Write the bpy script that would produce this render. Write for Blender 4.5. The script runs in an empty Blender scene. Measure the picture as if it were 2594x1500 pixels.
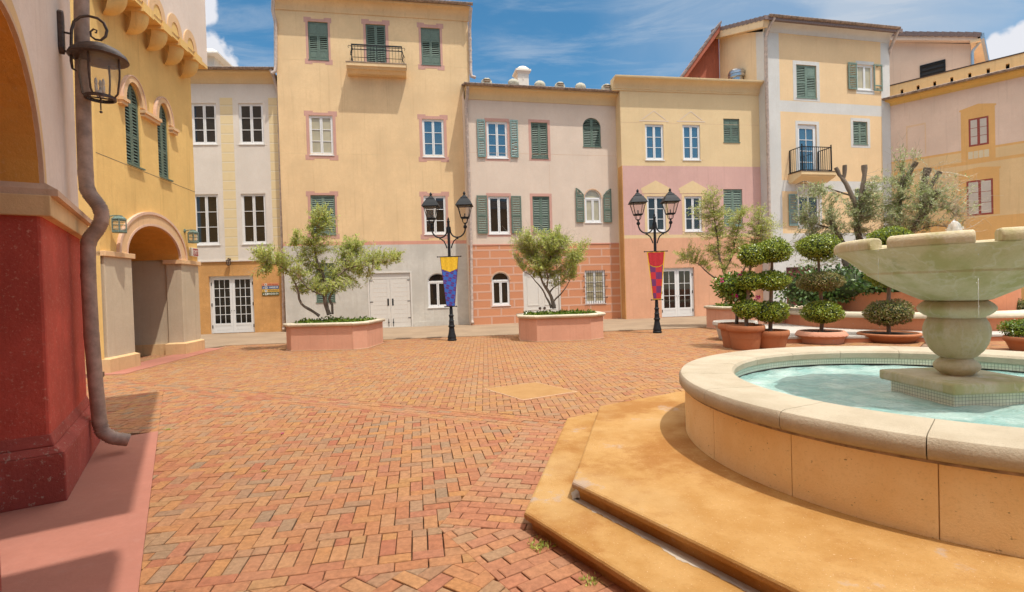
import bpy, bmesh, math, random
from math import sin, cos, pi, radians, sqrt, atan2
from mathutils import Vector, Matrix, Quaternion

sc = bpy.context.scene
C = sc.collection
random.seed(7)

# ------------------------------------------------------------------ camera
F_PX, PITCH, ROLL, CAM_Z = 1294.4, .0150814, -.0300918, 1.65
_fw = Vector((0, cos(PITCH), -sin(PITCH))); _u0 = Vector((0, sin(PITCH), cos(PITCH))); _r0 = Vector((1, 0, 0))
RT = _r0 * cos(ROLL) + _u0 * sin(ROLL); UP = _u0 * cos(ROLL) - _r0 * sin(ROLL); FW = _fw
cd = bpy.data.cameras.new('camera'); cam = bpy.data.objects.new('camera', cd); C.objects.link(cam)
cam.matrix_world = Matrix((( RT.x, UP.x, -FW.x, 0), (RT.y, UP.y, -FW.y, 0), (RT.z, UP.z, -FW.z, CAM_Z), (0, 0, 0, 1)))
cd.sensor_fit = 'HORIZONTAL'; cd.sensor_width = 36; cd.lens = 36 * F_PX / 2594; cd.clip_end = 600; cd.clip_start = .05
sc.camera = cam

# ------------------------------------------------------------------ light
SUN = Vector((-.30, .28, -1)).normalized()
sl = bpy.data.lights.new('sun', 'SUN'); so = bpy.data.objects.new('sun', sl); C.objects.link(so)
so.rotation_mode = 'QUATERNION'; so.rotation_quaternion = SUN.to_track_quat('-Z', 'Y')
so.location = (0, 0, 40); sl.energy = 2.1; sl.angle = radians(.5); sl.color = (1, .95, .86)

w = bpy.data.worlds.new('World'); sc.world = w; w.use_nodes = True
nt = w.node_tree; nt.nodes.clear()
def N(t, typ, **kw):
    n = t.nodes.new(typ)
    for k, v in kw.items():
        if k.startswith('_'): n.inputs[int(k[1:])].default_value = v
        else: setattr(n, k, v)
    return n
def LK(t, a, b): t.links.new(a, b)
sky = N(nt, 'ShaderNodeTexSky'); sky.sky_type = 'NISHITA'; sky.sun_disc = False
sky.sun_elevation = math.asin(-SUN.z); sky.sun_rotation = atan2(-SUN.x, -SUN.y)
sky.altitude = 0; sky.air_density = 1.0; sky.dust_density = .25; sky.ozone_density = 3.0
hsv = N(nt, 'ShaderNodeHueSaturation'); hsv.inputs['Saturation'].default_value = 1.24; hsv.inputs['Value'].default_value = .52
hsv.inputs['Hue'].default_value = .485
LK(nt, sky.outputs[0], hsv.inputs['Color'])
tc = N(nt, 'ShaderNodeTexCoord')
def vmath(t, op, a, b=None):
    n = N(t, 'ShaderNodeVectorMath', operation=op); LK(t, a, n.inputs[0])
    if b is not None:
        if isinstance(b, (tuple, Vector)): n.inputs[1].default_value = tuple(b)
        else: LK(t, b, n.inputs[1])
    return n
def fmath(t, op, a, b=None, clamp=False):
    n = N(t, 'ShaderNodeMath', operation=op); n.use_clamp = clamp
    for i, q in enumerate((a, b)):
        if q is None: continue
        if isinstance(q, (int, float)): n.inputs[i].default_value = q
        else: LK(t, q, n.inputs[i])
    return n.outputs[0]
def maprange(t, a, lo, hi, smooth=True):
    n = N(t, 'ShaderNodeMapRange'); n.interpolation_type = 'SMOOTHSTEP' if smooth else 'LINEAR'
    LK(t, a, n.inputs[0]); n.inputs[1].default_value = lo; n.inputs[2].default_value = hi
    return n.outputs[0]
def ray(x, y): return FW + RT * ((x - 1297) / F_PX) - UP * ((y - 750) / F_PX)
DIRV = tc.outputs['Generated']
# thin high cloud: noise on a flat layer overhead
sep = N(nt, 'ShaderNodeSeparateXYZ'); LK(nt, DIRV, sep.inputs[0])
zz = fmath(nt, 'MAXIMUM', sep.outputs[2], .04)
cmb = N(nt, 'ShaderNodeCombineXYZ'); LK(nt, fmath(nt, 'DIVIDE', sep.outputs[0], zz), cmb.inputs[0]); LK(nt, fmath(nt, 'DIVIDE', sep.outputs[1], zz), cmb.inputs[1])
mp = N(nt, 'ShaderNodeMapping'); mp.inputs['Rotation'].default_value = (0, 0, .5); mp.inputs['Scale'].default_value = (.8, 2.0, 1); LK(nt, cmb.outputs[0], mp.inputs[0])
n1 = N(nt, 'ShaderNodeTexNoise'); n1.inputs['Scale'].default_value = 2.2; n1.inputs['Detail'].default_value = 9; n1.inputs['Roughness'].default_value = .62; n1.inputs['Distortion'].default_value = .5; LK(nt, mp.outputs[0], n1.inputs['Vector'])
n2 = N(nt, 'ShaderNodeTexNoise'); n2.inputs['Scale'].default_value = .55; n2.inputs['Detail'].default_value = 3; LK(nt, cmb.outputs[0], n2.inputs['Vector'])
cir = fmath(nt, 'MULTIPLY', maprange(nt, n1.outputs[0], .42, .74), maprange(nt, n2.outputs[0], .36, .58))
def blob(px, py, rad, lo, hi, seed, scale=9.0):
    """a cumulus puff: soft distance to a direction, broken up by noise"""
    d = ray(px, py).normalized()
    sub = vmath(nt, 'SUBTRACT', DIRV, d); ln = N(nt, 'ShaderNodeVectorMath', operation='LENGTH'); LK(nt, sub.outputs[0], ln.inputs[0])
    nn = N(nt, 'ShaderNodeTexNoise'); nn.inputs['Scale'].default_value = scale; nn.inputs['Detail'].default_value = 6; nn.inputs['Roughness'].default_value = .5
    ad = vmath(nt, 'ADD', DIRV, (seed, seed * .7, 0)); LK(nt, ad.outputs[0], nn.inputs['Vector'])
    q = fmath(nt, 'ADD', fmath(nt, 'DIVIDE', ln.outputs['Value'], rad), fmath(nt, 'MULTIPLY', fmath(nt, 'SUBTRACT', nn.outputs[0], .5), 1.5))
    n = N(nt, 'ShaderNodeMapRange'); n.interpolation_type = 'SMOOTHSTEP'; LK(nt, q, n.inputs[0])
    n.inputs[1].default_value = lo; n.inputs[2].default_value = hi; n.inputs[3].default_value = 1; n.inputs[4].default_value = 0
    return n.outputs[0]
puff = fmath(nt, 'MAXIMUM', blob(535, 175, .052, .78, 1.0, 2.3, 22), fmath(nt, 'MAXIMUM', blob(2545, 150, .042, .75, 1.0, 5.1, 24), fmath(nt, 'MAXIMUM', blob(505, 20, .03, .7, 1.0, 1.1, 22), blob(2620, 175, .045, .75, 1.0, 4.2, 24))))
veil = fmath(nt, 'MULTIPLY', blob(1950, -10, .24, .25, 1.25, 3.3, 5), .38)
veil2 = fmath(nt, 'MULTIPLY', blob(2350, 10, .15, .35, 1.15, 7.7, 9), .5)
low = fmath(nt, 'MULTIPLY', fmath(nt, 'ADD', fmath(nt, 'MULTIPLY', cir, .55), fmath(nt, 'ADD', veil, veil2)), 1.0, clamp=True)
mixa = N(nt, 'ShaderNodeMix', data_type='RGBA'); LK(nt, low, mixa.inputs[0]); LK(nt, hsv.outputs[0], mixa.inputs[6]); mixa.inputs[7].default_value = (1.9, 2.2, 2.6, 1)
mixb = N(nt, 'ShaderNodeMix', data_type='RGBA'); LK(nt, puff, mixb.inputs[0]); LK(nt, mixa.outputs[2], mixb.inputs[6]); mixb.inputs[7].default_value = (3.0, 3.05, 3.25, 1)
# broken bright cloud added high overhead, unseen above the frame, as fill light
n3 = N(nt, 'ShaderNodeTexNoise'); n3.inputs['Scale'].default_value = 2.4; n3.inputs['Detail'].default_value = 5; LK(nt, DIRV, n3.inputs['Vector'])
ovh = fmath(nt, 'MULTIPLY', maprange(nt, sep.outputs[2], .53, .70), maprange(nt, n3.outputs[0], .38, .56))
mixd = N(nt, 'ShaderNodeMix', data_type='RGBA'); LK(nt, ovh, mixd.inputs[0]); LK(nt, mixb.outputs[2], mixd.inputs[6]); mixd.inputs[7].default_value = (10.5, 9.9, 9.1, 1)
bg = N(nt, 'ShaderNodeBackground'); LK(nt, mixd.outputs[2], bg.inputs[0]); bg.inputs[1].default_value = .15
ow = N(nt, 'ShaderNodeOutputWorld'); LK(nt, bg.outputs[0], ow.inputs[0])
sc.view_settings.view_transform = 'Standard'; sc.view_settings.look = 'None'; sc.view_settings.gamma = 1; sc.view_settings.use_curve_mapping = False
sc.view_settings.exposure = .86
sc.cycles.max_bounces = 6; sc.cycles.diffuse_bounces = 4; sc.cycles.glossy_bounces = 3; sc.cycles.transparent_max_bounces = 8
sc.cycles.use_denoising = True

# ------------------------------------------------------------------ pixel <-> world (measuring the photograph)
def gpt(q, z=0.0):
    d = ray(*q); t = (z - CAM_Z) / d.z
    return Vector((d.x * t, d.y * t, z))
def crop(x0, y0, s): return lambda x, y: (x0 + x / s, y0 + y / s)
K1 = crop(0, 0, 2.915); K2 = crop(0, 450, 2.649); K3 = crop(450, 0, 3.035); K4 = crop(450, 440, 3.035)
K5 = crop(1150, 180, 3.035); K6 = crop(1150, 560, 3.15); KB = crop(1894, 0, 3.4686); KR = crop(1694, 360, 2.429)
KP = crop(1180, 560, 4.5525); KT = crop(1780, 560, 4.285); KG = crop(1690, 30, 6.9375); KX = crop(2094, 0, 5.04)
KV = crop(220, 500, 3.1687); K6B = crop(0, 380, 4.555); KBAL = crop(860, 20, 6.625); KEB = crop(1980, 300, 8.094)
KF = crop(2200, 360, 5.604); KL1 = crop(1060, 470, 3.64); KE = crop(2400, 720, 8.093); KFT = crop(2094, 560, 2.914)
KC5 = crop(0, 900, 2.4286); KC6 = crop(400, 860, 2.276); KC4 = crop(1294, 860, 1.938)
KS = crop(640, 690, 18.21); KSK = crop(1180, 0, 4.2); KA2 = crop(500, 0, 5.04)

# ------------------------------------------------------------------ materials
MATS = {}
def srgb(h):
    h = h.lstrip('#'); o = []
    for i in (0, 2, 4):
        c = int(h[i:i + 2], 16) / 255
        o.append(c / 12.92 if c <= .04045 else ((c + .055) / 1.055) ** 2.4)
    return o
def new_mat(name):
    m = bpy.data.materials.new(name); m.use_nodes = True
    t = m.node_tree; t.nodes.clear()
    b = N(t, 'ShaderNodeBsdfPrincipled'); o = N(t, 'ShaderNodeOutputMaterial'); LK(t, b.outputs[0], o.inputs[0])
    MATS[name] = m
    return m, t, b
def noise(t, vec, scale, detail=4, rough=.55):
    n = N(t, 'ShaderNodeTexNoise'); n.inputs['Scale'].default_value = scale; n.inputs['Detail'].default_value = detail; n.inputs['Roughness'].default_value = rough
    LK(t, vec, n.inputs['Vector']); return n.outputs[0]
def mixc(t, f, a, b):
    n = N(t, 'ShaderNodeMix', data_type='RGBA')
    if isinstance(f, float): n.inputs[0].default_value = f
    else: LK(t, f, n.inputs[0])
    for i, q in ((6, a), (7, b)):
        if isinstance(q, (tuple, list)): n.inputs[i].default_value = (*q[:3], 1)
        else: LK(t, q, n.inputs[i])
    return n.outputs[2]
def bump(t, b, h, strength, dist=.02):
    n = N(t, 'ShaderNodeBump'); n.inputs['Strength'].default_value = strength; n.inputs['Distance'].default_value = dist
    LK(t, h, n.inputs['Height']); LK(t, n.outputs[0], b.inputs['Normal'])
def sc3(c, k): return tuple(min(1, x * k) for x in c)
def stucco(name, col, var=.16, bmp=.35, streak=.19, rough=.9, grain=55.0, speck=None, speckamt=.6, stain=None, spscale=24):
    if name in MATS: return MATS[name]
    c = tuple(col)
    m, t, b = new_mat(name)
    g = N(t, 'ShaderNodeTexCoord').outputs['Object']
    big = maprange(t, noise(t, g, .9, 6), .3, .7); mid = maprange(t, noise(t, g, 6.5, 5, .65), .3, .7)
    v = mixc(t, big, sc3(c, 1 - var), sc3(c, 1 + var * .7))
    v = mixc(t, fmath(t, 'MULTIPLY', mid, .45), v, sc3((c[0] * 1.03, c[1] * .97, c[2] * .92), 1 - var * 1.1))
    fine = maprange(t, noise(t, g, 21, 4, .7), .3, .7)
    v = mixc(t, fmath(t, 'MULTIPLY', fine, .22), v, sc3(c, .74))
    mpn = N(t, 'ShaderNodeMapping'); mpn.inputs['Scale'].default_value = (7, 7, .25); LK(t, g, mpn.inputs[0])
    st = maprange(t, noise(t, mpn.outputs[0], 1.3, 5, .6), .52, .82)
    v = mixc(t, fmath(t, 'MULTIPLY', st, streak * 2.5), v, stain or (c[0] * .62, c[1] * .56, c[2] * .5))
    if speck:
        sp = maprange(t, noise(t, g, spscale, 6, .75), .57, .64)
        v = mixc(t, fmath(t, 'MULTIPLY', sp, speckamt), v, speck)
    LK(t, v, b.inputs['Base Color']); b.inputs['Roughness'].default_value = rough
    b.inputs['Specular IOR Level'].default_value = .25
    h = fmath(t, 'ADD', noise(t, g, grain, 6, .7), fmath(t, 'MULTIPLY', noise(t, g, grain * .22, 3), .8))
    bump(t, b, h, bmp, .012)
    return m
def paint(name, col, rough=.5, var=.12, metallic=0, bmp=.1, spec=.5, grain=18.0):
    if name in MATS: return MATS[name]
    m, t, b = new_mat(name)
    g = N(t, 'ShaderNodeTexCoord').outputs['Object']
    n1 = maprange(t, noise(t, g, grain, 6, .65), .3, .7)
    c = tuple(col)
    LK(t, mixc(t, n1, sc3(c, 1 - var), sc3(c, 1 + var)), b.inputs['Base Color'])
    b.inputs['Roughness'].default_value = rough; b.inputs['Metallic'].default_value = metallic; b.inputs['Specular IOR Level'].default_value = spec
    if bmp: bump(t, b, noise(t, g, grain * 3, 4), bmp, .006)
    return m
def island_mat(name, cols, rough=.7, spec=.3, transl=0, noise_amt=.25, bmp=.2, nscale=30, dirt=None):
    """every brick / leaf (mesh island) takes its own colour from the ramp"""
    m, t, b = new_mat(name)
    geo = N(t, 'ShaderNodeNewGeometry'); rp = N(t, 'ShaderNodeValToRGB')
    LK(t, geo.outputs['Random Per Island'], rp.inputs[0])
    el = rp.color_ramp.elements
    n = len(cols)
    while len(el) < n: el.new(.5)
    for i, c in enumerate(cols):
        el[i].position = i / (n - 1); el[i].color = (*c, 1)
    g = N(t, 'ShaderNodeTexCoord').outputs['Object']
    v = rp.outputs[0]
    if noise_amt:
        nz = maprange(t, noise(t, g, nscale, 5, .7), .3, .72)
        hs = N(t, 'ShaderNodeHueSaturation'); LK(t, v, hs.inputs['Color'])
        LK(t, fmath(t, 'ADD', fmath(t, 'MULTIPLY', nz, noise_amt * 2), 1 - noise_amt), hs.inputs['Value']); v = hs.outputs[0]
    if dirt:
        dz = maprange(t, noise(t, g, .8, 5, .6), .45, .75)
        v = mixc(t, fmath(t, 'MULTIPLY', dz, dirt[1]), v, dirt[0])
    LK(t, v, b.inputs['Base Color']); b.inputs['Roughness'].default_value = rough; b.inputs['Specular IOR Level'].default_value = spec
    if bmp: bump(t, b, noise(t, g, nscale * 4, 5, .7), bmp, .004)
    if transl:
        tr = N(t, 'ShaderNodeBsdfTranslucent'); LK(t, v, tr.inputs[0])
        mx = N(t, 'ShaderNodeMixShader'); mx.inputs[0].default_value = transl
        LK(t, b.outputs[0], mx.inputs[1]); LK(t, tr.outputs[0], mx.inputs[2])
        o = [q for q in t.nodes if q.type == 'OUTPUT_MATERIAL'][0]; LK(t, mx.outputs[0], o.inputs[0])
    return m
def glass_mat(name, col, ior=2.0, rough=.03):
    m, t, b = new_mat(name)
    g = N(t, 'ShaderNodeTexCoord').outputs['Object']
    LK(t, mixc(t, noise(t, g, 1.7, 3), sc3(col, .6), sc3(col, 1.4)), b.inputs['Base Color'])
    b.inputs['Roughness'].default_value = rough; b.inputs['IOR'].default_value = ior; b.inputs['Specular IOR Level'].default_value = .5
    bump(t, b, noise(t, g, 1.2, 2), .05, .02)
    return m

YEL = (.78, .52, .215); 
M = {}
M['yellow'] = stucco('yellow_stucco', (.80, .575, .325), speck=(.85, .66, .38), speckamt=.22, var=.1)
M['grey'] = stucco('grey_stucco', (.60, .57, .51), speck=(.40, .37, .31), speckamt=.25)
M['pinkband'] = stucco('pink_band_paint', (.68, .34, .25), var=.08)
M['pinktrim'] = stucco('pink_trim_paint', (.60, .345, .285), var=.08, bmp=.2)
M['cream'] = stucco('cream_pink_stucco', (.72, .59, .48), var=.07, streak=.06)
M['palegrey'] = stucco('pale_grey_stucco', (.73, .67, .60), var=.07, streak=.06)
M['sand'] = stucco('sand_yellow_stucco', (.76, .575, .33), var=.06, streak=.07)
M['dpink'] = stucco('dusty_pink_stucco', (.66, .41, .36), var=.08)
M['salmon'] = stucco('salmon_stucco', (.74, .40, .25), var=.1, speck=(.74, .5, .36), speckamt=.25)
M['ochre'] = stucco('ochre_stucco', (.66, .355, .13), var=.22, speck=(.74, .52, .32), speckamt=.65)
M['gyellow'] = stucco('deep_yellow_stucco', (.84, .55, .20), var=.09)
M['gbeige'] = stucco('beige_render', (.60, .50, .36), var=.1)
M['gbase'] = stucco('tan_base_render', (.72, .48, .25), var=.1)
M['garch'] = stucco('peach_moulding', (.78, .51, .28), var=.06)
M['gpink'] = stucco('pale_pink_edge', (.74, .50, .36), var=.06)
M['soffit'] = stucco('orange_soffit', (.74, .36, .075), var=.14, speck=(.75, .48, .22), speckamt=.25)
M['maroon'] = stucco('maroon_render', (.58, .10, .066), var=.3, speck=(.62, .30, .20), speckamt=.6, bmp=.6, grain=40, spscale=36)
M['maroon2'] = stucco('maroon_plinth_render', (.42, .09, .066), var=.3, speck=(.45, .30, .22), speckamt=.8, bmp=.7, grain=34)
M['hgrey'] = stucco('mauve_grey_render', (.80, .67, .57), var=.08, streak=.14)
M['hband'] = stucco('buff_band_render', (.74, .50, .25), var=.1)
M['hlip'] = stucco('buff_pink_render', (.66, .45, .30), var=.1)
M['ewhite'] = stucco('off_white_stucco', (.64, .63, .60), var=.07, streak=.08)
M['ecream'] = stucco('apricot_stucco', (.80, .575, .335), var=.06, streak=.08, stain=(.55, .3, .14))
M['eside'] = stucco('tan_side_stucco', (.76, .58, .37), var=.08)
M['ered'] = stucco('brick_red_stucco', (.40, .13, .085), var=.12)
M['fmauve'] = stucco('mauve_stucco', (.80, .60, .47), var=.08)
M['fyellow'] = stucco('golden_stucco', (.76, .48, .15), var=.08)
M['forange'] = stucco('orange_paint', (.80, .46, .17), var=.08)
M['fbuff'] = stucco('buff_stucco', (.80, .56, .29), var=.08)
M['fniche'] = stucco('niche_edge_paint', (.80, .56, .36), var=.06)
M['fgrey'] = stucco('mushroom_stucco', (.72, .55, .43), var=.06)
M['fpane'] = stucco('painted_pane', (.60, .53, .46), var=.1)
M['fred'] = stucco('painted_red_frame', (.34, .08, .06), var=.2, speck=(.6, .45, .35), speckamt=.4)
M['fwhite'] = stucco('painted_baluster', (.74, .62, .42), var=.05)
M['planter'] = stucco('planter_salmon_render', (.68, .36, .24), var=.08, bmp=.25)
M['bedwall'] = stucco('bed_terracotta_render', (.62, .25, .13), var=.1, bmp=.3)
M['coping'] = stucco('cast_stone_coping', (.66, .58, .44), var=.18, bmp=.5, speck=(.35, .32, .26), speckamt=.4)
M['platform'] = stucco('pale_paving', (.50, .46, .41), var=.1)
M['chimney'] = stucco('white_chimney_render', (.78, .72, .64), var=.05)
M['darkdoor'] = paint('dark_red_door_paint', (.12, .022, .018), rough=.5)
M['white'] = paint('white_gloss_paint', (.76, .755, .74), rough=.4, var=.03, bmp=.03)
M['offwhite'] = paint('off_white_door_paint', (.68, .64, .58), rough=.5, var=.04)
M['shut'] = paint('green_shutter_paint', (.115, .165, .125), rough=.55, var=.18)
M['shut2'] = paint('faded_green_shutter_paint', (.17, .235, .185), rough=.55, var=.18)
M['shutblue'] = paint('blue_green_shutter_paint', (.17, .27, .25), rough=.5, var=.18)
M['black'] = paint('black_iron_paint', (.012, .014, .017), rough=.6, var=.3, spec=.28)
M['gutter'] = paint('weathered_copper_gutter', (.30, .22, .17), rough=.6, var=.45, metallic=.25, bmp=.3, grain=9)
M['pipe'] = paint('weathered_brown_pipe', (.36, .25, .19), rough=.55, var=.28, metallic=.0, bmp=.3, grain=7)
M['pipe2'] = paint('weathered_pale_pipe', (.50, .40, .34), rough=.55, var=.25, bmp=.3, grain=7)
M['verdigris'] = paint('verdigris_copper', (.17, .24, .20), rough=.6, var=.4, metallic=.2, grain=40)
M['bronze'] = paint('dark_bronze', (.085, .055, .042), rough=.45, var=.35, metallic=.4, grain=30)
M['rooftile'] = paint('slate_roof_tile', (.20, .145, .135), rough=.8, var=.3, bmp=.3)
M['terra'] = stucco('terracotta_pot', (.47, .185, .085), var=.22, bmp=.2, grain=30, rough=.75)
M['terra2'] = stucco('pale_terracotta_pot', (.60, .30, .20), var=.14, bmp=.25, grain=30)
M['greypot'] = stucco('grey_pot', (.58, .54, .48), var=.1)
M['soil'] = stucco('soil', (.07, .045, .03), var=.4, bmp=1)
M['bark'] = stucco('olive_bark', (.24, .19, .145), var=.45, bmp=1, grain=30)
M['bark2'] = stucco('topiary_stem', (.30, .22, .16), var=.3, bmp=.6)
M['steel'] = paint('galvanised_steel', (.55, .56, .57), rough=.3, var=.1, metallic=.9)
M['dark'] = paint('dark_void', (.02, .018, .016), rough=.8)
M['pane'] = glass_mat('dark_window_glass', (.02, .017, .014), 1.65)
M['skypane'] = glass_mat('reflective_window_glass', (.03, .075, .11), 2.6)
M['curtain'] = glass_mat('curtained_window_glass', (.46, .40, .26), 1.7, .08)
M['pewter'] = stucco('mossy_cast_stone', (.55, .52, .42), var=.15, speck=(.26, .28, .22), speckamt=.6)

def tinted_glass(name, col, alpha_mix):
    m, t, b = new_mat(name)
    b.inputs['Base Color'].default_value = (*col, 1); b.inputs['Roughness'].default_value = .1
    tr = N(t, 'ShaderNodeBsdfTransparent'); tr.inputs[0].default_value = (.95, .93, .9, 1)
    mx = N(t, 'ShaderNodeMixShader'); mx.inputs[0].default_value = alpha_mix
    LK(t, tr.outputs[0], mx.inputs[1]); LK(t, b.outputs[0], mx.inputs[2])
    o = [q for q in t.nodes if q.type == 'OUTPUT_MATERIAL'][0]; LK(t, mx.outputs[0], o.inputs[0])
    return m
M['lampglass'] = tinted_glass('lamp_glass', (.8, .78, .72), .11)
M['spray'] = tinted_glass('water_spray', (.95, .97, 1.0), .42)
M['foam'] = tinted_glass('water_foam', (.92, .95, .97), .36)

# rusticated terracotta base of the cream house: blocks with raised pale joints
def rustic():
    m, t, b = new_mat('rusticated_terracotta')
    g = N(t, 'ShaderNodeTexCoord').outputs['Object']
    sp = N(t, 'ShaderNodeSeparateXYZ'); LK(t, g, sp.inputs[0])
    cb = N(t, 'ShaderNodeCombineXYZ'); LK(t, sp.outputs[0], cb.inputs[0]); LK(t, fmath(t, 'ADD', sp.outputs[2], .02), cb.inputs[1])
    br = N(t, 'ShaderNodeTexBrick'); LK(t, cb.outputs[0], br.inputs['Vector'])
    br.inputs['Scale'].default_value = 1; br.inputs['Brick Width'].default_value = 1.10; br.inputs['Row Height'].default_value = .385
    br.inputs['Mortar Size'].default_value = .042; br.inputs['Mortar Smooth'].default_value = .12; br.offset = .42; br.squash = 1.0
    br.inputs['Color1'].default_value = (.55, .215, .105, 1); br.inputs['Color2'].default_value = (.60, .245, .12, 1); br.inputs['Mortar'].default_value = (.62, .36, .26, 1)
    nz = maprange(t, noise(t, g, 40, 5, .7), .35, .7)
    v = mixc(t, fmath(t, 'MULTIPLY', nz, .3), br.outputs[0], (.72, .42, .24))
    LK(t, v, b.inputs['Base Color']); b.inputs['Roughness'].default_value = .9
    h = fmath(t, 'ADD', fmath(t, 'MULTIPLY', br.outputs['Fac'], 1.5), fmath(t, 'MULTIPLY', noise(t, g, 60, 5), .25))
    bump(t, b, h, .7, .02)
    return m
M['rustic'] = rustic()
# painted quoin panels: pale yellow with ruled courses
def quoin():
    m, t, b = new_mat('painted_quoin_panels')
    g = N(t, 'ShaderNodeTexCoord').outputs['Object']
    sp = N(t, 'ShaderNodeSeparateXYZ'); LK(t, g, sp.inputs[0])
    md = fmath(t, 'MODULO', fmath(t, 'ADD', sp.outputs[2], 10), .42)
    ln = fmath(t, 'LESS_THAN', md, .03); ln2 = fmath(t, 'LESS_THAN', fmath(t, 'ABSOLUTE', fmath(t, 'SUBTRACT', md, .055)), .018)
    nz = noise(t, g, 6, 5)
    v = mixc(t, nz, (.70, .55, .30), (.76, .62, .38)); v = mixc(t, fmath(t, 'MULTIPLY', ln, .7), v, (.74, .68, .58)); v = mixc(t, fmath(t, 'MULTIPLY', ln2, .5), v, (.50, .40, .26))
    LK(t, v, b.inputs['Base Color']); b.inputs['Roughness'].default_value = .9
    return m
M['quoin'] = quoin()
def tilemat():
    m, t, b = new_mat('pale_mosaic_tile')
    uv = N(t, 'ShaderNodeUVMap').outputs[0]
    br = N(t, 'ShaderNodeTexBrick'); LK(t, uv, br.inputs['Vector']); br.offset = 0
    br.inputs['Scale'].default_value = 1; br.inputs['Brick Width'].default_value = .027; br.inputs['Row Height'].default_value = .027; br.inputs['Mortar Size'].default_value = .0013
    br.inputs['Color1'].default_value = (.78, .77, .62, 1); br.inputs['Color2'].default_value = (.84, .83, .70, 1); br.inputs['Mortar'].default_value = (.22, .21, .17, 1)
    LK(t, br.outputs[0], b.inputs['Base Color']); b.inputs['Roughness'].default_value = .25
    return m
M['tile'] = tilemat()
def stone(name, c1, c2, moss=None, pits=.0, wetz=None, bmp=.6, grain=90, stainc=None):
    m, t, b = new_mat(name)
    g = N(t, 'ShaderNodeTexCoord').outputs['Object']
    v = mixc(t, maprange(t, noise(t, g, 2.6, 7, .62), .32, .68), c1, c2)
    v = mixc(t, fmath(t, 'MULTIPLY', maprange(t, noise(t, g, 60, 5, .7), .5, .75), .35), v, sc3(c1, .62))
    if moss:
        mpn = N(t, 'ShaderNodeMapping'); mpn.inputs['Scale'].default_value = (3, 3, .8); LK(t, g, mpn.inputs[0])
        v = mixc(t, fmath(t, 'MULTIPLY', maprange(t, noise(t, mpn.outputs[0], 1.2, 6, .6), .42, .66), .8), v, moss)
        mpv = N(t, 'ShaderNodeMapping'); mpv.inputs['Scale'].default_value = (2.6, 2.6, 1.3); LK(t, g, mpv.inputs[0])
        vein = fmath(t, 'ABSOLUTE', fmath(t, 'SUBTRACT', noise(t, mpv.outputs[0], 1.5, 5, .55), .5))
        v = mixc(t, fmath(t, 'MULTIPLY', maprange(t, vein, .03, .0), .28), v, (.66, .60, .52))
        v = mixc(t, fmath(t, 'MULTIPLY', maprange(t, noise(t, g, 3.1, 6, .65), .60, .72), .6), v, (.25, .25, .12))
    if stainc:
        v = mixc(t, fmath(t, 'MULTIPLY', maprange(t, noise(t, g, 1.1, 8, .7), .47, .62), .8), v, stainc[0])
        v = mixc(t, fmath(t, 'MULTIPLY', maprange(t, noise(t, g, .7, 6, .6), .52, .66), .5), v, (.46, .295, .125))
        v = mixc(t, fmath(t, 'MULTIPLY', maprange(t, noise(t, g, 2.6, 7, .65), .60, .68), .8), v, stainc[1])
        v = mixc(t, fmath(t, 'MULTIPLY', maprange(t, noise(t, g, 95, 3, .6), .655, .70), .8), v, (.60, .42, .26))
    hgt = noise(t, g, grain, 6, .7)
    if pits:
        mp2 = N(t, 'ShaderNodeMapping'); mp2.inputs['Scale'].default_value = (26, 26, 48); LK(t, g, mp2.inputs[0])
        pt = maprange(t, noise(t, mp2.outputs[0], 1.0, 3, .6), .66, .72)
        v = mixc(t, fmath(t, 'MULTIPLY', pt, pits), v, sc3(c1, .25)); hgt = fmath(t, 'SUBTRACT', hgt, fmath(t, 'MULTIPLY', pt, 1.2))
    LK(t, v, b.inputs['Base Color']); b.inputs['Roughness'].default_value = .8; b.inputs['Specular IOR Level'].default_value = .3
    bump(t, b, hgt, bmp, .008)
    return m
M['basin'] = stone('travertine_cladding', (.80, .555, .265), (.86, .645, .355), pits=.75)
M['rim'] = stone('pale_limestone_coping', (.42, .35, .25), (.50, .43, .32), bmp=.9, grain=70)
M['step'] = stone('stained_ochre_concrete', (.365, .185, .048), (.455, .265, .094), bmp=.5, grain=110, stainc=((.29, .118, .022), (.37, .28, .22)))
M['bowl'] = stone('weathered_cast_stone', (.50, .415, .245), (.60, .52, .36), moss=(.37, .335, .14), bmp=.8, grain=80)
M['lime'] = stone('lime_deposit', (.40, .36, .31), (.50, .42, .33))
M['cover'] = stone('access_cover_concrete', (.34, .18, .062), (.39, .215, .08))
M['redconc'] = stucco('red_stained_concrete', (.42, .175, .125), var=.14, bmp=.15, rough=.75, stain=(.4, .2, .15))
M['sidewalk'] = stucco('sand_concrete', (.335, .245, .165), var=.16, bmp=.2, grain=70)
M['mortar'] = stucco('sand_joint', (.27, .185, .125), var=.4, bmp=.5)

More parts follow.
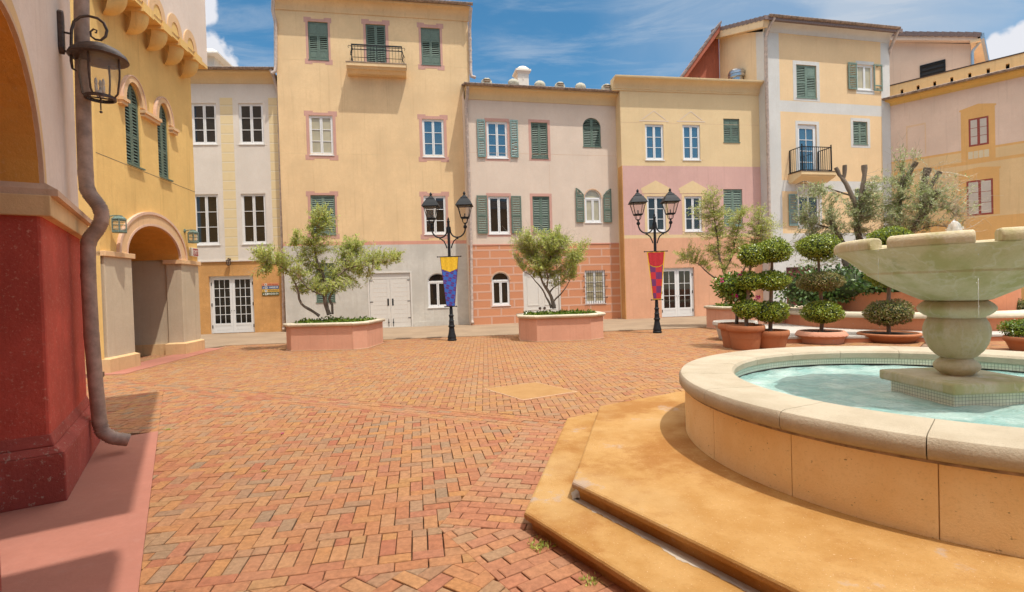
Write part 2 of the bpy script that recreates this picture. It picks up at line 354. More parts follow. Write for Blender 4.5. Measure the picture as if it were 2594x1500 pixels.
def water_mat():
    m, t, b = new_mat('turquoise_water')
    g = N(t, 'ShaderNodeTexCoord').outputs['Object']
    v = mixc(t, maprange(t, noise(t, g, 2.2, 4, .6), .35, .7), (.24, .43, .40), (.50, .64, .59))
    fo = maprange(t, noise(t, g, 7, 6, .7), .50, .68)
    v = mixc(t, fmath(t, 'MULTIPLY', fo, .35), v, (.70, .78, .75))
    LK(t, v, b.inputs['Base Color']); b.inputs['Roughness'].default_value = .06; b.inputs['IOR'].default_value = 1.33
    wv = fmath(t, 'ADD', noise(t, g, 9, 5, .6), fmath(t, 'MULTIPLY', noise(t, g, 32, 4, .6), .5))
    bump(t, b, wv, .9, .03)
    return m
M['water'] = water_mat()
BR = [(0.355, 0.165, 0.073), (0.310, 0.112, 0.062), (0.374, 0.189, 0.085), (0.248, 0.162, 0.100), (0.346, 0.148, 0.070), (0.374, 0.181, 0.070), (0.328, 0.136, 0.079), (0.351, 0.181, 0.090), (0.365, 0.184, 0.085), (0.319, 0.124, 0.066), (0.355, 0.181, 0.073), (0.283, 0.177, 0.107), (0.346, 0.156, 0.070)]
M['brick'] = island_mat('clay_pavers', BR, rough=.85, spec=.2, noise_amt=.2, bmp=.5, nscale=26, dirt=((.36, .215, .13), .3))
BRF = [(0.346, 0.179, 0.079), (0.309, 0.129, 0.067), (0.365, 0.196, 0.083), (0.298, 0.180, 0.104), (0.346, 0.161, 0.075), (0.365, 0.189, 0.070), (0.318, 0.143, 0.075), (0.300, 0.170, 0.087)]
M['brickfar'] = island_mat('golden_clay_pavers', BRF, rough=.85, spec=.2, noise_amt=.2, bmp=.5, nscale=26, dirt=((.37, .23, .12), .3))
BRB = [(0.359, 0.149, 0.080), (0.317, 0.132, 0.075), (0.379, 0.182, 0.088), (0.309, 0.186, 0.105), (0.347, 0.155, 0.088), (0.388, 0.187, 0.080)]
M['brickband'] = island_mat('red_clay_pavers', BRB, rough=.85, spec=.2, noise_amt=.2, bmp=.5, nscale=26, dirt=((.36, .21, .14), .3))
M['olive'] = island_mat('olive_leaves', [(.40, .48, .09), (.54, .58, .14), (.27, .35, .07), (.60, .60, .20), (.47, .54, .11), (.22, .27, .07), (.56, .52, .18)], rough=.45, transl=.36, noise_amt=0, bmp=0)
M['olive2'] = island_mat('silver_olive_leaves', [(.36, .42, .17), (.50, .54, .31), (.24, .31, .11), (.58, .59, .40), (.40, .48, .15), (.20, .25, .10), (.50, .47, .30)], rough=.45, transl=.34, noise_amt=0, bmp=0)
M['box'] = island_mat('boxwood_leaves', [(.16, .23, .014), (.29, .36, .025), (.10, .16, .012), (.38, .43, .04), (.21, .29, .018)], rough=.35, spec=.6, transl=.2, noise_amt=0, bmp=0)
M['boxbrown'] = island_mat('dry_boxwood_leaves', [(.16, .20, .03), (.27, .23, .09), (.34, .25, .14), (.12, .14, .03), (.28, .28, .06)], rough=.5, transl=.2, noise_amt=0, bmp=0)
M['cover_leaf'] = island_mat('ground_cover_leaves', [(.10, .18, .012), (.20, .29, .02), (.06, .12, .012), (.28, .36, .035)], rough=.3, spec=.6, transl=.2, noise_amt=0, bmp=0)
M['shrub'] = island_mat('dark_shrub_leaves', [(.05, .11, .018), (.09, .17, .03), (.03, .07, .016), (.14, .22, .04)], rough=.3, spec=.6, transl=.15, noise_amt=0, bmp=0)
M['bloom'] = island_mat('magenta_bracts', [(.55, .015, .16), (.45, .02, .22), (.60, .06, .10)], rough=.6, transl=.3, noise_amt=0, bmp=0)
M['twig'] = paint('dry_twigs', (.48, .41, .31), rough=.9, var=.3)
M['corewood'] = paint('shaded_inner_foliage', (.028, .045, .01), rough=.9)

# ------------------------------------------------------------------ mesh builder
def tag(o, label=None, cat=None, group=None, kind=None):
    if label: o['label'] = label
    if cat: o['category'] = cat
    if group: o['group'] = group
    if kind: o['kind'] = kind
    return o
def thing(name, label, cat, loc=(0, 0, 0), rz=0, group=None):
    o = bpy.data.objects.new(name, None); C.objects.link(o); o.location = loc; o.rotation_euler = (0, 0, rz)
    o.empty_display_size = .2
    return tag(o, label, cat, group)
class MB:
    def __init__(s): s.v = []; s.f = []; s.m = []; s.uv = None
    def add(s, vs, fs, mi=0):
        n = len(s.v); s.v.extend(tuple(q) for q in vs)
        for q in fs: s.f.append(tuple(i + n for i in q)); s.m.append(mi)
    def quad(s, a, b, c, d, mi=0): s.add((a, b, c, d), ((0, 1, 2, 3),), mi)
    def box(s, x0, x1, y0, y1, z0, z1, mi=0):
        if x0 > x1: x0, x1 = x1, x0
        if y0 > y1: y0, y1 = y1, y0
        if z0 > z1: z0, z1 = z1, z0
        s.add([(x0, y0, z0), (x1, y0, z0), (x1, y1, z0), (x0, y1, z0), (x0, y0, z1), (x1, y0, z1), (x1, y1, z1), (x0, y1, z1)],
              [(0, 3, 2, 1), (4, 5, 6, 7), (0, 1, 5, 4), (1, 2, 6, 5), (2, 3, 7, 6), (3, 0, 4, 7)], mi)
    def bar(s, a, b, w, h=None, mi=0):
        """square bar from a to b"""
        a = Vector(a); b = Vector(b); h = h or w; d = (b - a).normalized()
        ref = Vector((0, 0, 1)) if abs(d.z) < .9 else Vector((1, 0, 0))
        x = d.cross(ref).normalized() * w / 2; y = d.cross(x).normalized() * h / 2
        vs = [p + i * x + j * y for p in (a, b) for i, j in ((-1, -1), (1, -1), (1, 1), (-1, 1))]
        s.add(vs, [(3, 2, 1, 0), (4, 5, 6, 7), (0, 1, 5, 4), (1, 2, 6, 5), (2, 3, 7, 6), (3, 0, 4, 7)], mi)
    def tube(s, pts, r, seg=8, mi=0, cap=True):
        pts = [Vector(p) for p in pts]; n = len(pts)
        rr = r if isinstance(r, (list, tuple)) else [r] * n
        t0 = (pts[1] - pts[0]).normalized(); ref = Vector((0, 0, 1)) if abs(t0.z) < .9 else Vector((1, 0, 0))
        nx = t0.cross(ref).normalized(); vs = []; fs = []
        for i in range(n):
            t = (pts[min(i + 1, n - 1)] - pts[max(i - 1, 0)]).normalized()
            nx = (nx - t * nx.dot(t)).normalized(); ny = t.cross(nx)
            for k in range(seg):
                a = 2 * pi * k / seg; vs.append(pts[i] + (nx * cos(a) + ny * sin(a)) * rr[i])
        for i in range(n - 1):
            for k in range(seg):
                k2 = (k + 1) % seg; fs.append((i * seg + k, i * seg + k2, (i + 1) * seg + k2, (i + 1) * seg + k))
        if cap: fs.append(tuple(range(seg - 1, -1, -1))); fs.append(tuple((n - 1) * seg + k for k in range(seg)))
        s.add(vs, fs, mi)
    def lathe(s, prof, seg=32, c=(0, 0), mi=0, a0=0, a1=2 * pi, cap=False):
        full = abs(a1 - a0 - 2 * pi) < 1e-6; n = seg if full else seg + 1; vs = []; fs = []
        for r, z in prof:
            for k in range(n):
                a = a0 + (a1 - a0) * k / seg; vs.append((c[0] + r * cos(a), c[1] + r * sin(a), z))
        for i in range(len(prof) - 1):
            for k in range(seg):
                k2 = (k + 1) % n; fs.append((i * n + k, i * n + k2, (i + 1) * n + k2, (i + 1) * n + k))
        if cap:
            fs.append(tuple(range(n - 1, -1, -1))); fs.append(tuple((len(prof) - 1) * n + k for k in range(n)))
        s.add(vs, fs, mi)
    def prism(s, poly, z0, z1, mi=0, top=None):
        n = len(poly); tp = top or poly
        vs = [(*p, z0) for p in poly] + [(*p, z1) for p in tp]
        fs = [tuple(range(n - 1, -1, -1)), tuple(range(n, 2 * n))] + [(i, (i + 1) % n, n + (i + 1) % n, n + i) for i in range(n)]
        s.add(vs, fs, mi)
    def slab(s, poly, y0, y1, mi=0):
        """polygon in the wall plane (x, z), from depth y0 to y1"""
        n = len(poly); vs = [(p[0], y0, p[1]) for p in poly] + [(p[0], y1, p[1]) for p in poly]
        fs = [tuple(range(n)), tuple(range(2 * n - 1, n - 1, -1))] + [(i, n + i, n + (i + 1) % n, (i + 1) % n) for i in range(n)]
        s.add(vs, fs, mi)
    def sweep(s, prof, x0, x1, mi=0, axis='x'):
        """profile of (y, z) swept along x, ends capped"""
        n = len(prof); vs = [(x0, p[0], p[1]) for p in prof] + [(x1, p[0], p[1]) for p in prof]
        fs = [(i, i + 1, n + i + 1, n + i) for i in range(n - 1)] + [(n - 1, 0, n, 2 * n - 1)] + [tuple(range(n - 1, -1, -1)), tuple(range(n, 2 * n))]
        s.add(vs, fs, mi)
    def sphere(s, c, r, mi=0, seg=12, ring=8, sz=1.0):
        s.lathe([(max(1e-4, r * sin(pi * i / ring)), c[2] - r * sz * cos(pi * i / ring)) for i in range(ring + 1)], seg, (c[0], c[1]), mi)
    def build(s, name, mat, parent=None, smooth=False, bevel=0, fix=True):
        me = bpy.data.meshes.new(name); me.from_pydata(s.v, [], s.f)
        mats = mat if isinstance(mat, (list, tuple)) else [mat]
        for q in mats: me.materials.append(M[q] if isinstance(q, str) else q)
        if len(mats) > 1: me.polygons.foreach_set('material_index', s.m)
        if fix:
            bm = bmesh.new(); bm.from_mesh(me); bmesh.ops.recalc_face_normals(bm, faces=bm.faces); bm.to_mesh(me); bm.free()
        if smooth: me.polygons.foreach_set('use_smooth', [True] * len(me.polygons))
        me.update()
        o = bpy.data.objects.new(name, me); C.objects.link(o)
        if parent: o.parent = parent
        if bevel:
            md = o.modifiers.new('edge', 'BEVEL'); md.width = bevel; md.segments = 2; md.limit_method = 'ANGLE'
        return o
def smooth_by_angle(o, deg=40):
    me = o.data
    me.polygons.foreach_set('use_smooth', [True] * len(me.polygons))
    try: me.set_sharp_from_angle(angle=radians(deg))
    except Exception: pass
    return o
def copy_tree(o, parent=None):
    c = o.copy(); C.objects.link(c)
    if parent: c.parent = parent
    for ch in [q for q in bpy.data.objects if q.parent == o]: copy_tree(ch, c)
    return c

# ------------------------------------------------------------------ facades
class Facade:
    """a building front: local x along the wall, y into the wall, z up"""
    def __init__(s, name, label, mid, yaw, off=0.0, at=None):
        s.yaw = yaw; s.d = Vector((cos(yaw), sin(yaw), 0)); s.n = Vector((-sin(yaw), cos(yaw), 0))
        p = at if at is not None else gpt(mid)
        s.p = Vector((p[0], p[1], 0)) - s.n * off
        s.root = thing(name, label, 'building', s.p, yaw)
    def uz(s, q, y=0.0):
        r = ray(*q); o = Vector((0, 0, CAM_Z)); t = ((s.p + s.n * y - o).dot(s.n)) / r.dot(s.n); P = o + r * t
        return (P - s.p).dot(s.d), P.z
    def rect(s, tl, br, y=0.0):
        a = s.uz(tl, y); b = s.uz(br, y)
        return a[0], b[0], b[1], a[1]
    def world(s, u, y, z): return s.p + s.d * u + s.n * y + Vector((0, 0, z))
    def local(s, P):
        q = Vector(P) - s.p; return Vector((q.dot(s.d), q.dot(s.n), P[2]))

def arch_pts(u0, u1, zs, rise, n=16):
    c = (u0 + u1) / 2; a = (u1 - u0) / 2
    return [(c - a * cos(pi * i / n), zs + rise * sin(pi * i / n)) for i in range(n + 1)]
def wall_mesh(mb, u0, u1, z0, z1, ops, zone=None, ucuts=(), zcuts=(), y=0.0, rev=.16, revmi=None):
    """wall face with real openings; ops = dict(u0,u1,z0,z1,rise) with rise for arched heads"""
    us = sorted({round(q, 4) for q in [u0, u1, *ucuts, *[o['u0'] for o in ops], *[o['u1'] for o in ops]] if u0 <= q <= u1})
    zs = sorted({round(q, 4) for q in [z0, z1, *zcuts, *[o['z0'] for o in ops], *[o['z1'] + o.get('rise', 0) for o in ops]] if z0 <= q <= z1})
    for a, b in zip(us, us[1:]):
        for c, d in zip(zs, zs[1:]):
            um, zm = (a + b) / 2, (c + d) / 2
            if any(o['u0'] < um < o['u1'] and o['z0'] < zm < o['z1'] + o.get('rise', 0) for o in ops): continue
            mb.quad((a, y, c), (b, y, c), (b, y, d), (a, y, d), zone(um, zm) if zone else 0)
    for o in ops:
        a, b, c, d = o['u0'], o['u1'], o['z0'], o['z1']; rs = o.get('rise', 0); r = o.get('rev', rev)
        mi = o.get('mi'); mi = mi if mi is not None else (zone(a - .05, (c + d) / 2) if zone else 0)
        mb.quad((a, y, c), (a, y, d), (a, y + r, d), (a, y + r, c), mi)
        mb.quad((b, y, d), (b, y, c), (b, y + r, c), (b, y + r, d), mi)
        if c > z0 + .02: mb.quad((b, y, c), (a, y, c), (a, y + r, c), (b, y + r, c), mi)
        if rs:
            P = arch_pts(a, b, d, rs); top = d + rs
            for p, q in zip(P, P[1:]):
                mb.quad((p[0], y, p[1]), (q[0], y, q[1]), (q[0], y, top), (p[0], y, top), zone((p[0] + q[0]) / 2, top) if zone else 0)
                mb.quad((q[0], y, q[1]), (p[0], y, p[1]), (p[0], y + r, p[1]), (q[0], y + r, q[1]), o.get('mis', mi))
        else:
            mb.quad((a, y, d), (b, y, d), (b, y + r, d), (a, y + r, d), mi)
def fit_poly(P, base): return P + [(P[-1][0], base), (P[0][0], base)]

def casement(fac, R, rows=3, arch=0, pane='skypane', sill=True, depth=.10, curtain=None, cols=2, frame='white', bars=True, rows_right=None):
    """white timber casement: frame, two sashes, glazing bars, glass"""
    u0, u1, z0, z1 = R; mb = MB(); y0 = depth - .05; y1 = depth; fw = .05
    um = (u0 + u1) / 2
    mb.box(u0, u0 + fw, y0 - .01, y1, z0, z1); mb.box(u1 - fw, u1, y0 - .01, y1, z0, z1)
    mb.box(u0 + fw, u1 - fw, y0 - .01, y1, z0, z0 + fw); mb.box(u0 + fw, u1 - fw, y0 - .01, y1, z1 - fw, z1)
    a, b, c, d = u0 + fw, u1 - fw, z0 + fw, z1 - fw; st = .05
    for p, q in ((a, um - .006), (um + .006, b)):
        mb.box(p, p + st, y0, y1 - .005, c, d); mb.box(q - st, q, y0, y1 - .005, c, d)
        mb.box(p + st, q - st, y0 + .002, y1 - .006, c, c + .07); mb.box(p + st, q - st, y0 + .002, y1 - .006, d - .05, d)
        if bars:
            for i in range(1, rows):
                z = c + .07 + (d - .05 - c - .07) * i / rows
                mb.box(p + st, q - st, y0 + .012, y1 - .008, z - .013, z + .013)
        if cols > 2:
            for i in range(1, cols // 2 if cols % 2 == 0 else cols):
                n = cols // 2; x = p + st + (q - p - 2 * st) * i / n; mb.box(x - .012, x + .012, y0 + .014, y1 - .009, c + .07, d - .05)
    if arch:
        P = arch_pts(u0, u1, z1, arch); Q = arch_pts(u0 + .055, u1 - .055, z1 + .03, arch - .075)
        for (p, p2, q, q2) in zip(P, P[1:], Q, Q[1:]):
            mb.quad((p[0], y0, p[1]), (p2[0], y0, p2[1]), (q2[0], y0, q2[1]), (q[0], y0, q[1]))
            mb.quad((q[0], y0, q[1]), (q2[0], y0, q2[1]), (q2[0], y1, q2[1]), (q[0], y1, q[1]))
        mb.box(u0 + .05, u1 - .05, y0 - .002, y1, z1 + .001, z1 + .035)
    o = mb.build('window', frame, fac.root)
    g = MB(); yg = y1 - .016
    if arch: g.slab(fit_poly(arch_pts(u0 + .04, u1 - .04, z1, arch - .05), z0 + .04), yg, yg + .012)
    else: g.box(u0 + .04, u1 - .04, yg, yg + .012, z0 + .04, z1 - .04)
    g.build('pane', pane, o)
    if curtain:
        k = MB(); k.slab(fit_poly(arch_pts(u0 + .05, u1 - .05, z1, arch - .07), z0 + .05) if arch else [(u0 + .05, z1 - .05), (u0 + .05, z0 + .05), (u1 - .05, z0 + .05), (u1 - .05, z1 - .05)], yg + .02, yg + .03); k.build('curtain', 'fbuff', o)
    if sill:
        k = MB(); k.box(u0 - .03, u1 + .03, -.03, y0 - .012, z0 - .035, z0 - .003); k.build('sill', 'white', o)
    return o
def leaf_mesh(mb, u0, u1, z0, z1, y0, y1, style='louver', broken=False, arch=None):
    st = .055; ym = (y0 + y1) / 2
    top = z1
    mb.box(u0, u0 + st, y0, y1, z0, z1 if not arch else arch(u0 + st / 2)); mb.box(u1 - st, u1, y0, y1, z0, z1 if not arch else arch(u1 - st / 2))
    rails = [z0, z1 - .07 if not arch else min(arch(u0), arch(u1)) - .07]; h = rails[1] - z0
    if style == 'panel': rails += [z0 + h * .24, z0 + h * .66]
    elif h > 1.0: rails += [z0 + h * .47]
    rails = sorted(rails)
    for z in rails: mb.box(u0 + st, u1 - st, y0 + .002, y1 - .002, z, z + .07)
    for i, (a, b) in enumerate(zip(rails, rails[1:])):
        a += .07
        if style == 'panel' and i != 1:
            mb.box(u0 + st, u1 - st, ym - .006, y1 - .004, a, b)
            mb.box(u0 + st + .03, u1 - st - .03, ym - .014, ym - .006, a + .03, b - .03)
            continue
        n = max(2, int((b - a) / .078))
        for k in range(n):
            zc = a + (b - a) * (k + .5) / n
            if broken and i == 0 and random.random() < .45:
                t1, t2 = random.uniform(-.04, .04), random.uniform(-.04, .04)
            else: t1 = t2 = 0
            zz = .022; x0, x1 = u0 + st - .004, u1 - st + .004
            vs = [(x0, y0 + .004, zc - zz + t1), (x1, y0 + .004, zc - zz + t2), (x1, y1 - .004, zc + zz + t2), (x0, y1 - .004, zc + zz + t1)]
            vs += [(p[0], p[1], p[2] + .009) for p in vs]
            mb.add(vs, [(0, 3, 2, 1), (4, 5, 6, 7), (0, 1, 5, 4), (1, 2, 6, 5), (2, 3, 7, 6), (3, 0, 4, 7)])
    if arch:
        # louvres up into the curved head
        zb = rails[-1] + .07; zmax = max(arch(u0), arch(u1)); n = int((zmax - zb) / .078) + 1
        P = [u0 + (u1 - u0) * i / 6 for i in range(7)]
        mb.slab([(P[0], arch(P[0]) - .03)] + [(p, arch(p) - .06) for p in P[1:-1]] + [(P[-1], arch(P[-1]) - .06)] + [(p, arch(p)) for p in reversed(P)], y0, y1)
        for k in range(n):
            zc = zb + .078 * (k + .5); xs = [p for p in P if arch(p) - .05 > zc]
            if len(xs) < 2: continue
            mb.box(max(min(xs), u0 + st - .004), min(max(xs), u1 - st + .004), ym - .008, ym + .012, zc - .018, zc + .014)
def shutter_pair(fac, R, style='louver', mat='shut', y=.04, styles=None, arch=0, back=True, broken=False):
    u0, u1, z0, z1 = R; um = (u0 + u1) / 2
    for i, (a, b) in enumerate(((u0 + .01, um - .003), (um + .003, u1 - .01))):
        mb = MB(); fn = None
        if arch:
            aw = (u1 - u0) / 2 - .01; fn = lambda x: z1 + (arch - .01) * sqrt(max(0, 1 - ((x - um) / aw) ** 2))
        leaf_mesh(mb, a, b, z0 + .012, z1 - .012, y, y + .035, (styles or [style, style])[i], broken, fn)
        mb.build('shutter', mat, fac.root)
    if back:
        k = MB()
        if arch: k.slab(fit_poly(arch_pts(u0, u1, z1, arch), z0), max(.10, y + .045), max(.10, y + .045) + .01)
        else: k.box(u0, u1, .10, .11, z0, z1)
        k.build('backing_board', 'dark', fac.root)
    k = MB(); k.box(u0 - .02, u1 + .02, -.025, .03, z0 - .03, z0 + .006); k.build('sill', mat, fac.root)
def open_leaf(fac, R, mat='shut', arch=None, broken=False, empty=False):
    u0, u1, z0, z1 = R; mb = MB()
    if empty:
        for q in ((u0, u0 + .055), (u1 - .055, u1)): mb.box(*q, -.075, -.04, z0, z1)
        mb.box(u0 + .055, u1 - .055, -.073, -.042, z0, z0 + .07); mb.box(u0 + .055, u1 - .055, -.073, -.042, z1 - .07, z1)
        mb.box(u0 + .055, u1 - .055, -.072, -.043, z0 + .24, z0 + .30)
    else: leaf_mesh(mb, u0, u1, z0, z1, -.075, -.04, 'louver', broken, arch)
    for z in (z0 + .12, min(z1, z0 + 1.6) - .12): mb.box((u0 + u1) / 2 - .04, (u0 + u1) / 2 + .04, -.041, .0, z, z + .03)
    return mb.build('shutter', mat, fac.root)
def flat_trim(fac, R, O, mat, name='painted_surround', ears=0, lip=.006):
    """painted surround as a thin skim on the plaster: ring between opening R and outline O, with eared corners"""
    u0, u1, z0, z1 = R; a, b, c, d = O; mb = MB()
    if ears:
        e = ears; w = (b - a) * .27; h = .16
        a2, b2, c2, d2 = a + e, b - e, c + e, d - e
        for x0, x1 in ((a2, u0), (u1, b2)): mb.box(x0, x1, -lip, .0, c2, d2)
        mb.box(u0, u1, -lip, 0, z1, d2); mb.box(u0, u1, -lip, 0, c2, z0)
        for (x0, x1) in ((a, a + w), (b - w, b)):
            mb.box(x0, x1, -lip, 0, d2, d); mb.box(x0, x1, -lip, 0, c, c2)
        for (z2, z3) in ((d2 - h, d2), (c2, c2 + h)):
            mb.box(a, a2, -lip, 0, z2, z3); mb.box(b2, b, -lip, 0, z2, z3)
    else:
        mb.box(a, u0, -lip, 0, c, d); mb.box(u1, b, -lip, 0, c, d)
        mb.box(u0, u1, -lip, 0, z1, d)
        if c < z0: mb.box(u0, u1, -lip, 0, c, z0)
    return mb.build(name, mat, fac.root)
def op(R, rise=0, **k): return dict(u0=R[0], u1=R[1], z0=R[2], z1=R[3], rise=rise, **k)
def drainpipe(fac, pts, r=.05, mat='pipe2', shoe=True):
    r *= 1.25; mb = MB(); mb.tube(pts, r, 10)
    for i in range(len(pts) - 1):
        a, b = Vector(pts[i]), Vector(pts[i + 1])
        if (a - b).length > 2:
            for k in range(1, 4):
                p = a.lerp(b, k / 4); mb.tube([p + Vector((0, 0, -.05)), p + Vector((0, 0, .05))], r * 1.16, 10)
    return smooth_by_angle(mb.build('drainpipe', mat, fac.root))
def eave(fac, u0, u1, z0, over, rise, mat, gut='gutter', left=True):
    """coved cornice and half-round gutter"""
    n = 7; prof = [(.02, z0), (-.035, z0), (-.035, z0 + .05)]
    for i in range(n + 1):
        a = pi / 2 * i / n; prof.append((-.04 - (over - .12) * (1 - cos(a)), z0 + .06 + (rise - .12) * sin(a)))
    prof += [(-over + .02, z0 + rise - .05), (-over + .02, z0 + rise + .03), (.02, z0 + rise + .03)]
    mb = MB(); mb.sweep(prof, u0, u1); smooth_by_angle(mb.build('cornice', mat, fac.root), 35)
    g = []
    for i in range(9):
        a = pi * i / 8; g.append((-over - .075 - .085 * cos(a) * -1 - 0.0, z0 + rise + .10 - .10 * sin(a)))
    g += [(g[-1][0] + .012, g[-1][1] + .012), (g[0][0], g[0][1] + .012)]
    mb = MB(); mb.sweep(g, u0 - .08, u1 + .08); smooth_by_angle(mb.build('gutter', gut, fac.root), 50)
def roof_slope(fac, u0, u1, z0, over, depth, pitch, mat='rooftile'):
    mb = MB(); y0 = -over + .0; n = int(depth / .38)
    for i in range(n):
        a = y0 + i * .38; za = z0 + (a - y0) * pitch
        mb.add([(u0, a, za + .05), (u1, a, za + .05), (u1, a + .40, za + .05 + .40 * pitch - .03), (u0, a + .40, za + .05 + .40 * pitch - .03), (u0, a, za), (u1, a, za), (u1, a + .40, za + .4 * pitch - .05), (u0, a + .40, za + .4 * pitch - .05)],
               [(0, 1, 2, 3), (4, 5, 1, 0), (7, 6, 5, 4), (1, 5, 6, 2), (3, 7, 4, 0), (2, 6, 7, 3)])
    return mb.build('roof', mat, fac.root)
def shell(fac, mb, u0, u1, z0, z1, depth, mi=0, left=True, right=True, y0=0.0):
    if left: mb.quad((u0, depth, z0), (u0, y0, z0), (u0, y0, z1), (u0, depth, z1), mi)
    if right: mb.quad((u1, y0, z0), (u1, depth, z0), (u1, depth, z1), (u1, y0, z1), mi)
    mb.quad((u1, depth, z0), (u0, depth, z0), (u0, depth, z1), (u1, depth, z1), mi)
    mb.quad((u0, y0, z1), (u1, y0, z1), (u1, depth, z1), (u0, depth, z1), mi)
def joint(fac, u0, u1, z, mb): mb.box(u0, u1, -.003, 0, z - .006, z + .006)

# ================================================================== A: narrow cream house on the left
A = Facade('narrow_house', 'narrow house in pale grey stucco with yellow quoin strips over an orange ground floor', (613, 844), radians(5.0))
ua0 = A.uz((430, 850))[0]; ua1 = A.uz((719, 600))[0]
zg = A.uz(K3(400, 645))[1]
zo = A.uz(K4(500, 667))[1]
# windows
AW = [A.rect(K3(78, 785), K3(296, 1105)), A.rect(K3(465, 795), K3(666, 1108)), A.rect(K4(98, 152), K4(318, 540)), A.rect(K4(485, 155), K4(688, 538))]
AW[0] = (AW[1][0] - (A.uz(K3(465, 800))[0] - A.uz(K3(293, 800))[0]) - (AW[1][1] - AW[1][0]), A.uz(K3(293, 800))[0], AW[1][2], AW[1][3])
AW[2] = (A.uz(K4(315, 300))[0] - (AW[3][1] - AW[3][0]), A.uz(K4(315, 300))[0], AW[3][2], AW[3][3])
AD = A.rect(K4(237, 790), K4(595, 1225)); AD = (AD[0], AD[1], .02, AD[3])
q1 = A.uz(K3(327, 900))[0], A.uz(K3(425, 900))[0]; q2 = A.uz(K3(700, 900))[0], A.uz(K3(778, 900))[0]
zq = A.uz(K3(370, 752))[1]
def za(u, z):
    if z < zo: return 0
    if z < zq and (q1[0] < u < q1[1] or q2[0] < u < q2[1]): return 2
    return 1
mb = MB(); wall_mesh(mb, ua0, ua1, 0, zg, [op(r) for r in AW] + [op(AD, rev=.2)], za, [*q1, *q2], [zo, zq])
shell(A, mb, ua0, ua1, 0, zg + .4, 7, 1)
mb.build('wall', ['ochre', 'palegrey', 'quoin'], A.root)
for i, r in enumerate(AW): casement(A, r, 3, pane='pane')
for r in AW: flat_trim(A, r, (r[0] - .13, r[1] + .13, r[2] - .05, r[3] + .18), 'palegrey', lip=.005)
mb = MB(); mb.box(ua0, ua1, -.05, 0, zo - .04, zo + .015); mb.build('string_course', 'palegrey', A.root)
eave(A, ua0, ua1 - .1, zg, .42, .42, 'sand')
roof_slope(A, ua0, ua1, zg + .5, .35, 4, .45)
def french_door(fac, R, cols, rows, pane='pane', kick=.34):
    u0, u1, z0, z1 = R; um = (u0 + u1) / 2; y0 = .10
    fr = MB(); fr.box(u0, u0 + .06, y0 - .02, y0 + .06, z0, z1); fr.box(u1 - .06, u1, y0 - .02, y0 + .06, z0, z1); fr.box(u0 + .06, u1 - .06, y0 - .02, y0 + .06, z1 - .06, z1)
    fr.build('door_frame', 'white', fac.root)
    for a, b in ((u0 + .065, um - .004), (um + .004, u1 - .065)):
        mb = MB(); st = .11
        mb.box(a, a + st, y0, y0 + .045, z0 + .01, z1 - .065); mb.box(b - st, b, y0, y0 + .045, z0 + .01, z1 - .065)
        zk = z0 + kick; zt = z1 - .17
        mb.box(a + st, b - st, y0 + .001, y0 + .044, z0 + .01, z0 + .12); mb.box(a + st, b - st, y0 + .001, y0 + .044, zk, zk + .1); mb.box(a + st, b - st, y0 + .001, y0 + .044, zt, z1 - .065)
        mb.box(a + st, b - st, y0 + .015, y0 + .03, z0 + .12, zk); mb.box(a + st + .04, b - st - .04, y0 + .006, y0 + .015, z0 + .15, zk - .03)
        for i in range(1, rows):
            z = zk + .1 + (zt - zk - .1) * i / rows; mb.box(a + st, b - st, y0 + .008, y0 + .036, z - .012, z + .012)
        for i in range(1, cols):
            x = a + st + (b - a - 2 * st) * i / cols; mb.box(x - .012, x + .012, y0 + .010, y0 + .034, zk + .1, zt)
        d = mb.build('door', 'white', fac.root)
        g = MB(); g.box(a + st - .005, b - st + .005, y0 + .020, y0 + .026, zk + .095, zt + .005); g.build('pane', pane, d)
        h = MB(); xx = a if a < um - .3 else b
        for z in (z0 + .3, (z0 + z1) / 2, z1 - .35): h.box(xx - .018, xx + .018, y0 - .03, y0 - .012, z - .07, z + .07)
        xx = b - .05 if a < um - .3 else a + .05
        h.box(xx - .012, xx + .012, y0 - .03, y0, z0 + 1.0, z0 + 1.02); h.build('hinge_and_handle', 'black', d)
french_door(A, AD, 3, 5)
pu, pz = A.uz(K3(780, 700)); pb = A.uz(K4(823, 1180))[0]; pm = A.uz(K3(795, 1457))[0]
drainpipe(A, [A_ for A_ in ((A.uz(K3(757, 640))[0] - .05, -.50, zg + .44), (A.uz(K3(757, 640))[0] + .02, -.36, zg + .2), (pu, -.08, pz - .15), (pm, -.07, 4), (pb, -.07, .30), (pb, -.10, .16), (pb + .02, -.2, .08))], .055)

# ================================================================== B: tall yellow house
B = Facade('tall_yellow_house', 'tallest yellow stucco house with pink window surrounds, small iron balcony and grey ground floor', (964, 831.5), radians(10.2))
ub0 = B.uz((718, 640))[0]; ub1 = B.uz(K3(2235, 300))[0]
zc = B.uz(K3(1500, 120))[1]
zp0 = B.uz(K4(1500, 548))[1]; zp1 = B.uz(K4(1500, 521))[1]
BS = [B.rect(K3(998, 163), K3(1163, 463)), B.rect(K3(1443, 183), K3(1605, 480)), B.rect(K3(1868, 210), K3(2023, 502))]
BS[1] = (BS[1][0], BS[1][1], B.uz(K3(1520, 484), -.62)[1] + .035, BS[1][3])
BSO = [B.rect(K3(966, 128), K3(1193, 500)), None, B.rect(K3(1838, 172), K3(2053, 542))]
BSO[1] = (B.uz(K3(1413, 200))[0], B.uz(K3(1630, 200))[0], BS[1][2] - .25, B.uz(K3(1520, 152))[1])
BSO[1] = (BSO[1][0], BSO[1][1], BS[1][2] - .02, BSO[1][3])
BW = [B.rect(K3(1008, 885), K3(1201, 1193)), B.rect(K3(1878, 913), K3(2053, 1208)), B.rect(K4(1890, 170), K4(2068, 465))]
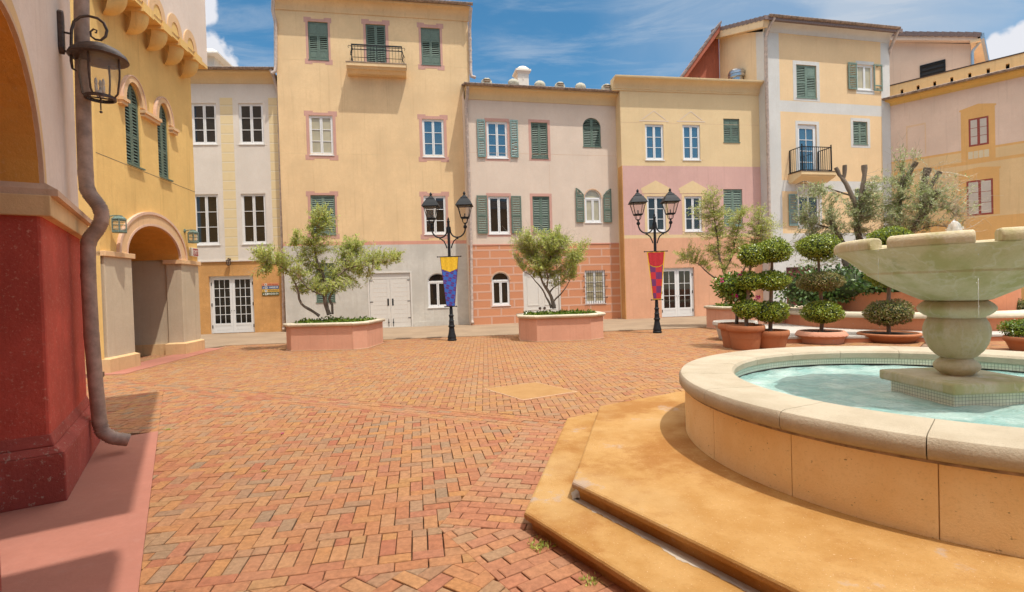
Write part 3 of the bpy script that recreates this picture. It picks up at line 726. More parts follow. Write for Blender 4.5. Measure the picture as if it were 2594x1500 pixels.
BWO = [B.rect(K3(970, 850), K3(1237, 1233)), B.rect(K3(1842, 878), K3(2087, 1247)), B.rect(K4(1857, 138), K4(2098, 503))]
BS3 = B.rect(K4(1020, 165), K4(1218, 468)); BS3O = B.rect(K4(985, 135), K4(1247, 500))
BS4 = B.rect(K4(1057, 690), K4(1213, 985))
BD = B.rect(K4(1470, 768), K4(1800, 1185)); BD = (BD[0], BD[1], .03, BD[3])
ba = B.rect(K4(1922, 832), K4(2082, 1025)); bar_ = B.uz(K4(2000, 765))[1] - ba[3]
zb = lambda u, z: 0 if z > zp1 else (1 if z > zp0 else 2)
mb = MB()
wall_mesh(mb, ub0, ub1, 0, zc, [op(r) for r in BS + BW + [BS3, BS4]] + [op(BD, rev=.14), op(ba, bar_)], zb, [], [zp0, zp1])
shell(B, mb, ub0, ub1, 0, zc + .5, 8, 0)
mb.build('wall', ['yellow', 'pinkband', 'grey'], B.root)
mb = MB(); ju = B.uz(K3(1175, 120))[0]; zj = B.uz(K3(1500, 1188))[1]; zj2 = B.uz(K3(900, 457))[1]
for z in (zj, zj2): mb.box(ub0, ub1, -.0025, 0, z - .007, z + .007)
mb.box(ju - .005, ju + .005, -.0025, 0, zj2, zc); uj = B.uz(K3(1878, 1300))[0]; mb.box(uj - .005, uj + .005, -.0025, 0, zp1, BWO[1][2])
mb.build('stucco_joint', 'sand', B.root)
for r, o, st in zip(BS, BSO, ('panel', 'louver', 'panel')):
    shutter_pair(B, r, st, 'shut' if st == 'panel' else 'shut'); flat_trim(B, r, o, 'pinktrim', ears=.07)
for i, (r, o) in enumerate(zip(BW, BWO)):
    casement(B, r, 3, pane=('curtain', 'skypane', 'pane')[i]); flat_trim(B, r, o, 'pinktrim', ears=.07)
shutter_pair(B, BS3, 'louver', 'shut2'); flat_trim(B, BS3, BS3O, 'pinktrim', ears=.07)
shutter_pair(B, BS4, 'louver', 'shut')
casement(B, ba, 1, arch=bar_, pane='pane', bars=False)
mb = MB(); zpl = B.uz(K4(1900, 1137))[1]
mb.box(ub0, BD[0] - .08, -.025, 0, 0, zpl); mb.box(BD[1] + .08, ub1, -.025, 0, 0, zpl); mb.build('plinth', 'grey', B.root)
# big board doors
fr = MB(); fr.box(BD[0] - .07, BD[0], -.02, .03, 0, BD[3] + .07); fr.box(BD[1], BD[1] + .07, -.02, .03, 0, BD[3] + .07); fr.box(BD[0], BD[1], -.02, .03, BD[3], BD[3] + .07); fr.build('door_frame', 'offwhite', B.root)
um = (BD[0] + BD[1]) / 2; zt = BD[3] - .27
mb = MB(); mb.box(BD[0], BD[1], .04, .09, zt, BD[3]); mb.build('door_head_panel', 'offwhite', B.root)
for a, b in ((BD[0] + .01, um - .004), (um + .004, BD[1] - .01)):
    mb = MB(); st = .14; mb.box(a, a + st, .03, .08, .03, zt - .01); mb.box(b - st, b, .03, .08, .03, zt - .01)
    n = 11
    for i in range(n):
        z0 = .03 + (zt - .04) * i / n; mb.box(a + st, b - st, .042, .075, z0 + .004, z0 + (zt - .04) / n - .002)
    d = mb.build('door', 'offwhite', B.root)
    h = MB(); ins = b - .10 if a < um - .2 else a + .10; out = a if a < um - .2 else b
    h.box(ins - .035, ins + .035, .02, .03, 1.02, 1.34); h.build('pull_plate', 'black', d)
    h = MB()
    for z in (.42, 1.2, zt - .08): h.box(out - .02, out + (.14 if a < um - .2 else -.14), .018, .03, z, z + .025)
    h.box(ins - .012, ins + .012, .015, .03, .06, .42); h.box(ins - .03, ins + .03, .012, .03, .22, .27); h.build('hinge_and_bolt', 'black', d)
eave(B, ub0, ub1 + .12, zc, .40, .50, 'yellow')
roof_slope(B, ub0, ub1, zc + .6, .33, 4, .4)
pu = ub1 + .02; pt = B.uz(K3(2250, 70))
lp = B.uz(K3(757, 480)); lt = B.uz(K3(730, 0), -.4)
drainpipe(B, [(lt[0] + .05, -.45, zc + .45), (B.uz(K3(745, 110))[0], -.25, B.uz(K3(745, 110))[1]), (B.uz(K3(757, 180))[0], -.08, B.uz(K3(757, 180))[1]), (lp[0], -.07, lp[1] - .1), (lp[0] - .02, -.09, lp[1] - .42), (lp[0] - .18, -.12, lp[1] - .55)], .06)
r1 = B.uz(K3(2245, 250)); r2 = B.uz(K3(2252, 560))
drainpipe(B, [(r1[0] + .05, -.46, zc + .42), (r1[0] + .02, -.3, zc + .12), (r1[0], -.08, zc - .35), (r2[0], -.07, r2[1]), (r2[0] + .03, -.09, r2[1] - .2), (r2[0] + .22, -.12, r2[1] - .27)], .06)
# balcony
bl = B.uz(K3(1295, 478), -.6); brr = B.uz(K3(1755, 490), -.6); zbt = BS[1][2] - .035
bh = bl[1] - B.uz(K3(1310, 548), -.6)[1]
OB = .62
mb = MB(); prof = [(0, zbt), (0, zbt - .38), (-OB + .30, zbt - .38), (-OB + .20, zbt - .27), (-OB + .1, zbt - .25), (-OB + .05, zbt - .16), (-OB, zbt - .15), (-OB, zbt)]
mb.sweep(prof, bl[0], brr[0]); bal = mb.build('balcony', 'yellow', B.root)
mb = MB(); mb.box(bl[0] - .02, brr[0] + .02, -OB - .02, .0, zbt + .002, zbt + .03); mb.build('slab_edge', 'gutter', bal)
mb = MB(); x0, x1 = B.uz(KBAL(195, 600), -OB)[0], B.uz(KBAL(1040, 640), -OB)[0]; zr = B.uz(KBAL(195, 600), -OB)[1]; hr = zr - zbt
yb = -OB + .07
def belly(t): return -.10 * sin(min(1, max(0, (1 - t) * 1.9)) * pi) if t < .95 else 0
def railpt(x, t): return (x, yb + belly(t), zbt + .03 + (hr - .03) * t)
nb = 16
for i in range(nb + 1):
    x = x0 + (x1 - x0) * i / nb; th = .03 if i in (0, 8, nb) else .013
    pts = [railpt(x, t) for t in (0, .12, .3, .5, 1)]
    for p, q in zip(pts, pts[1:]): mb.bar(p, q, th)
for t, th in ((1, .05), (.86, .022), (.68, .03), (.28, .018)):
    mb.bar(railpt(x0 - .02, t), railpt(x1 + .02, t), th)
for xs, sg in ((x0, -1), (x1, 1)):
    for t in (1, .68, .28):
        p = railpt(xs, t); mb.bar(p, (xs + sg * .12 * (t < .9), -.02, p[2]), .03 if t == 1 else .018)
    for k in range(1, 4):
        y = yb + (-.02 - yb) * k / 4
        pts = [(xs + sg * .10 * sin(min(1, (1 - t) * 1.9) * pi) * (1 if t < .95 else 0), y, zbt + .03 + (hr - .03) * t) for t in (0, .15, .35, .6, 1)]
        for p, q in zip(pts, pts[1:]): mb.bar(p, q, .013)
    c = Vector((xs + sg * .09, yb, zr - .09))
    mb.tube([c + Vector((sg * .055 * cos(a) * (1 - a / 9), 0, .055 * sin(a) * (1 - a / 9))) for a in [pi - .2 * i - .2 for i in range(22)]], .011, 6)
    mb.bar((xs, yb, zr - .04), (xs + sg * .05, yb, zr - .06), .012)
for i in range(nb):
    if i in (0, 2, 5, 6, 9, 10, 12, 14):
        x = x0 + (x1 - x0) * (i + 1) / nb
        for sg in (-1, 1):
            p = Vector(railpt(x, .70)); mb.bar(p, p + Vector((sg * .035, 0, .06)), .009)
mb.build('railing', 'black', bal)

# ================================================================== C: cream house with terracotta base
Cc = Facade('cream_house', 'low cream pink house with green shutters above a rusticated terracotta base', (1386, 815.8), radians(11.8))
uc0 = Cc.uz((1187, 640))[0]; uc1 = Cc.uz((1573, 640))[0] + .05
zcc = Cc.uz(K5(700, 245))[1]; zr0 = Cc.uz(K5(700, 1332))[1]
CW1 = Cc.rect(K5(248, 385), K5(416, 672)); CW2 = Cc.rect(K5(262, 962), K5(432, 1252))
CS1 = Cc.rect(K5(590, 393), K5(725, 672)); CS2 = Cc.rect(K5(602, 963), K5(740, 1243))
ca1 = Cc.rect(K5(990, 428), K5(1132, 585)); ca1r = Cc.uz(K5(1060, 360))[1] - ca1[3]
ca2 = Cc.rect(K5(1005, 978), K5(1135, 1165)); ca2r = Cc.uz(K5(1068, 912))[1] - ca2[3]
cb1 = Cc.rect(KP(297, 688), KP(512, 970)); cb1r = Cc.uz(KP(402, 590))[1] - cb1[3]
CDr = Cc.rect(KP(657, 575), KP(1105, 1150)); CDr = (CDr[0], CDr[1], .02, CDr[3])
cg = Cc.rect(KP(1370, 572), KP(1612, 945))
zcx = lambda u, z: 0 if z > zr0 else 1
mb = MB(); wall_mesh(mb, uc0, uc1, 0, zcc, [op(CW1), op(CW2), op(CS1), op(CS2), op(ca1, ca1r), op(ca2, ca2r), op(cb1, cb1r), op(CDr, rev=.15), op(cg)], zcx, [], [zr0])
shell(Cc, mb, uc0, uc1, 0, zcc + .4, 7, 0); mb.build('wall', ['cream', 'rustic'], Cc.root)
mb = MB(); mb.box(uc0 + .1, uc1, -.02, 0, zr0 - .02, zr0 + .03); mb.build('string_course', 'pinkband', Cc.root)
mb = MB(); z = Cc.uz(K5(700, 640))[1]; mb.box(uc0, uc1, -.0025, 0, z - .006, z + .006); u = Cc.uz(K5(735, 800))[0]; mb.box(u - .005, u + .005, -.0025, 0, zr0 + .04, CS1[2] - .3); mb.build('stucco_joint', 'hlip', Cc.root)
casement(Cc, CW1, 3, pane='skypane'); casement(Cc, CW2, 1, pane='pane', bars=False)
for r, (l1, l2, l3, l4), m in ((CW1, (K5(176, 372), K5(247, 662), K5(430, 377), K5(497, 665)), 'shutblue'), (CW2, (K5(173, 957), K5(262, 1250), K5(438, 961), K5(523, 1248)), 'shut')):
    open_leaf(Cc, Cc.rect(l1, l2, -.05), m); open_leaf(Cc, Cc.rect(l3, l4, -.05), m, broken=(m == 'shutblue'))
    flat_trim(Cc, r, (r[0] - .09, r[1] + .09, r[2] - .13, r[3] + .14), 'pinktrim')
for r in (CS1, CS2):
    shutter_pair(Cc, r, 'louver', 'shut'); flat_trim(Cc, r, (r[0] - .12, r[1] + .12, r[2] - .12, r[3] + .13), 'pinktrim')
shutter_pair(Cc, ca1, 'louver', 'shut', arch=ca1r)
casement(Cc, ca2, 1, arch=ca2r, pane='curtain', bars=False)
casement(Cc, cb1, 1, arch=cb1r, pane='pane', bars=False)
def half_arch(u0, u1, z1, left):
    def f(x):
        t = (x - u0) / (u1 - u0); t = t if not left else 1 - t
        return z1 - .42 * (1 - (t)) ** 1.6 * 1.0 if False else z1 - .34 * (t if False else (1 - t)) ** 1.7
    return f
L = Cc.rect(K5(935, 900), K5(1003, 1162), -.05); R_ = Cc.rect(K5(1147, 905), K5(1214, 1163), -.05)
fl = lambda x: L[3] - .33 * max(0, (x - L[0]) / (L[1] - L[0])) ** 1.8
frr = lambda x: R_[3] - .33 * max(0, (R_[1] - x) / (R_[1] - R_[0])) ** 1.8
open_leaf(Cc, L, 'shut', arch=fl); open_leaf(Cc, R_, 'shut', arch=frr)
for r, rs in ((cb1, cb1r), (ca2, ca2r)):
    mb = MB(); P = arch_pts(r[0], r[1], r[3], rs); Q = arch_pts(r[0] - .05, r[1] + .05, r[3], rs + .05)
    for a, b, c, d in zip(P, P[1:], Q, Q[1:]): mb.slab([a, b, d, c], -.015, .0)
    mb.build('arch_moulding', 'hlip', Cc.root)
# panelled off-white double door
um = (CDr[0] + CDr[1]) / 2
fr = MB(); fr.box(CDr[0], CDr[0] + .07, .02, .12, 0, CDr[3]); fr.box(CDr[1] - .07, CDr[1], .02, .12, 0, CDr[3]); fr.box(CDr[0] + .07, CDr[1] - .07, .02, .12, CDr[3] - .07, CDr[3]); fr.build('door_frame', 'offwhite', Cc.root)
for a, b in ((CDr[0] + .075, um - .003), (um + .003, CDr[1] - .075)):
    mb = MB(); mb.box(a, b, .085, .12, .02, CDr[3] - .075)
    for z0, z1 in ((.12, .62), (.80, CDr[3] - .25)):
        x0, x1 = a + .13, b - .13
        for (p, q, r, s_) in ((x0, x1, z0, z0 + .03), (x0, x1, z1 - .03, z1), (x0, x0 + .03, z0 + .03, z1 - .03), (x1 - .03, x1, z0 + .03, z1 - .03)): mb.box(p, q, .07, .085, r, s_)
    d = mb.build('door', 'offwhite', Cc.root)
    h = MB(); x = b - .11 if a < um - .2 else a + .11
    h.lathe([(.0, .0), (.065, .0), (.065, .02), (.0, .02)], 16); 
    for i, v in enumerate(h.v): h.v[i] = (x + v[0], .085 - v[2], .66 + v[1])
    h.build('round_handle', 'bronze', d)
# grille window
casement(Cc, cg, 3, pane='curtain', cols=2)
mb = MB()
for i in range(9):
    x = cg[0] + .04 + (cg[1] - cg[0] - .08) * i / 8; mb.bar((x, -.07, cg[2] - .02), (x, -.07, cg[3] + .0), .014)
for f in (.17, .5, .83):
    z = cg[2] + (cg[3] - cg[2]) * f; mb.bar((cg[0] - .08, -.07, z), (cg[1] + .08, -.07, z), .018)
    for x in (cg[0] - .07, cg[1] + .07): mb.bar((x, -.07, z), (x, 0, z), .02); mb.bar((x, -.075, z - .02), (x + .0, -.12, z + .035), .016)
mb.build('window_grille', 'black', Cc.root)
eave(Cc, uc0 + .05, uc1, zcc, .38, .46, 'sand')
roof_slope(Cc, uc0, uc1, zcc + .56, .33, 4, .35)
pl = Cc.uz(K5(108, 600))[0]; plb = Cc.uz(K4(2262, 1120))[0]
drainpipe(Cc, [(Cc.uz(K5(98, 150), -.4)[0] + .05, -.44, zcc + .4), (Cc.uz(K5(100, 200), -.2)[0] + .02, -.25, zcc + .1), (pl - .03, -.08, zcc - .25), (pl, -.07, 4), (plb, -.07, .32), (plb, -.1, .18), (plb + .02, -.2, .1)], .055)
pr = Cc.uz(K5(1270, 500))[0]; prb = Cc.uz(K6(1357, 700))[0]
drainpipe(Cc, [(Cc.uz(K5(1290, 200), -.4)[0] - .02, -.44, zcc + .4), (Cc.uz(K5(1283, 250), -.2)[0], -.22, zcc + .1), (pr, -.08, zcc - .3), (pr + .02, -.07, 4), (prb, -.07, .36), (prb, -.1, .2), (prb + .02, -.2, .12)], .06)
# chimney behind the ridge
cu = Cc.uz(KSK(605, 850), 3.0); 
cx0, cx1, zb0, zb1 = *[Cc.uz(KSK(q, 850), 3.0)[0] for q in (545, 660)], zcc, Cc.uz(KSK(600, 800), 3.0)[1]
mb = MB(); mb.box(cx0, cx1, 2.8, 3.5, zb0, zb1); cm = (cx0 + cx1) / 2; w_ = (cx1 - cx0) / 2
zt_ = Cc.uz(KSK(600, 772), 3.0)[1]; zb1 = max(zb1, zt_ - .32)
mb.prism([(cm - w_, 2.8), (cm + w_, 2.8), (cm + w_, 3.5), (cm - w_, 3.5)], zb1, zt_ - .02, top=[(cm - w_ * 1.3, 2.72), (cm + w_ * 1.28, 2.72), (cm + w_ * 1.28, 3.58), (cm - w_ * 1.3, 3.58)])
mb.box(cm - w_ * 1.4, cm + w_ * 1.38, 2.68, 3.62, zt_ - .019, zt_ + .07)
mb.lathe([(.42, zt_ + .07), (.38, zt_ + .2), (.22, zt_ + .32), (.001, zt_ + .36)], 20, (cm + .05, 3.15))
mb.box(cx0 + .28, cx1 - .28, 2.77, 2.8, zb1 - .32, zb1 - .05)
mb.build('chimney', 'chimney', Cc.root)

# ================================================================== D: yellow and pink house
D = Facade('banded_house', 'flat topped house banded yellow, dusty pink and salmon with painted pediments', (1700, 804.5), radians(9.2), .0)
ud0 = D.uz((1581, 640))[0]; ud1 = D.uz((1952, 560))[0]
zd = D.uz(K5(1800, 168))[1]; zdt = D.uz(KG(800, 1180), -.35)[1]
zy = D.uz(K5(1800, 732))[1]; zs1 = D.uz(K5(1400, 1262))[1]; zs0 = D.uz(K5(1400, 1287))[1]
DW = [D.rect(K5(1468, 408), K5(1616, 685)), D.rect(K5(1756, 412), K5(1896, 685)), D.rect(K5(1482, 962), K5(1632, 1235)), D.rect(K5(1770, 962), K5(1910, 1232))]
DS = [D.rect(K5(2070, 365), K5(2198, 550)), D.rect(K5(2070, 908), K5(2222, 1190))]
DD = D.rect(K6(1655, 375), K6(1925, 762)); DD = (DD[0] - .03, DD[1], .02, DD[3])
zdz = lambda u, z: 0 if z > zy else (1 if z > zs1 else (0 if z > zs0 else 2))
mb = MB(); wall_mesh(mb, ud0, ud1, 0, zd, [op(r) for r in DW + DS] + [op(DD, rev=.18)], zdz, [], [zy, zs1, zs0])
shell(D, mb, ud0, ud1, 0, zdt - .35, 8, 0); mb.build('wall', ['sand', 'dpink', 'salmon'], D.root)
mb = MB(); mb.box(ud0 - .002, ud0 + .03, -.004, .5, 0, zy); mb.build('corner_strip', 'ochre', D.root)
for i, r in enumerate(DW):
    casement(D, r, 3, pane='skypane' if i < 2 else 'pane')
    m = 'sand'; mb = MB(); a, b, d = r[0] - .13, r[1] + .13, r[3] + .10
    mb.box(a, r[0], -.006, 0, r[2] - (.0 if i < 2 else 0), d); mb.box(r[1], b, -.006, 0, r[2], d); mb.box(r[0], r[1], -.006, 0, r[3], d)
    if i >= 2: mb.box(a, b, -.006, 0, zs1, r[2] - .04)
    mb.build('painted_surround', m, D.root)
    mb = MB(); c = (r[0] + r[1]) / 2; hw = (r[1] - r[0]) / 2 + .28; zz = d + .03
    if i < 2:
        mb.slab([(c - hw, zz), (c + hw, zz), (c + hw, zz + .05), (c - hw, zz + .05)], -.008, 0)
        for sg in (-1, 1): mb.slab([(c + sg * (hw - .12), zz + .10), (c + sg * (hw - .19), zz + .10), (c, zz + .49), (c, zz + .535)], -.007, 0)
        mb.build('painted_pediment', 'cream', D.root)
    else:
        mb.slab([(c - hw + .05, zz), (c + hw - .05, zz), (c + hw - .05, zz + .14), (c + hw, zz + .14), (c + hw, zz + .24), (c, zz + .62), (c - hw, zz + .24), (c - hw, zz + .14), (c - hw + .05, zz + .14)], -.008, 0)
        mb.build('painted_pediment', 'sand', D.root)
shutter_pair(D, DS[0], 'panel', 'shut'); shutter_pair(D, DS[1], 'louver', 'shut2')
french_door(D, DD, 2, 3)
mb = MB(); o = .42; prof = [(.02, zd), (-.04, zd), (-.04, zd + .07), (-.07, zd + .08), (-.07, zd + .16)]
for i in range(9):
    a = pi / 2 * i / 8; prof.append((-.08 - (o - .1) * (1 - cos(a)), zd + .17 + (zdt - zd - .27) * sin(a)))
prof += [(-o, zdt - .06), (-o, zdt), (.3, zdt), (.3, zd)]
mb.sweep(prof, ud0 - .35, ud1 - .15); smooth_by_angle(mb.build('cornice', 'sand', D.root), 30)
mb = MB(); z = D.uz(K5(1800, 405))[1]; mb.box(ud0, ud1, -.0025, 0, z - .006, z + .006); mb.build('stucco_joint', 'hlip', D.root)

# ================================================================== E: tall apricot house on the right
pe = D.world(D.uz((1945, 560))[0], 0, 0) - D.n * .42
E_ = Facade('tall_apricot_house', 'tall apricot house with off-white bands, corner balcony and red gable behind', None, radians(12.5), at=pe)
# keep the left arris where the photograph has it
du = E_.uz((1945, 560))[0]; E_.p = E_.p + E_.d * du; E_.root.location = E_.p
ue1 = E_.uz(KB(1248, 700))[0]; ze = E_.uz(KB(700, 330))[1]
zb1a, zb1b = E_.uz(KB(700, 905))[1], E_.uz(KB(700, 1000))[1]
cl, cr_ = E_.uz(KB(280, 700))[0], E_.uz(KB(1172, 700))[0]
zb2a = E_.uz(KR(900, 238))[1]; zb2b = E_.uz(KR(720, 302))[1]; zb3 = E_.uz(KR(720, 562))[1]
ES = E_.rect(KB(425, 565), KB(608, 868)); ESO = E_.rect(KB(395, 530), KB(635, 895))
EW = E_.rect(KB(958, 565), KB(1105, 798))
ED = E_.rect(KB(440, 1090), KB(615, 1640)); 
ES2 = E_.rect(KB(925, 1065), KB(1055, 1272)); ES2O = E_.rect(KB(903, 1035), KB(1078, 1302))
EW3 = E_.rect(KR(795, 325), KR(930, 515)); ES4 = E_.rect(KR(1143, 288), KR(1235, 430))
EW4 = E_.rect(KR(765, 770), KR(870, 1000)); EW4 = (EW4[0] - .4, EW4[1] + .4, .02, EW4[3])
def zez(u, z):
    if u < cl or u > cr_: return 0
    if z > zb1a or zb2a < z < zb1b or zb3 < z < zb2b: return 1
    return 0
mb = MB(); wall_mesh(mb, 0, ue1, 0, ze, [op(r) for r in (ES, EW, ED, ES2, EW3, ES4, EW4)], zez, [cl, cr_], [zb1a, zb1b, zb2a, zb2b, zb3])
# left flank, running back to the gable
gx = KG(910, 400)
def flank(q):
    r = ray(*q); o = Vector((0, 0, CAM_Z)); t = (E_.p - o).dot(E_.d) / r.dot(E_.d); P = o + r * t
    return (P - E_.p).dot(E_.n), P.z
yb_, zbk = flank(KG(908, 400)); yf_, zfr = flank(KG(1745, 190)); 
zt0 = flank(KG(1765, 140))[1]; zt1 = flank(KG(830, 345))[1]
yb_ = max(3.0, min(yb_, 9.0))
pitch = (zbk - ze) / yb_
mb.add([(0, 0, 0), (0, .55, 0), (0, .55, ze + .55 * pitch), (0, 0, ze)], [(0, 3, 2, 1)], 0)
mb.add([(0, .55, 0), (0, yb_, 0), (0, yb_, zbk), (0, .55, ze + .55 * pitch)], [(0, 3, 2, 1)], 2)
mb.add([(ue1, 0, 0), (ue1, yb_, 0), (ue1, yb_, zbk), (ue1, 0, ze)], [(0, 1, 2, 3)], 0)
mb.add([(0, yb_, 0), (ue1, yb_, 0), (ue1, yb_, zbk), (0, yb_, zbk)], [(0, 1, 2, 3)], 2)
mb.add([(0, 0, ze), (ue1, 0, ze), (ue1, yb_, zbk), (0, yb_, zbk)], [(0, 1, 2, 3)], 2)
mb.build('wall', ['ewhite', 'ecream', 'eside'], E_.root)
# roof tiles with stepped verge
mb = MB(); n = 13; ov = .5
for i in range(n):
    a = -ov + (yb_ + ov + .2) * i / n; b = -ov + (yb_ + ov + .2) * (i + 1) / n + .04
    z_a = ze + .50 + (a + ov) * (zbk + .1 - ze - .3) / (yb_ + ov); z_b = ze + .50 + (b + ov) * (zbk + .1 - ze - .3) / (yb_ + ov) - .05
    mb.add([(-.32, a, z_a + .02), (ue1 + .3, a, z_a + .02), (ue1 + .3, b, z_b), (-.32, b, z_b), (-.32, a, z_a - .17), (ue1 + .3, a, z_a - .17), (ue1 + .3, b, z_b - .17), (-.32, b, z_b - .17)], [(0, 1, 2, 3), (4, 5, 1, 0), (7, 6, 5, 4), (1, 5, 6, 2), (3, 7, 4, 0), (2, 6, 7, 3)])
mb.build('roof', 'rooftile', E_.root)
mb = MB(); zz0 = ze + .33; k_ = (zbk + .1 - ze - .3) / (yb_ + ov)
mb.add([(-.30, -.3, ze + .05), (0.0, -.3, ze + .05), (0.0, yb_, zbk - .25), (-.30, yb_, zbk - .25), (-.30, -.4, ze + .36), (0, -.4, ze + .36), (0, yb_, ze + .33 + k_ * (yb_ + ov)), (-.30, yb_, ze + .33 + k_ * (yb_ + ov))], [(0, 1, 2, 3), (4, 5, 1, 0), (7, 6, 5, 4), (1, 5, 6, 2), (3, 7, 4, 0), (2, 6, 7, 3)])
mb.build('verge_board', 'eside', E_.root)
eave(E_, -.02, ue1, ze, .45, .45, 'ewhite')
# red gable set back
gl = []
def gpl(q):
    return E_.uz(q, yb_)
g0 = gpl(KG(905, 405)); g1 = gpl(KG(380, 1150)); t0 = gpl(KG(820, 330)); t1 = gpl(KG(235, 1150)); 
mb = MB(); zlow = t1[1] - 1.5; sl_ = (t0[1] - t1[1]) / (t0[0] - t1[0])
xl = t1[0] - 1.5 / sl_
mb.slab([(0.0, 5), (0.0, t0[1] - sl_ * (t0[0] - 0) * 0), (t0[0], t0[1] - .30), (xl, zlow - .30), (xl, 5)], yb_ + .02, yb_ + .5); mb.build('gable_wall', 'ered', E_.root)
mb = MB(); off = .0
mb.slab([(t0[0] + .05, t0[1] + .10), (t0[0] + .05, t0[1] - .25), (xl, zlow - .25), (xl, zlow + .10)], yb_ - .55, yb_ + .02); mb.build('gable_verge', 'ered', E_.root)
mb = MB(); n = 11
for i in range(n):
    a = i / n; b = (i + 1) / n + .01; xa, xb = t0[0] + .08 + (xl - t0[0]) * a, t0[0] + .08 + (xl - t0[0]) * b; za_, zb_ = t0[1] + .26 + (zlow - t0[1]) * a, t0[1] + .26 + (zlow - t0[1]) * b
    mb.slab([(xa, za_), (xa, za_ - .14), (xb, zb_ - .12), (xb, zb_ + .04)], yb_ - .60, yb_ - .35)
mb.build('gable_roof', 'rooftile', E_.root)
shutter_pair(E_, ES, 'panel', 'shut2', styles=['louver', 'panel']); flat_trim(E_, ES, ESO, 'ewhite')
casement(E_, EW, 1, pane='curtain', bars=False); flat_trim(E_, EW, (EW[0] - .06, EW[1] + .06, EW[2] - .2, EW[3] + .18), 'ewhite')
open_leaf(E_, E_.rect(KB(882, 548), KB(962, 788), -.05), 'shut2'); open_leaf(E_, E_.rect(KB(1108, 565), KB(1185, 803), -.05), 'shut2', empty=True)
shutter_pair(E_, ES2, 'louver', 'shut2'); flat_trim(E_, ES2, ES2O, 'ewhite')
casement(E_, EW3, 1, pane='pane', bars=False); open_leaf(E_, E_.rect(KR(738, 320), KR(794, 515), -.05), 'shutblue'); flat_trim(E_, EW3, (EW3[0] - .05, EW3[1] + .15, EW3[2] - .15, EW3[3] + .2), 'ewhite')
shutter_pair(E_, ES4, 'louver', 'shut2'); flat_trim(E_, ES4, (ES4[0] - .14, ES4[1] + .14, ES4[2] - .14, ES4[3] + .14), 'ewhite')
mb = MB(); mb.box(EW4[0], EW4[1], .08, .12, EW4[2], EW4[3]); mb.build('door', 'darkdoor', E_.root)
# balcony door: single leaf 2 x 4
r = ED; mb = MB(); mb.box(r[0], r[0] + .12, .06, .12, r[2], r[3]); mb.box(r[1] - .16, r[1], .06, .12, r[2], r[3]); mb.box(r[0] + .12, r[1] - .16, .06, .12, r[3] - .2, r[3]); mb.box(r[0] + .12, r[1] - .16, .06, .12, r[2], r[2] + .12)
um = (r[0] + .12 + r[1] - .16) / 2; mb.box(um - .015, um + .015, .07, .11, r[2] + .12, r[3] - .2)
for i in range(1, 5):
    z = r[3] - .2 - (r[3] - .2 - r[2] - .12) * i / 5; mb.box(r[0] + .12, um - .015, .072, .108, z - .015, z + .015); mb.box(um + .015, r[1] - .16, .072, .108, z - .015, z + .015)
d = mb.build('balcony_door', 'white', E_.root); g = MB(); g.box(r[0] + .1, r[1] - .14, .095, .105, r[2] + .1, r[3] - .18); g.build('pane', 'skypane', d)
flat_trim(E_, ED, (ED[0] - .14, ED[1] + .16, ED[2], ED[3] + .16), 'ewhite')
OB = .85
s0, s1 = E_.uz(KEB(415, 1080), -OB)[0], E_.uz(KEB(1130, 1100), -OB)[0] ; zsl = E_.uz(KEB(700, 1085), -OB)[1]
s0 -= .02
hs = zsl - E_.uz(KEB(700, 1165), -OB)[1]
mb = MB(); mb.sweep([(0, zsl), (0, zsl - .42), (-.25, zsl - .42), (-OB + .18, zsl - .26), (-OB + .06, zsl - .20), (-OB + .06, zsl - .16), (-OB, zsl - .15), (-OB, zsl)], s0, s1)
bal = mb.build('balcony', 'sand', E_.root)
mb = MB(); mb.box(s0 - .02, s1 + .02, -OB - .02, 0, zsl + .002, zsl + .03); mb.build('slab_edge', 'bronze', bal)
r0, r1_ = E_.uz(KEB(415, 600), -OB + .05)[0], E_.uz(KEB(1012, 610), -OB + .05)[0]; zr = E_.uz(KEB(700, 585), -OB + .05)[1]
mb = MB(); yb2 = -OB + .05
for x in (r0, r1_): mb.bar((x, yb2, zsl), (x, yb2, zr + .06), .05); mb.sphere((x, yb2, zr + .10), .035); mb.bar((x, -.03, zsl), (x, -.03, zr), .05)
for a, b in (((r0, yb2), (r1_, yb2)), ((r0, yb2), (r0, -.03)), ((r1_, yb2), (r1_, -.03))):
    mb.bar((*a, zr), (*b, zr), .05, .03); mb.bar((*a, zsl + .08), (*b, zsl + .08), .03)
    L_ = (Vector(a) - Vector(b)).length; n = max(3, int(L_ / .115))
    for i in range(1, n):
        p = Vector(a).lerp(Vector(b), i / n); mb.bar((p.x, p.y, zsl + .08), (p.x, p.y, zr), .016)
mb.build('railing', 'black', bal)
e0 = E_.uz(KB(232, 180), -.4); e1 = E_.uz(KB(172, 330)); e2 = E_.uz(KR(620, 300))[0]
drainpipe(E_, [(e0[0] - .05, -.5, ze + .45), (.10, -.3, ze + .1), (.04, -.09, ze - .35), (.03, -.08, 5), (.03, -.08, .2)], .06)
e0 = E_.uz(KB(1300, 300), -.4)
drainpipe(E_, [(ue1 + .02, -.5, ze + .45), (ue1 + .02, -.3, ze + .1), (ue1 + .02, -.06, ze - .3), (ue1 + .05, .2, ze - 1)], .06)

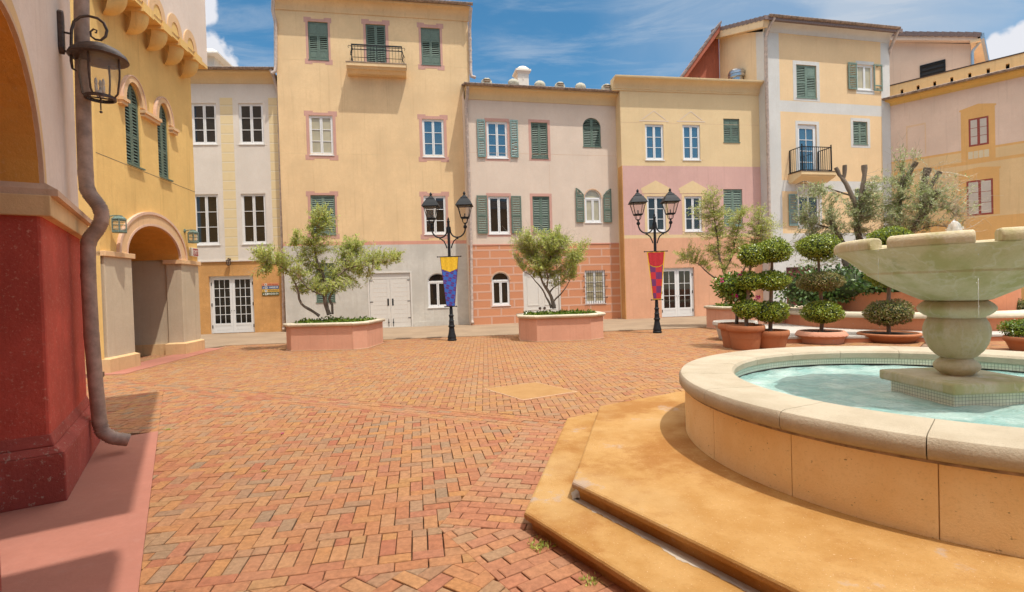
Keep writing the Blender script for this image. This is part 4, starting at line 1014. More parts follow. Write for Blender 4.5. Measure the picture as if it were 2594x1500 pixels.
# ================================================================== F: long orange wing on the right with painted windows
pf = E_.world(ue1, .05, 0)
Fw = Facade('painted_wing', 'long orange and mauve wing with painted red windows, running toward the fountain on the right', None, radians(-45.5), at=pf)
uf1 = Fw.uz((2594, 400))[0] + 5
zf = Fw.uz(KX(1800, 1135))[1]; rf_ = Fw.uz(KX(1800, 1040), -.34)[1] - zf; print('F eave', zf, rf_); zpar = Fw.uz(KX(1700, 880))[1]
def fz(q): return Fw.uz(q)[1]
z_t = fz(KF(1150, 150)); z_tb = fz(KF(1150, 180)); z_m = fz(KF(1150, 318)); z_mb = fz(KF(1150, 360)); z_o = fz(KF(2000, 1030))
zfz = lambda u, z: 0 if z > z_t else (1 if z > z_tb else (2 if z > z_m else (1 if z > z_mb else (2 if z > z_o else 1))))
mb = MB(); wall_mesh(mb, -.3, uf1, 0, zf, [], zfz, [0], [z_t, z_tb, z_m, z_mb, z_o]); shell(Fw, mb, -.3, uf1, 0, zf + .2, 9, 0)
mb.build('wall', ['fmauve', 'forange', 'fbuff'], Fw.root)
eave(Fw, -.3, uf1, zf, .34, max(.25, rf_), 'fyellow')
mb = MB(); ops = []
zp_t = Fw.uz(KX(1700, 880), .2)[1]; zp_b = zf + max(.25, rf_) + .05
for q, q2 in (((943, 1133), (980, 1190)), ((1148, 1086), (1186, 1145)), ((1360, 1040), (1398, 1098)), ((1578, 990), (1617, 1052)), ((1808, 936), (1848, 998)), ((2042, 876), (2085, 942)), ((2287, 815), (2336, 885))):
    a = Fw.uz(KX(*q), .2); b = Fw.uz(KX(*q2), .2); ops.append(op((a[0], b[0], b[1] + .02, a[1] - .02), rev=.25))
zm_ = sum(o['z0'] for o in ops) / len(ops); zM_ = sum(o['z1'] for o in ops) / len(ops)
for o in ops: o['z0'], o['z1'] = zm_, zM_
wall_mesh(mb, -.3, uf1, zp_b - .2, zp_t, ops, y=.2); mb.quad((-.3, .2, zp_t), (uf1, .2, zp_t), (uf1, .5, zp_t), (-.3, .5, zp_t)); mb.build('parapet', 'fbuff', Fw.root)
mb = MB(); mb.box(-.3, uf1, .17, .53, zp_t, zp_t + .05); mb.build('parapet_cap', 'bronze', Fw.root)
mb = MB(); mb.box(-.3, uf1, .46, .5, zp_b - .2, zp_t - .02); mb.build('parapet_back', 'dark', Fw.root)
mb = MB()
for k in (0, 1): mb.tube([(-.2, -.32 + .1 * k, zf + max(.25, rf_) + .13 + .04 * k), (uf1, -.32 + .1 * k, zf + max(.25, rf_) + .13 + .04 * k)], .022, 6)
mb.build('conduit', 'white', Fw.root)
def painted_window(R, ped_top, name='painted_window'):
    u0, u1, z0, z1 = R; c = (u0 + u1) / 2; mb = MB(); a, b = u0 - .28, u1 + .22
    mb.slab([(a, z0 - .02), (b, z0 - .02), (b, z1 + .42), (b + .05, z1 + .42), (b + .05, z1 + .5), (c, ped_top), (a - .05, z1 + .5), (a - .05, z1 + .42), (a, z1 + .42)], -.004, 0)
    s_ = mb.build('painted_surround', 'forange', Fw.root)
    mb = MB(); mb.box(u0, u1, -.008, -.004, z0, z1); w_ = mb.build('painted_frame', 'fred', Fw.root)
    mb = MB(); fw = .07
    for p, q in ((u0 + fw, c - .05), (c + .05, u1 - fw)):
        for i in range(3):
            h = (z1 - z0 - 2 * fw) / 3; mb.box(p, q, -.011, -.008, z0 + fw + h * i + .012, z0 + fw + h * (i + 1) - .012)
    mb.build('painted_pane', 'fpane', w_)
PW1 = Fw.rect(KB(1940, 1050), KB(2120, 1265)); painted_window(PW1, fz(KB(2020, 912)))
PW2 = Fw.rect(KF(1390, 560), KF(1775, 1020)); painted_window(PW2, fz(KF(1580, 352)))
mb = MB(); a, b = PW1[0] - .28, PW1[1] + .22; mb.box(a, b, -.004, 0, z_mb + .02, PW1[2] - .02); mb.build('painted_pier', 'forange', Fw.root)
mb = MB(); z0_, z1_ = z_m + .10, z_tb - .02; u0_, u1_ = PW1[0] - .03, PW1[1]
n = 4; w_ = (u1_ - u0_) / n; mb.box(u0_, u1_, -.008, -.0045, z0_, z1_); pn = mb.build('painted_panel', 'fwhite', Fw.root)
mb = MB(); h = z1_ - z0_
for i in range(n):
    c = u0_ + w_ * (i + .5)
    L_ = [(c + .5 * w_ * k_ * .55, z0_ + h * t) for k_, t in ((1.0, 0), (1.0, .08), (.45, .14), (.9, .32), (.55, .52), (.3, .6), (.55, .68), (.9, .82), (.4, .92), (1.0, 1.0))]
    Rr = [(2 * c - x + .0, z) for x, z in L_]
    mb2 = [(x + .0, z) for x, z in L_] + Rr[::-1]
    if i < n - 1:
        c2 = c + w_ / 2; pl_ = [(c2 + (x - c) * .62, z) for x, z in L_]; mb.slab(pl_ + [(2 * c2 - x, z) for x, z in pl_[::-1]], -.012, -.0081)
mb.build('painted_baluster_gap', 'fbuff', pn)
mb = MB(); R = Fw.rect(KB(1390, 1110), KB(1570, 1350)); mb.box(R[0], R[1], -.003, 0, R[3] - .1, R[3]); mb.box(R[0], R[0] + .06, -.003, 0, R[2], R[3] - .1); mb.box(R[1] - .05, R[1], -.003, 0, R[2], R[3] - .1); mb.build('painted_niche', 'fniche', Fw.root)

# ================================================================== mushroom-coloured block behind the wing
Gb = Facade('mushroom_block', 'mushroom coloured block with a black louvre and tiled roof behind the painted wing', None, radians(-45.5), at=Fw.world(0, 4.5, 0))
gl0 = Gb.uz(KX(600, 700))[0]; gr = Gb.uz(KX(1843, 700))[0]
zl = Gb.uz(KX(830, 540))[1]; zrr = Gb.uz(KX(1843, 560))[1]
zl += (zl - zrr) / (Gb.uz(KX(830, 540))[0] - gr) * (gl0 - Gb.uz(KX(830, 540))[0])
mb = MB(); mb.slab([(gl0, 2), (gr, 2), (gr, zrr), (gl0, zl)], 0, 7); mb.build('wall', 'fgrey', Gb.root)
mb = MB(); n = 15
for i in range(n):
    a, b = i / n, (i + 1) / n + .004; xa, xb = gl0 + (gr + .45 - gl0) * a, gl0 + (gr + .45 - gl0) * b; k_ = (zrr - zl) / (gr - gl0); z_a, z_b = zl + (xa - gl0) * k_, zl + (xb - gl0) * k_
    mb.slab([(xa, z_a + .50), (xa, z_a + .22), (xb, z_b + .26), (xb, z_b + .46)], -.5, 7.5)
mb.build('roof', 'rooftile', Gb.root)
mb = MB(); mb.slab([(gl0, zl - .02), (gr + .3, zrr - .06), (gr + .3, zrr + .24), (gl0, zl + .26)], -.42, 0.02); mb.build('verge_board', 'fgrey', Gb.root)
mb = MB(); mb.box(gr, gr + .42, -.45, 7.4, zrr - .10, zrr + .02); mb.build('soffit', 'eside', Gb.root)
mb = MB(); mb.box(gr + .42, gr + .56, -.5, 7.4, zrr - .06, zrr + .24); mb.build('gutter', 'steel', Gb.root)
mb = MB(); mb.tube([(gr + .42, -.1, zrr + .0), (gr + .3, -.12, zrr - .15), (gr + .08, -.12, zrr - .45), (gr + .05, -.12, zrr - .6), (gr + .05, -.12, 4)], .07, 8); smooth_by_angle(mb.build('drainpipe', 'steel', Gb.root))
lv = Gb.rect(KX(1190, 845), KX(1520, 900)); lz1 = Gb.uz(KX(1190, 843))[1]; lz0 = lz1 - 1.9
mb = MB(); a, b = lv[0], lv[1]
for p, q in ((a, a + .07), (b - .07, b)): mb.box(p, q, -.05, .0, lz0, lz1)
mb.box(a + .07, b - .07, -.05, 0, lz1 - .07, lz1)
for i in range(8):
    z = lz0 + .1 + i * .24; mb.add([(a + .07, -.05, z), (b - .07, -.05, z), (b - .07, -.004, z + .13), (a + .07, -.004, z + .13)], [(0, 1, 2, 3)])
l_ = mb.build('louvre', 'black', Gb.root); mb = MB(); mb.box(a + .02, b - .02, -.004, -.001, lz0, lz1); mb.build('louvre_back', 'dark', l_)

# ================================================================== G: yellow arcade building on the left
gm = (gpt(K2(700, 1320)) + gpt(K2(1355, 1155))) / 2
G = Facade('arcade_building', 'deep yellow corner building with an arched passage, beige piers and corbelled upper storey', None, radians(97.9), at=gm)
U0, U1, DEP = -2.26, 2.42, 7.0
P0, P1, P2, P3 = -2.2, -1.17, G.uz((467, 863))[0], 2.34        # the two piers
zi0, zi1 = 2.66, 2.78
_r = ray(425, 800); _o = Vector((0, 0, CAM_Z)); _t = (G.p + G.d * P2 - _o).dot(G.d) / _r.dot(G.d); TD = min(.7, max(.3, (_o + _r * _t - G.p).dot(G.n)))
ARC = dict(u0=-1.30, u1=1.26, z0=zi1, z1=zi1 + .02, rise=.80)
w1 = (-1.10, -.46, 5.03, 6.62); w2 = (.36, .94, 5.03, 6.62)
ZJ = 8.87
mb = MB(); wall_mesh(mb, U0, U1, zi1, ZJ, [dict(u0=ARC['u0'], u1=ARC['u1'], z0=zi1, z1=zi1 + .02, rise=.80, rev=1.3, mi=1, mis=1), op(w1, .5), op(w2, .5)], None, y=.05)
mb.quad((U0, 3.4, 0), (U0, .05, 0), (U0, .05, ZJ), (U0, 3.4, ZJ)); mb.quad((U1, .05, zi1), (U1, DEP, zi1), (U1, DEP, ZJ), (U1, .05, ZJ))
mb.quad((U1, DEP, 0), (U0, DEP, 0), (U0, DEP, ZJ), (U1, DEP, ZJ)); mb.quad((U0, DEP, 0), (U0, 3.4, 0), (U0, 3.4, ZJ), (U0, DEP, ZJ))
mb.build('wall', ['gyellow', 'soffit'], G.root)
for a, b in ((P0, P1), (P2, P3)):
    mb = MB(); mb.box(a, b, .0, TD, .33, zi0); p = mb.build('pier', 'gbeige', G.root, bevel=.012)
    mb = MB(); mb.box(a - .07, b + .07, -.07, TD + .07, 0, .31); mb.add([(a - .07, -.07, .31), (b + .07, -.07, .31), (b + .07, TD + .07, .31), (a - .07, TD + .07, .31), (a, 0, .35), (b, 0, .35), (b, TD, .35), (a, TD, .35)], [(0, 1, 5, 4), (1, 2, 6, 5), (2, 3, 7, 6), (3, 0, 4, 7)]); mb.build('pier_base', 'gbase', p)
    mb = MB(); mb.box(a - .06, b + .06, -.06, TD + .06, zi0, zi1); mb.build('impost', 'garch', p, bevel=.008)
# passage interior: back wall, ceiling, flank
mb = MB(); mb.box(P2 + .05, U1 - .02, TD + .001, 6.9, .30, 3.62); mb.box(-2.2, P2 + .05, 6.6, 6.8, 0, 3.62); mb.box(-2.2, U1 - .02, 1.3, 6.9, 3.62, 3.72); mb.build('passage_wall', 'gbeige', G.root)
mb = MB(); mb.box(P2 + .0, P2 + .06, TD + .07, 6.5, 0, .32); mb.build('passage_base', 'gbase', G.root)
# archivolt
def ring(u0, u1, zs, r0, w, y0, y1, name, mat, n=22, leg=0):
    mb = MB(); P = arch_pts(u0, u1, zs, r0, n); Q = arch_pts(u0 - w, u1 + w, zs, r0 + w, n)
    if leg: P = [(P[0][0], zs - leg)] + P + [(P[-1][0], zs - leg)]; Q = [(Q[0][0], zs - leg)] + Q + [(Q[-1][0], zs - leg)]
    for a, b, c, d in zip(P, P[1:], Q, Q[1:]): mb.slab([a, b, d, c], y0, y1)
    return smooth_by_angle(mb.build(name, mat, G.root), 30)
ring(-1.30, 1.26, zi1, .82, .06, -.01, .05, 'arch_inner_moulding', 'gpink')
ring(-1.36, 1.32, zi1, .88, .24, .0, .05, 'archivolt', 'garch')
ring(-1.60, 1.56, zi1, 1.12, .07, -.025, .05, 'arch_outer_moulding', 'gpink')
for r in (w1, w2):
    u0, u1 = r[0], r[1]; um = (u0 + u1) / 2
    shutter_pair(G, r, 'louver', 'shut', y=.09, arch=.5)
    ring(u0 - .02, u1 + .02, r[3], .52, .14, -.02, .05, 'window_hood', 'garch')
    ring(u0 - .16, u1 + .16, r[3], .66, .03, -.035, .05, 'window_hood_edge', 'gpink')
for a, b in ((w1[0] - .30, w1[0] - .01), (w1[1] + .01, w2[0] - .01), (w2[1] + .01, w2[1] + .36)):
    mb = MB(); mb.box(a, b, -.09, .05, 6.50, 6.58); mb.box(a + .02, b - .02, -.05, .05, 6.42, 6.50); mb.build('window_impost', 'garch', G.root)
mb = MB(); mb.box(U0 - .003, U1 + .003, .047, .05, 4.985, 4.997); mb.build('stucco_joint', 'bark', G.root)
# jettied upper storey on corbels
OV = .50
mb = MB(); mb.box(U0 - .05, U1 + .04, .05 - OV, DEP, ZJ + .10, 14.0); mb.build('upper_storey', 'hgrey', G.root)
mb = MB(); mb.box(U0 - .05, U1 + .04, .052 - OV, .05, ZJ, ZJ + .10); mb.build('jetty_soffit', 'gyellow', G.root)
cs = []
for k in range(7): cs.append(1.76 - k * .89)
for u in cs:
    if u < U0 - .1: continue
    mb = MB(); mb.box(u - .22, u + .22, .05 - OV - .05, .05, ZJ - .09, ZJ + .13)
    n = 8; rows = []
    vs = []; fs = []
    for i in range(n + 1):
        a = pi / 2 * i / n; yy = .05 - (OV + .02) * cos(a) ** .75; hw = .20 * (cos(a) ** .45 if i < n else 0.02) ; zz = ZJ - .09 - .46 * sin(a)
        m_ = 8
        for j in range(m_ + 1):
            t = j / m_; ang = pi * t
            vs.append((u - hw * cos(ang), .05 + (yy - .05) * (.45 + .55 * sin(ang) ** .6), zz))
    for i in range(n):
        for j in range(8): fs.append((i * 9 + j, i * 9 + j + 1, (i + 1) * 9 + j + 1, (i + 1) * 9 + j))
    mb.add(vs, fs); smooth_by_angle(mb.build('corbel', 'gyellow', G.root), 40)
for a in cs[:-1]:
    if a - .89 < U0 - .3: continue
    c = a - .445
    mb = MB(); mb.slab(fit_poly(arch_pts(c - .20, c + .20, ZJ + .14, .28), ZJ + .11), .05 - OV - .012, .05 - OV); mb.build('corbel_arch_panel', 'gyellow', G.root)
    mb = MB(); P = arch_pts(c - .20, c + .20, ZJ + .14, .28); Q = arch_pts(c - .40, c + .40, ZJ + .14, .5)
    for p, q, r, s_ in zip(P, P[1:], Q, Q[1:]): mb.slab([p, q, s_, r], .05 - OV - .03, .05 - OV)
    mb.build('corbel_arch_ring', 'garch', G.root)

# ================================================================== H: near maroon pier and arch
ha = gpt(KC5(390, 940))
H = Facade('maroon_arch_building', 'nearest building at the left edge with maroon pier and mauve grey arch wall', None, radians(123.0), at=ha)
YW = .10
J0, J1 = H.uz((106, 600), YW)[0], H.uz((203, 600), YW)[0]                # pier arrises along the wall
mb = MB(); mb.box(J0, J1, YW, 1.6, .45, 2.40); mb.box(-6, J0 - 2.01, YW, 1.6, .45, 2.40); mb.build('pier', 'maroon', H.root, bevel=.025)
mb = MB()
for a, b in ((J0, J1), (-6, J0 - 2.01)):
    e = .10
    mb.prism([(a - e + .02, YW - e), (b + e, YW - e), (b + e, 1.6), (a - e + .02, 1.6)], 0, .40)
    mb.prism([(a - e + .02, YW - e), (b + e, YW - e), (b + e, 1.6), (a - e + .02, 1.6)], .40, .46, top=[(a - .03, YW - .03), (b + .03, YW - .03), (b + .03, 1.6), (a - .03, 1.6)])
    mb.prism([(a - .03, YW - .03), (b + .03, YW - .03), (b + .03, 1.6), (a - .03, 1.6)], .46, .56, top=[(a - .002, YW - .002), (b + .002, YW - .002), (b + .002, 1.6), (a - .002, 1.6)])
mb.build('pier_plinth', 'maroon2', H.root, bevel=.012)
mb = MB()
for a, b in ((J0, J1), (-6, J0 - 2.01)): mb.box(a - .04, b + .06, YW - .07, 1.6, 2.36, 2.53)
mb.build('impost_band', 'hband', H.root, bevel=.008)
mb = MB()
for a, b in ((J0, J1), (-6, J0 - 2.01)):
    mb.box(a - .02, b + .10, YW - .115, 1.6, 2.53, 2.585)
    mb.add([(a - .02, YW - .115, 2.585), (b + .10, YW - .115, 2.585), (b + .10, 1.6, 2.585), (a - .02, 1.6, 2.585), (a + .01, YW, 2.66), (b, YW, 2.66), (b, 1.6, 2.66), (a + .01, 1.6, 2.66)], [(0, 1, 5, 4), (1, 2, 6, 5), (3, 0, 4, 7), (4, 5, 6, 7)])
mb.build('impost_lip', 'hlip', H.root)
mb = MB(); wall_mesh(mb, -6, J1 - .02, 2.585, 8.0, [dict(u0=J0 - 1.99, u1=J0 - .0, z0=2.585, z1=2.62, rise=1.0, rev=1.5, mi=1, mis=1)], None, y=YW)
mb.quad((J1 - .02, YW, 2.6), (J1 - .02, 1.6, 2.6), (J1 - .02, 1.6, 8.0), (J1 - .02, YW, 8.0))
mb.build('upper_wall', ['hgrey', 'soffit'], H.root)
mb = MB(); P = arch_pts(J0 - 1.99, J0, 2.62, 1.0, 28); Q = arch_pts(J0 - 2.03, J0 + .04, 2.62, 1.04, 28); R2 = arch_pts(J0 - 2.17, J0 + .18, 2.62, 1.19, 28)
for a, b, c, d in zip(P, P[1:], Q, Q[1:]): mb.slab([a, b, d, c], YW - .03, YW)
smooth_by_angle(mb.build('arch_edge', 'hlip', H.root), 30)
mb = MB()
for a, b, c, d in zip(Q, Q[1:], R2, R2[1:]): mb.slab([a, b, d, c], YW - .018, YW)
smooth_by_angle(mb.build('archivolt', 'hband', H.root), 30)
mb = MB(); mb.box(-6, 1.56, 4.2, 4.4, 0, 8); mb.box(-6, 1.56, 1.6, 4.4, 3.9, 4.0); mb.box(J1 - .4, J1 - .02, 1.6, 4.3, 0, 4.0); mb.build('arcade_wall', 'maroon', H.root)
# jettied upper storey above the frame, with a slot between its two bays; it shades the pier and the red pavement
hh = 8.0
mb = MB(); mb.box(-.45 - .4 * hh, J1 + .15, YW - 1.36, 4.5, hh, 8.35); mb.box(-8, -1.25 - .4 * hh, YW - 1.36, 4.5, hh, 8.35); mb.box(-8, J1, YW + .6, 4.5, 8.35, 9.5); mb.build('upper_storey', 'hgrey', H.root)
# crooked copper downpipe at the corner
pp = [H.world(0, 0, 0)] 
def onpipe(q, up, yy=-.06): 
    r = ray(*q); o = Vector((0, 0, CAM_Z)); n = Vector((r.x, r.y, 0)).normalized()
    base = gpt((264, 1154)); t = (base - o).dot(n) / r.dot(n)
    return H.local(o + r * t)
PA = .16
path = [onpipe(q, PA) for q in ((206, -60), (207, 60), (212, 300), (217, 440), (220, 476), (227, 492), (240, 508), (252, 524), (258, 542), (256, 562), (246, 582), (234, 596), (226, 608), (223, 622), (224, 700), (232, 850), (243, 980), (252, 1068))]
e1_, e2_, e3_ = onpipe((257, 1095), PA), onpipe((270, 1112), PA), onpipe((300, 1119), PA)
path += [e1_ + Vector((0, -.01, 0)), e2_ + Vector((0, -.05, 0)), e3_ + Vector((0, -.09, 0))]
mb = MB(); mb.tube([p for p in path], .066, 18)
# crimped bends: close rings
import itertools
def seg(i, j, n, r=.071):
    for k in range(n):
        t = i + (j - i) * k / n; a = int(t); p = path[a].lerp(path[min(a + 1, len(path) - 1)], t - a); q = path[min(a + 1, len(path) - 1)]; d = (q - path[a]).normalized()
        mb.tube([p - d * .005, p + d * .005], r, 18)
seg(4, 8, 16); seg(9, 13, 18); seg(17.2, 19.8, 8)
for i in (3, 14, 15, 17): 
    d = (path[min(i + 1, len(path) - 1)] - path[i]).normalized(); mb.tube([path[i] - d * .03, path[i] + d * .03], .068, 18)
dp = smooth_by_angle(mb.build('downpipe', 'pipe', H.root), 35)
mb = MB(); z_ = path[16].z + .03
mb.box(J1 - .02, path[16].x, path[16].y - .008, path[16].y + .03, z_, z_ + .05); mb.build('pipe_bracket', 'bronze', H.root)

# ================================================================== far roof turret behind the narrow house
tu = A.world(A.uz(KA2(170, 800), 5)[0], 5, 0)
T = Facade('roof_turret', 'small cream roof turret peeping over the narrow house beside the yellow corner', None, radians(5), at=tu)
a = T.uz(KA2(60, 800))[0]; b = T.uz(KA2(218, 800))[0]; z1 = T.uz(KA2(190, 720))[1]; zt = T.uz(KA2(200, 690))[1]
mb = MB(); mb.box(a - 1, b, 0, 1.2, 6, z1); mb.box(b - .36, b - .14, -.02, .0, z1 - .75, z1 - .25); mb.build('wall', 'chimney', T.root)
mb = MB(); xe = T.uz(KA2(280, 800), -.3)[0]
mb.prism([(a - 1, -.45), (xe, -.45), (xe, 1.6), (a - 1, 1.6)], z1 - .02, z1 + .06); mb.prism([(a - 1, -.45), (xe, -.45), (xe, 1.6), (a - 1, 1.6)], z1 + .06, z1 + .55, top=[(a - 1, .3), (b - .2, .3), (b - .2, .8), (a - 1, .8)]); mb.build('roof', 'chimney', T.root)

# ================================================================== opposite side of the square (seen only in the window reflections)
O = Facade('opposite_house', 'tall ochre house on the near side of the square, behind the viewer', None, radians(184), at=Vector((4, -13, 0)))
mb = MB(); wl = [op((-12 + 3.2 * i, -11 + 3.2 * i, 1.0 + 3.2 * j, 2.6 + 3.2 * j)) for i in range(8) for j in range(3)]
wall_mesh(mb, -18, 18, 0, 11.5, wl); shell(O, mb, -18, 18, 0, 11.5, 6); mb.build('wall', 'ochre', O.root)
for o in wl:
    casement(O, (o['u0'], o['u1'], o['z0'], o['z1']), 3, pane='pane', sill=False)
roof_slope(O, -18, 18, 11.5, .4, 4, .4)

# ================================================================== paving
def clip_poly(P, a, b):
    """keep the part of polygon P left of the line a->b"""
    o = []; n = len(P)
    f = lambda p: (b[0] - a[0]) * (p[1] - a[1]) - (b[1] - a[1]) * (p[0] - a[0])
    for i in range(n):
        p, q = P[i], P[(i + 1) % n]; fp, fq = f(p), f(q)
        if fp >= 0: o.append(p)
        if (fp > 0 > fq) or (fp < 0 < fq):
            t = fp / (fp - fq); o.append((p[0] + (q[0] - p[0]) * t, p[1] + (q[1] - p[1]) * t))
    return o
def area(P): return sum(P[i][0] * P[(i + 1) % len(P)][1] - P[(i + 1) % len(P)][0] * P[i][1] for i in range(len(P))) / 2
def inset(P, d):
    n = len(P); cx = sum(p[0] for p in P) / n; cy = sum(p[1] for p in P) / n; o = []
    for p in P:
        v = (p[0] - cx, p[1] - cy); L = sqrt(v[0] ** 2 + v[1] ** 2) + 1e-9; k = max(0, 1 - d * 1.35 / L); o.append((cx + v[0] * k, cy + v[1] * k))
    return o
PW, PL = .1015, .203
def pave(mb, zone, ang, pattern, jit=.003, zb=-.004, org=(0, 0), joint=.0056):
    if area(zone) < 0: zone = zone[::-1]
    ca, sa = cos(ang), sin(ang)
    loc = [((p[0] - org[0]) * ca + (p[1] - org[1]) * sa, -(p[0] - org[0]) * sa + (p[1] - org[1]) * ca) for p in zone]
    x0, x1 = min(p[0] for p in loc), max(p[0] for p in loc); y0, y1 = min(p[1] for p in loc), max(p[1] for p in loc)
    i0, i1, j0, j1 = int(x0 / PW) - 3, int(x1 / PW) + 3, int(y0 / PW) - 3, int(y1 / PW) + 3
    rects = []
    if pattern == 'herring':
        for i in range(i0, i1):
            for j in range(j0, j1):
                k = (i - j) % 4
                if k == 0: rects.append((i, j, i + 2, j + 1))
                elif k == 2: rects.append((i, j - 1, i + 1, j + 1))
    elif pattern == 'running':
        for j in range(j0, j1):
            s_ = (j % 2)
            for i in range(i0 - 2 - (i0 % 2), i1 + 2, 2): rects.append((i + s_, j, i + 2 + s_, j + 1))
    elif pattern == 'soldier':
        for i in range(i0, i1):
            for j in range(j0 - (j0 % 3), j1, 3): rects.append((i, j, i + 1, j + 2)); rects.append((i, j + 2, i + 1, j + 3))
    elif pattern == 'stretch':
        for j in range(j0, j1):
            for i in range(i0 - 2 - (i0 % 2), i1 + 2, 2): rects.append((i + (j % 2), j, i + 2 + (j % 2), j + 1))
    g = joint / 2; Z = zone; n = len(Z)
    for (a, b, c, d) in rects:
        ga, gb, gc, gd = (g * random.uniform(.5, 1.7) for _ in range(4))
        dx = random.uniform(-1, 1) * .0016
        R = [(a * PW + ga, b * PW + gb), (c * PW - gc, b * PW + gb + dx), (c * PW - gc + dx, d * PW - gd), (a * PW + ga, d * PW - gd + dx)]
        W = [(org[0] + x * ca - y * sa, org[1] + x * sa + y * ca) for x, y in R]
        for e in range(n):
            W = clip_poly(W, Z[e], Z[(e + 1) % n])
            if len(W) < 3: break
        if len(W) < 3 or abs(area(W)) < .0011: continue
        tx, ty = random.uniform(-1, 1) * .012, random.uniform(-1, 1) * .012; h = zb + random.uniform(-1, 1) * jit
        cx = sum(p[0] for p in W) / len(W); cy = sum(p[1] for p in W) / len(W); m = len(W)
        T = inset(W, .0045)
        vs = [(p[0], p[1], zb - .035) for p in W] + [(p[0], p[1], h - .004 + (p[0] - cx) * tx + (p[1] - cy) * ty) for p in W] + [(p[0], p[1], h + (p[0] - cx) * tx + (p[1] - cy) * ty) for p in T]
        fs = [(k, (k + 1) % m, m + (k + 1) % m, m + k) for k in range(m)] + [(m + k, m + (k + 1) % m, 2 * m + (k + 1) % m, 2 * m + k) for k in range(m)] + [tuple(range(2 * m, 3 * m))]
        mb.add(vs, fs)
def xy(q, z=0.0): p = gpt(q, z); return (p.x, p.y)
def lint(a, b, c, d):
    x1, y1, x2, y2, x3, y3, x4, y4 = *a, *b, *c, *d; D = (x1 - x2) * (y3 - y4) - (y1 - y2) * (x3 - x4)
    A_ = x1 * y2 - y1 * x2; B_ = x3 * y4 - y3 * x4
    return ((A_ * (x3 - x4) - (x1 - x2) * B_) / D, (A_ * (y3 - y4) - (y1 - y2) * B_) / D)
def shift(a, b, d):
    L_ = sqrt((b[0] - a[0]) ** 2 + (b[1] - a[1]) ** 2); nx, ny = -(b[1] - a[1]) / L_ * d, (b[0] - a[0]) / L_ * d
    return (a[0] + nx, a[1] + ny), (b[0] + nx, b[1] + ny)
mb = MB(); mb.quad((-200, -80, -.045), (200, -80, -.045), (200, 300, -.045), (-200, 300, -.045)); tag(mb.build('ground', 'mortar'), kind='structure')
V1, V0 = xy(KC4(65, 845), .125), xy(KC4(275, 385), .125); V2 = xy(KC4(700, 1241), .125)
La, Lb = xy((260, 975)), xy(KC6(2050, 500))
Fa, Fb = xy(KC6(2120, 480)), xy(KC6(1640, 1050))
Ca, Cb = xy((401, 1093)), xy(KC5(850, 1457))
Sa = xy(KC6(320, 1225)); Sb = (Sa[0] + cos(radians(10.5)), Sa[1] + sin(radians(10.5)))
p_lf = lint(La, Lb, Fa, Fb); p_fs = lint(Fa, Fb, Sa, Sb); p_sc = lint(Sa, Sb, Ca, Cb)
cl_ = (La[0] + (Lb[0] - La[0]) * .0, La[1] + (Lb[1] - La[1]) * .0)
AN = radians(10.5)
# the near herringbone field; wedge toward the far end of the left strip
near = MB()
pave(near, [p_sc, p_fs, p_lf, lint(La, Lb, Ca, Cb)], AN, 'herring', org=p_fs)
xA = lint(La, Lb, Ca, Cb)
pave(near, [Ca, xA, (-9.4, La[1] + (La[0] + 9.4) * .486), (-9.4, 8.0)], AN, 'herring', org=p_fs)
pave(near, [Ca, (-9.4, 8.0), (-9.4, 6.2), (Ca[0] - .2, Ca[1] - .02)], AN, 'herring', org=p_fs)
S2a, S2b = shift(Sa, Sb, -.305)
q1_, q2_ = lint(S2a, S2b, Ca, Cb), lint(S2a, S2b, Fa, (Fb[0], Fb[1]))
Fb = p_fs; Fc = (Fb[0] + (V2[0] - V1[0]) * 2.2, Fb[1] + (V2[1] - V1[1]) * 2.2)          # band edge follows the lower step
bend = p_fs if p_fs[1] < Fb[1] else Fb
q2_ = lint(S2a, S2b, Fb, Fc)
pave(near, [q1_, q2_, Fb if Fb[1] < p_fs[1] else p_fs, p_fs, p_sc] if False else [q1_, q2_, p_fs, p_sc], AN, 'soldier', org=q2_)
S3a, S3b = shift(Sa, Sb, -.51); q3, q4 = lint(S3a, S3b, Ca, Cb), lint(S3a, S3b, Fb, Fc)
pave(near, [q3, q4, q2_, q1_], AN, 'stretch', org=q2_)
q5 = (q4[0] + (Fc[0] - Fb[0]) * .9, q4[1] + (Fc[1] - Fb[1]) * .9); q6 = (Cb[0] + (Cb[0] - Ca[0]) * .35, Cb[1] + (Cb[1] - Ca[1]) * .35)
pave(near, [q6, q5, q4, q3], AN + radians(45), 'herring', org=q4)
tag(near.build('brick_paving', 'brick', fix=False), kind='structure')
band = MB()
d1 = atan2(V0[1] - V1[1], V0[0] - V1[0]) - pi / 2
pave(band, [p_fs, (V1[0] + .12, V1[1]), (V0[0] + .12, V0[1] + .02), p_lf], d1, 'running', org=V1)
d2 = atan2(V2[1] - V1[1], V2[0] - V1[0]) + pi / 2
pave(band, [p_fs, Fc, (V1[0] + (V2[0] - V1[0]) * 2.2 + .12, V1[1] + (V2[1] - V1[1]) * 2.2 + .08), (V1[0] + .12, V1[1])], d2, 'running', org=V1)
L2a, L2b = shift(La, Lb, .52); bandl = MB()
pave(bandl, [lint(La, Lb, (-9.2, 0), (-9.2, 1)), (V0[0] + .3, lint(La, Lb, (V0[0] + .3, 0), (V0[0] + .3, 1))[1]), (V0[0] + .3, lint(L2a, L2b, (V0[0] + .3, 0), (V0[0] + .3, 1))[1]), lint(L2a, L2b, (-9.2, 0), (-9.2, 1))], atan2(Lb[1] - La[1], Lb[0] - La[0]) + radians(0), 'running', org=Lb)
tag(band.build('paving_border', 'brickband', fix=False), kind='structure'); tag(bandl.build('paving_band', 'brick', fix=False), kind='structure')
far = MB()
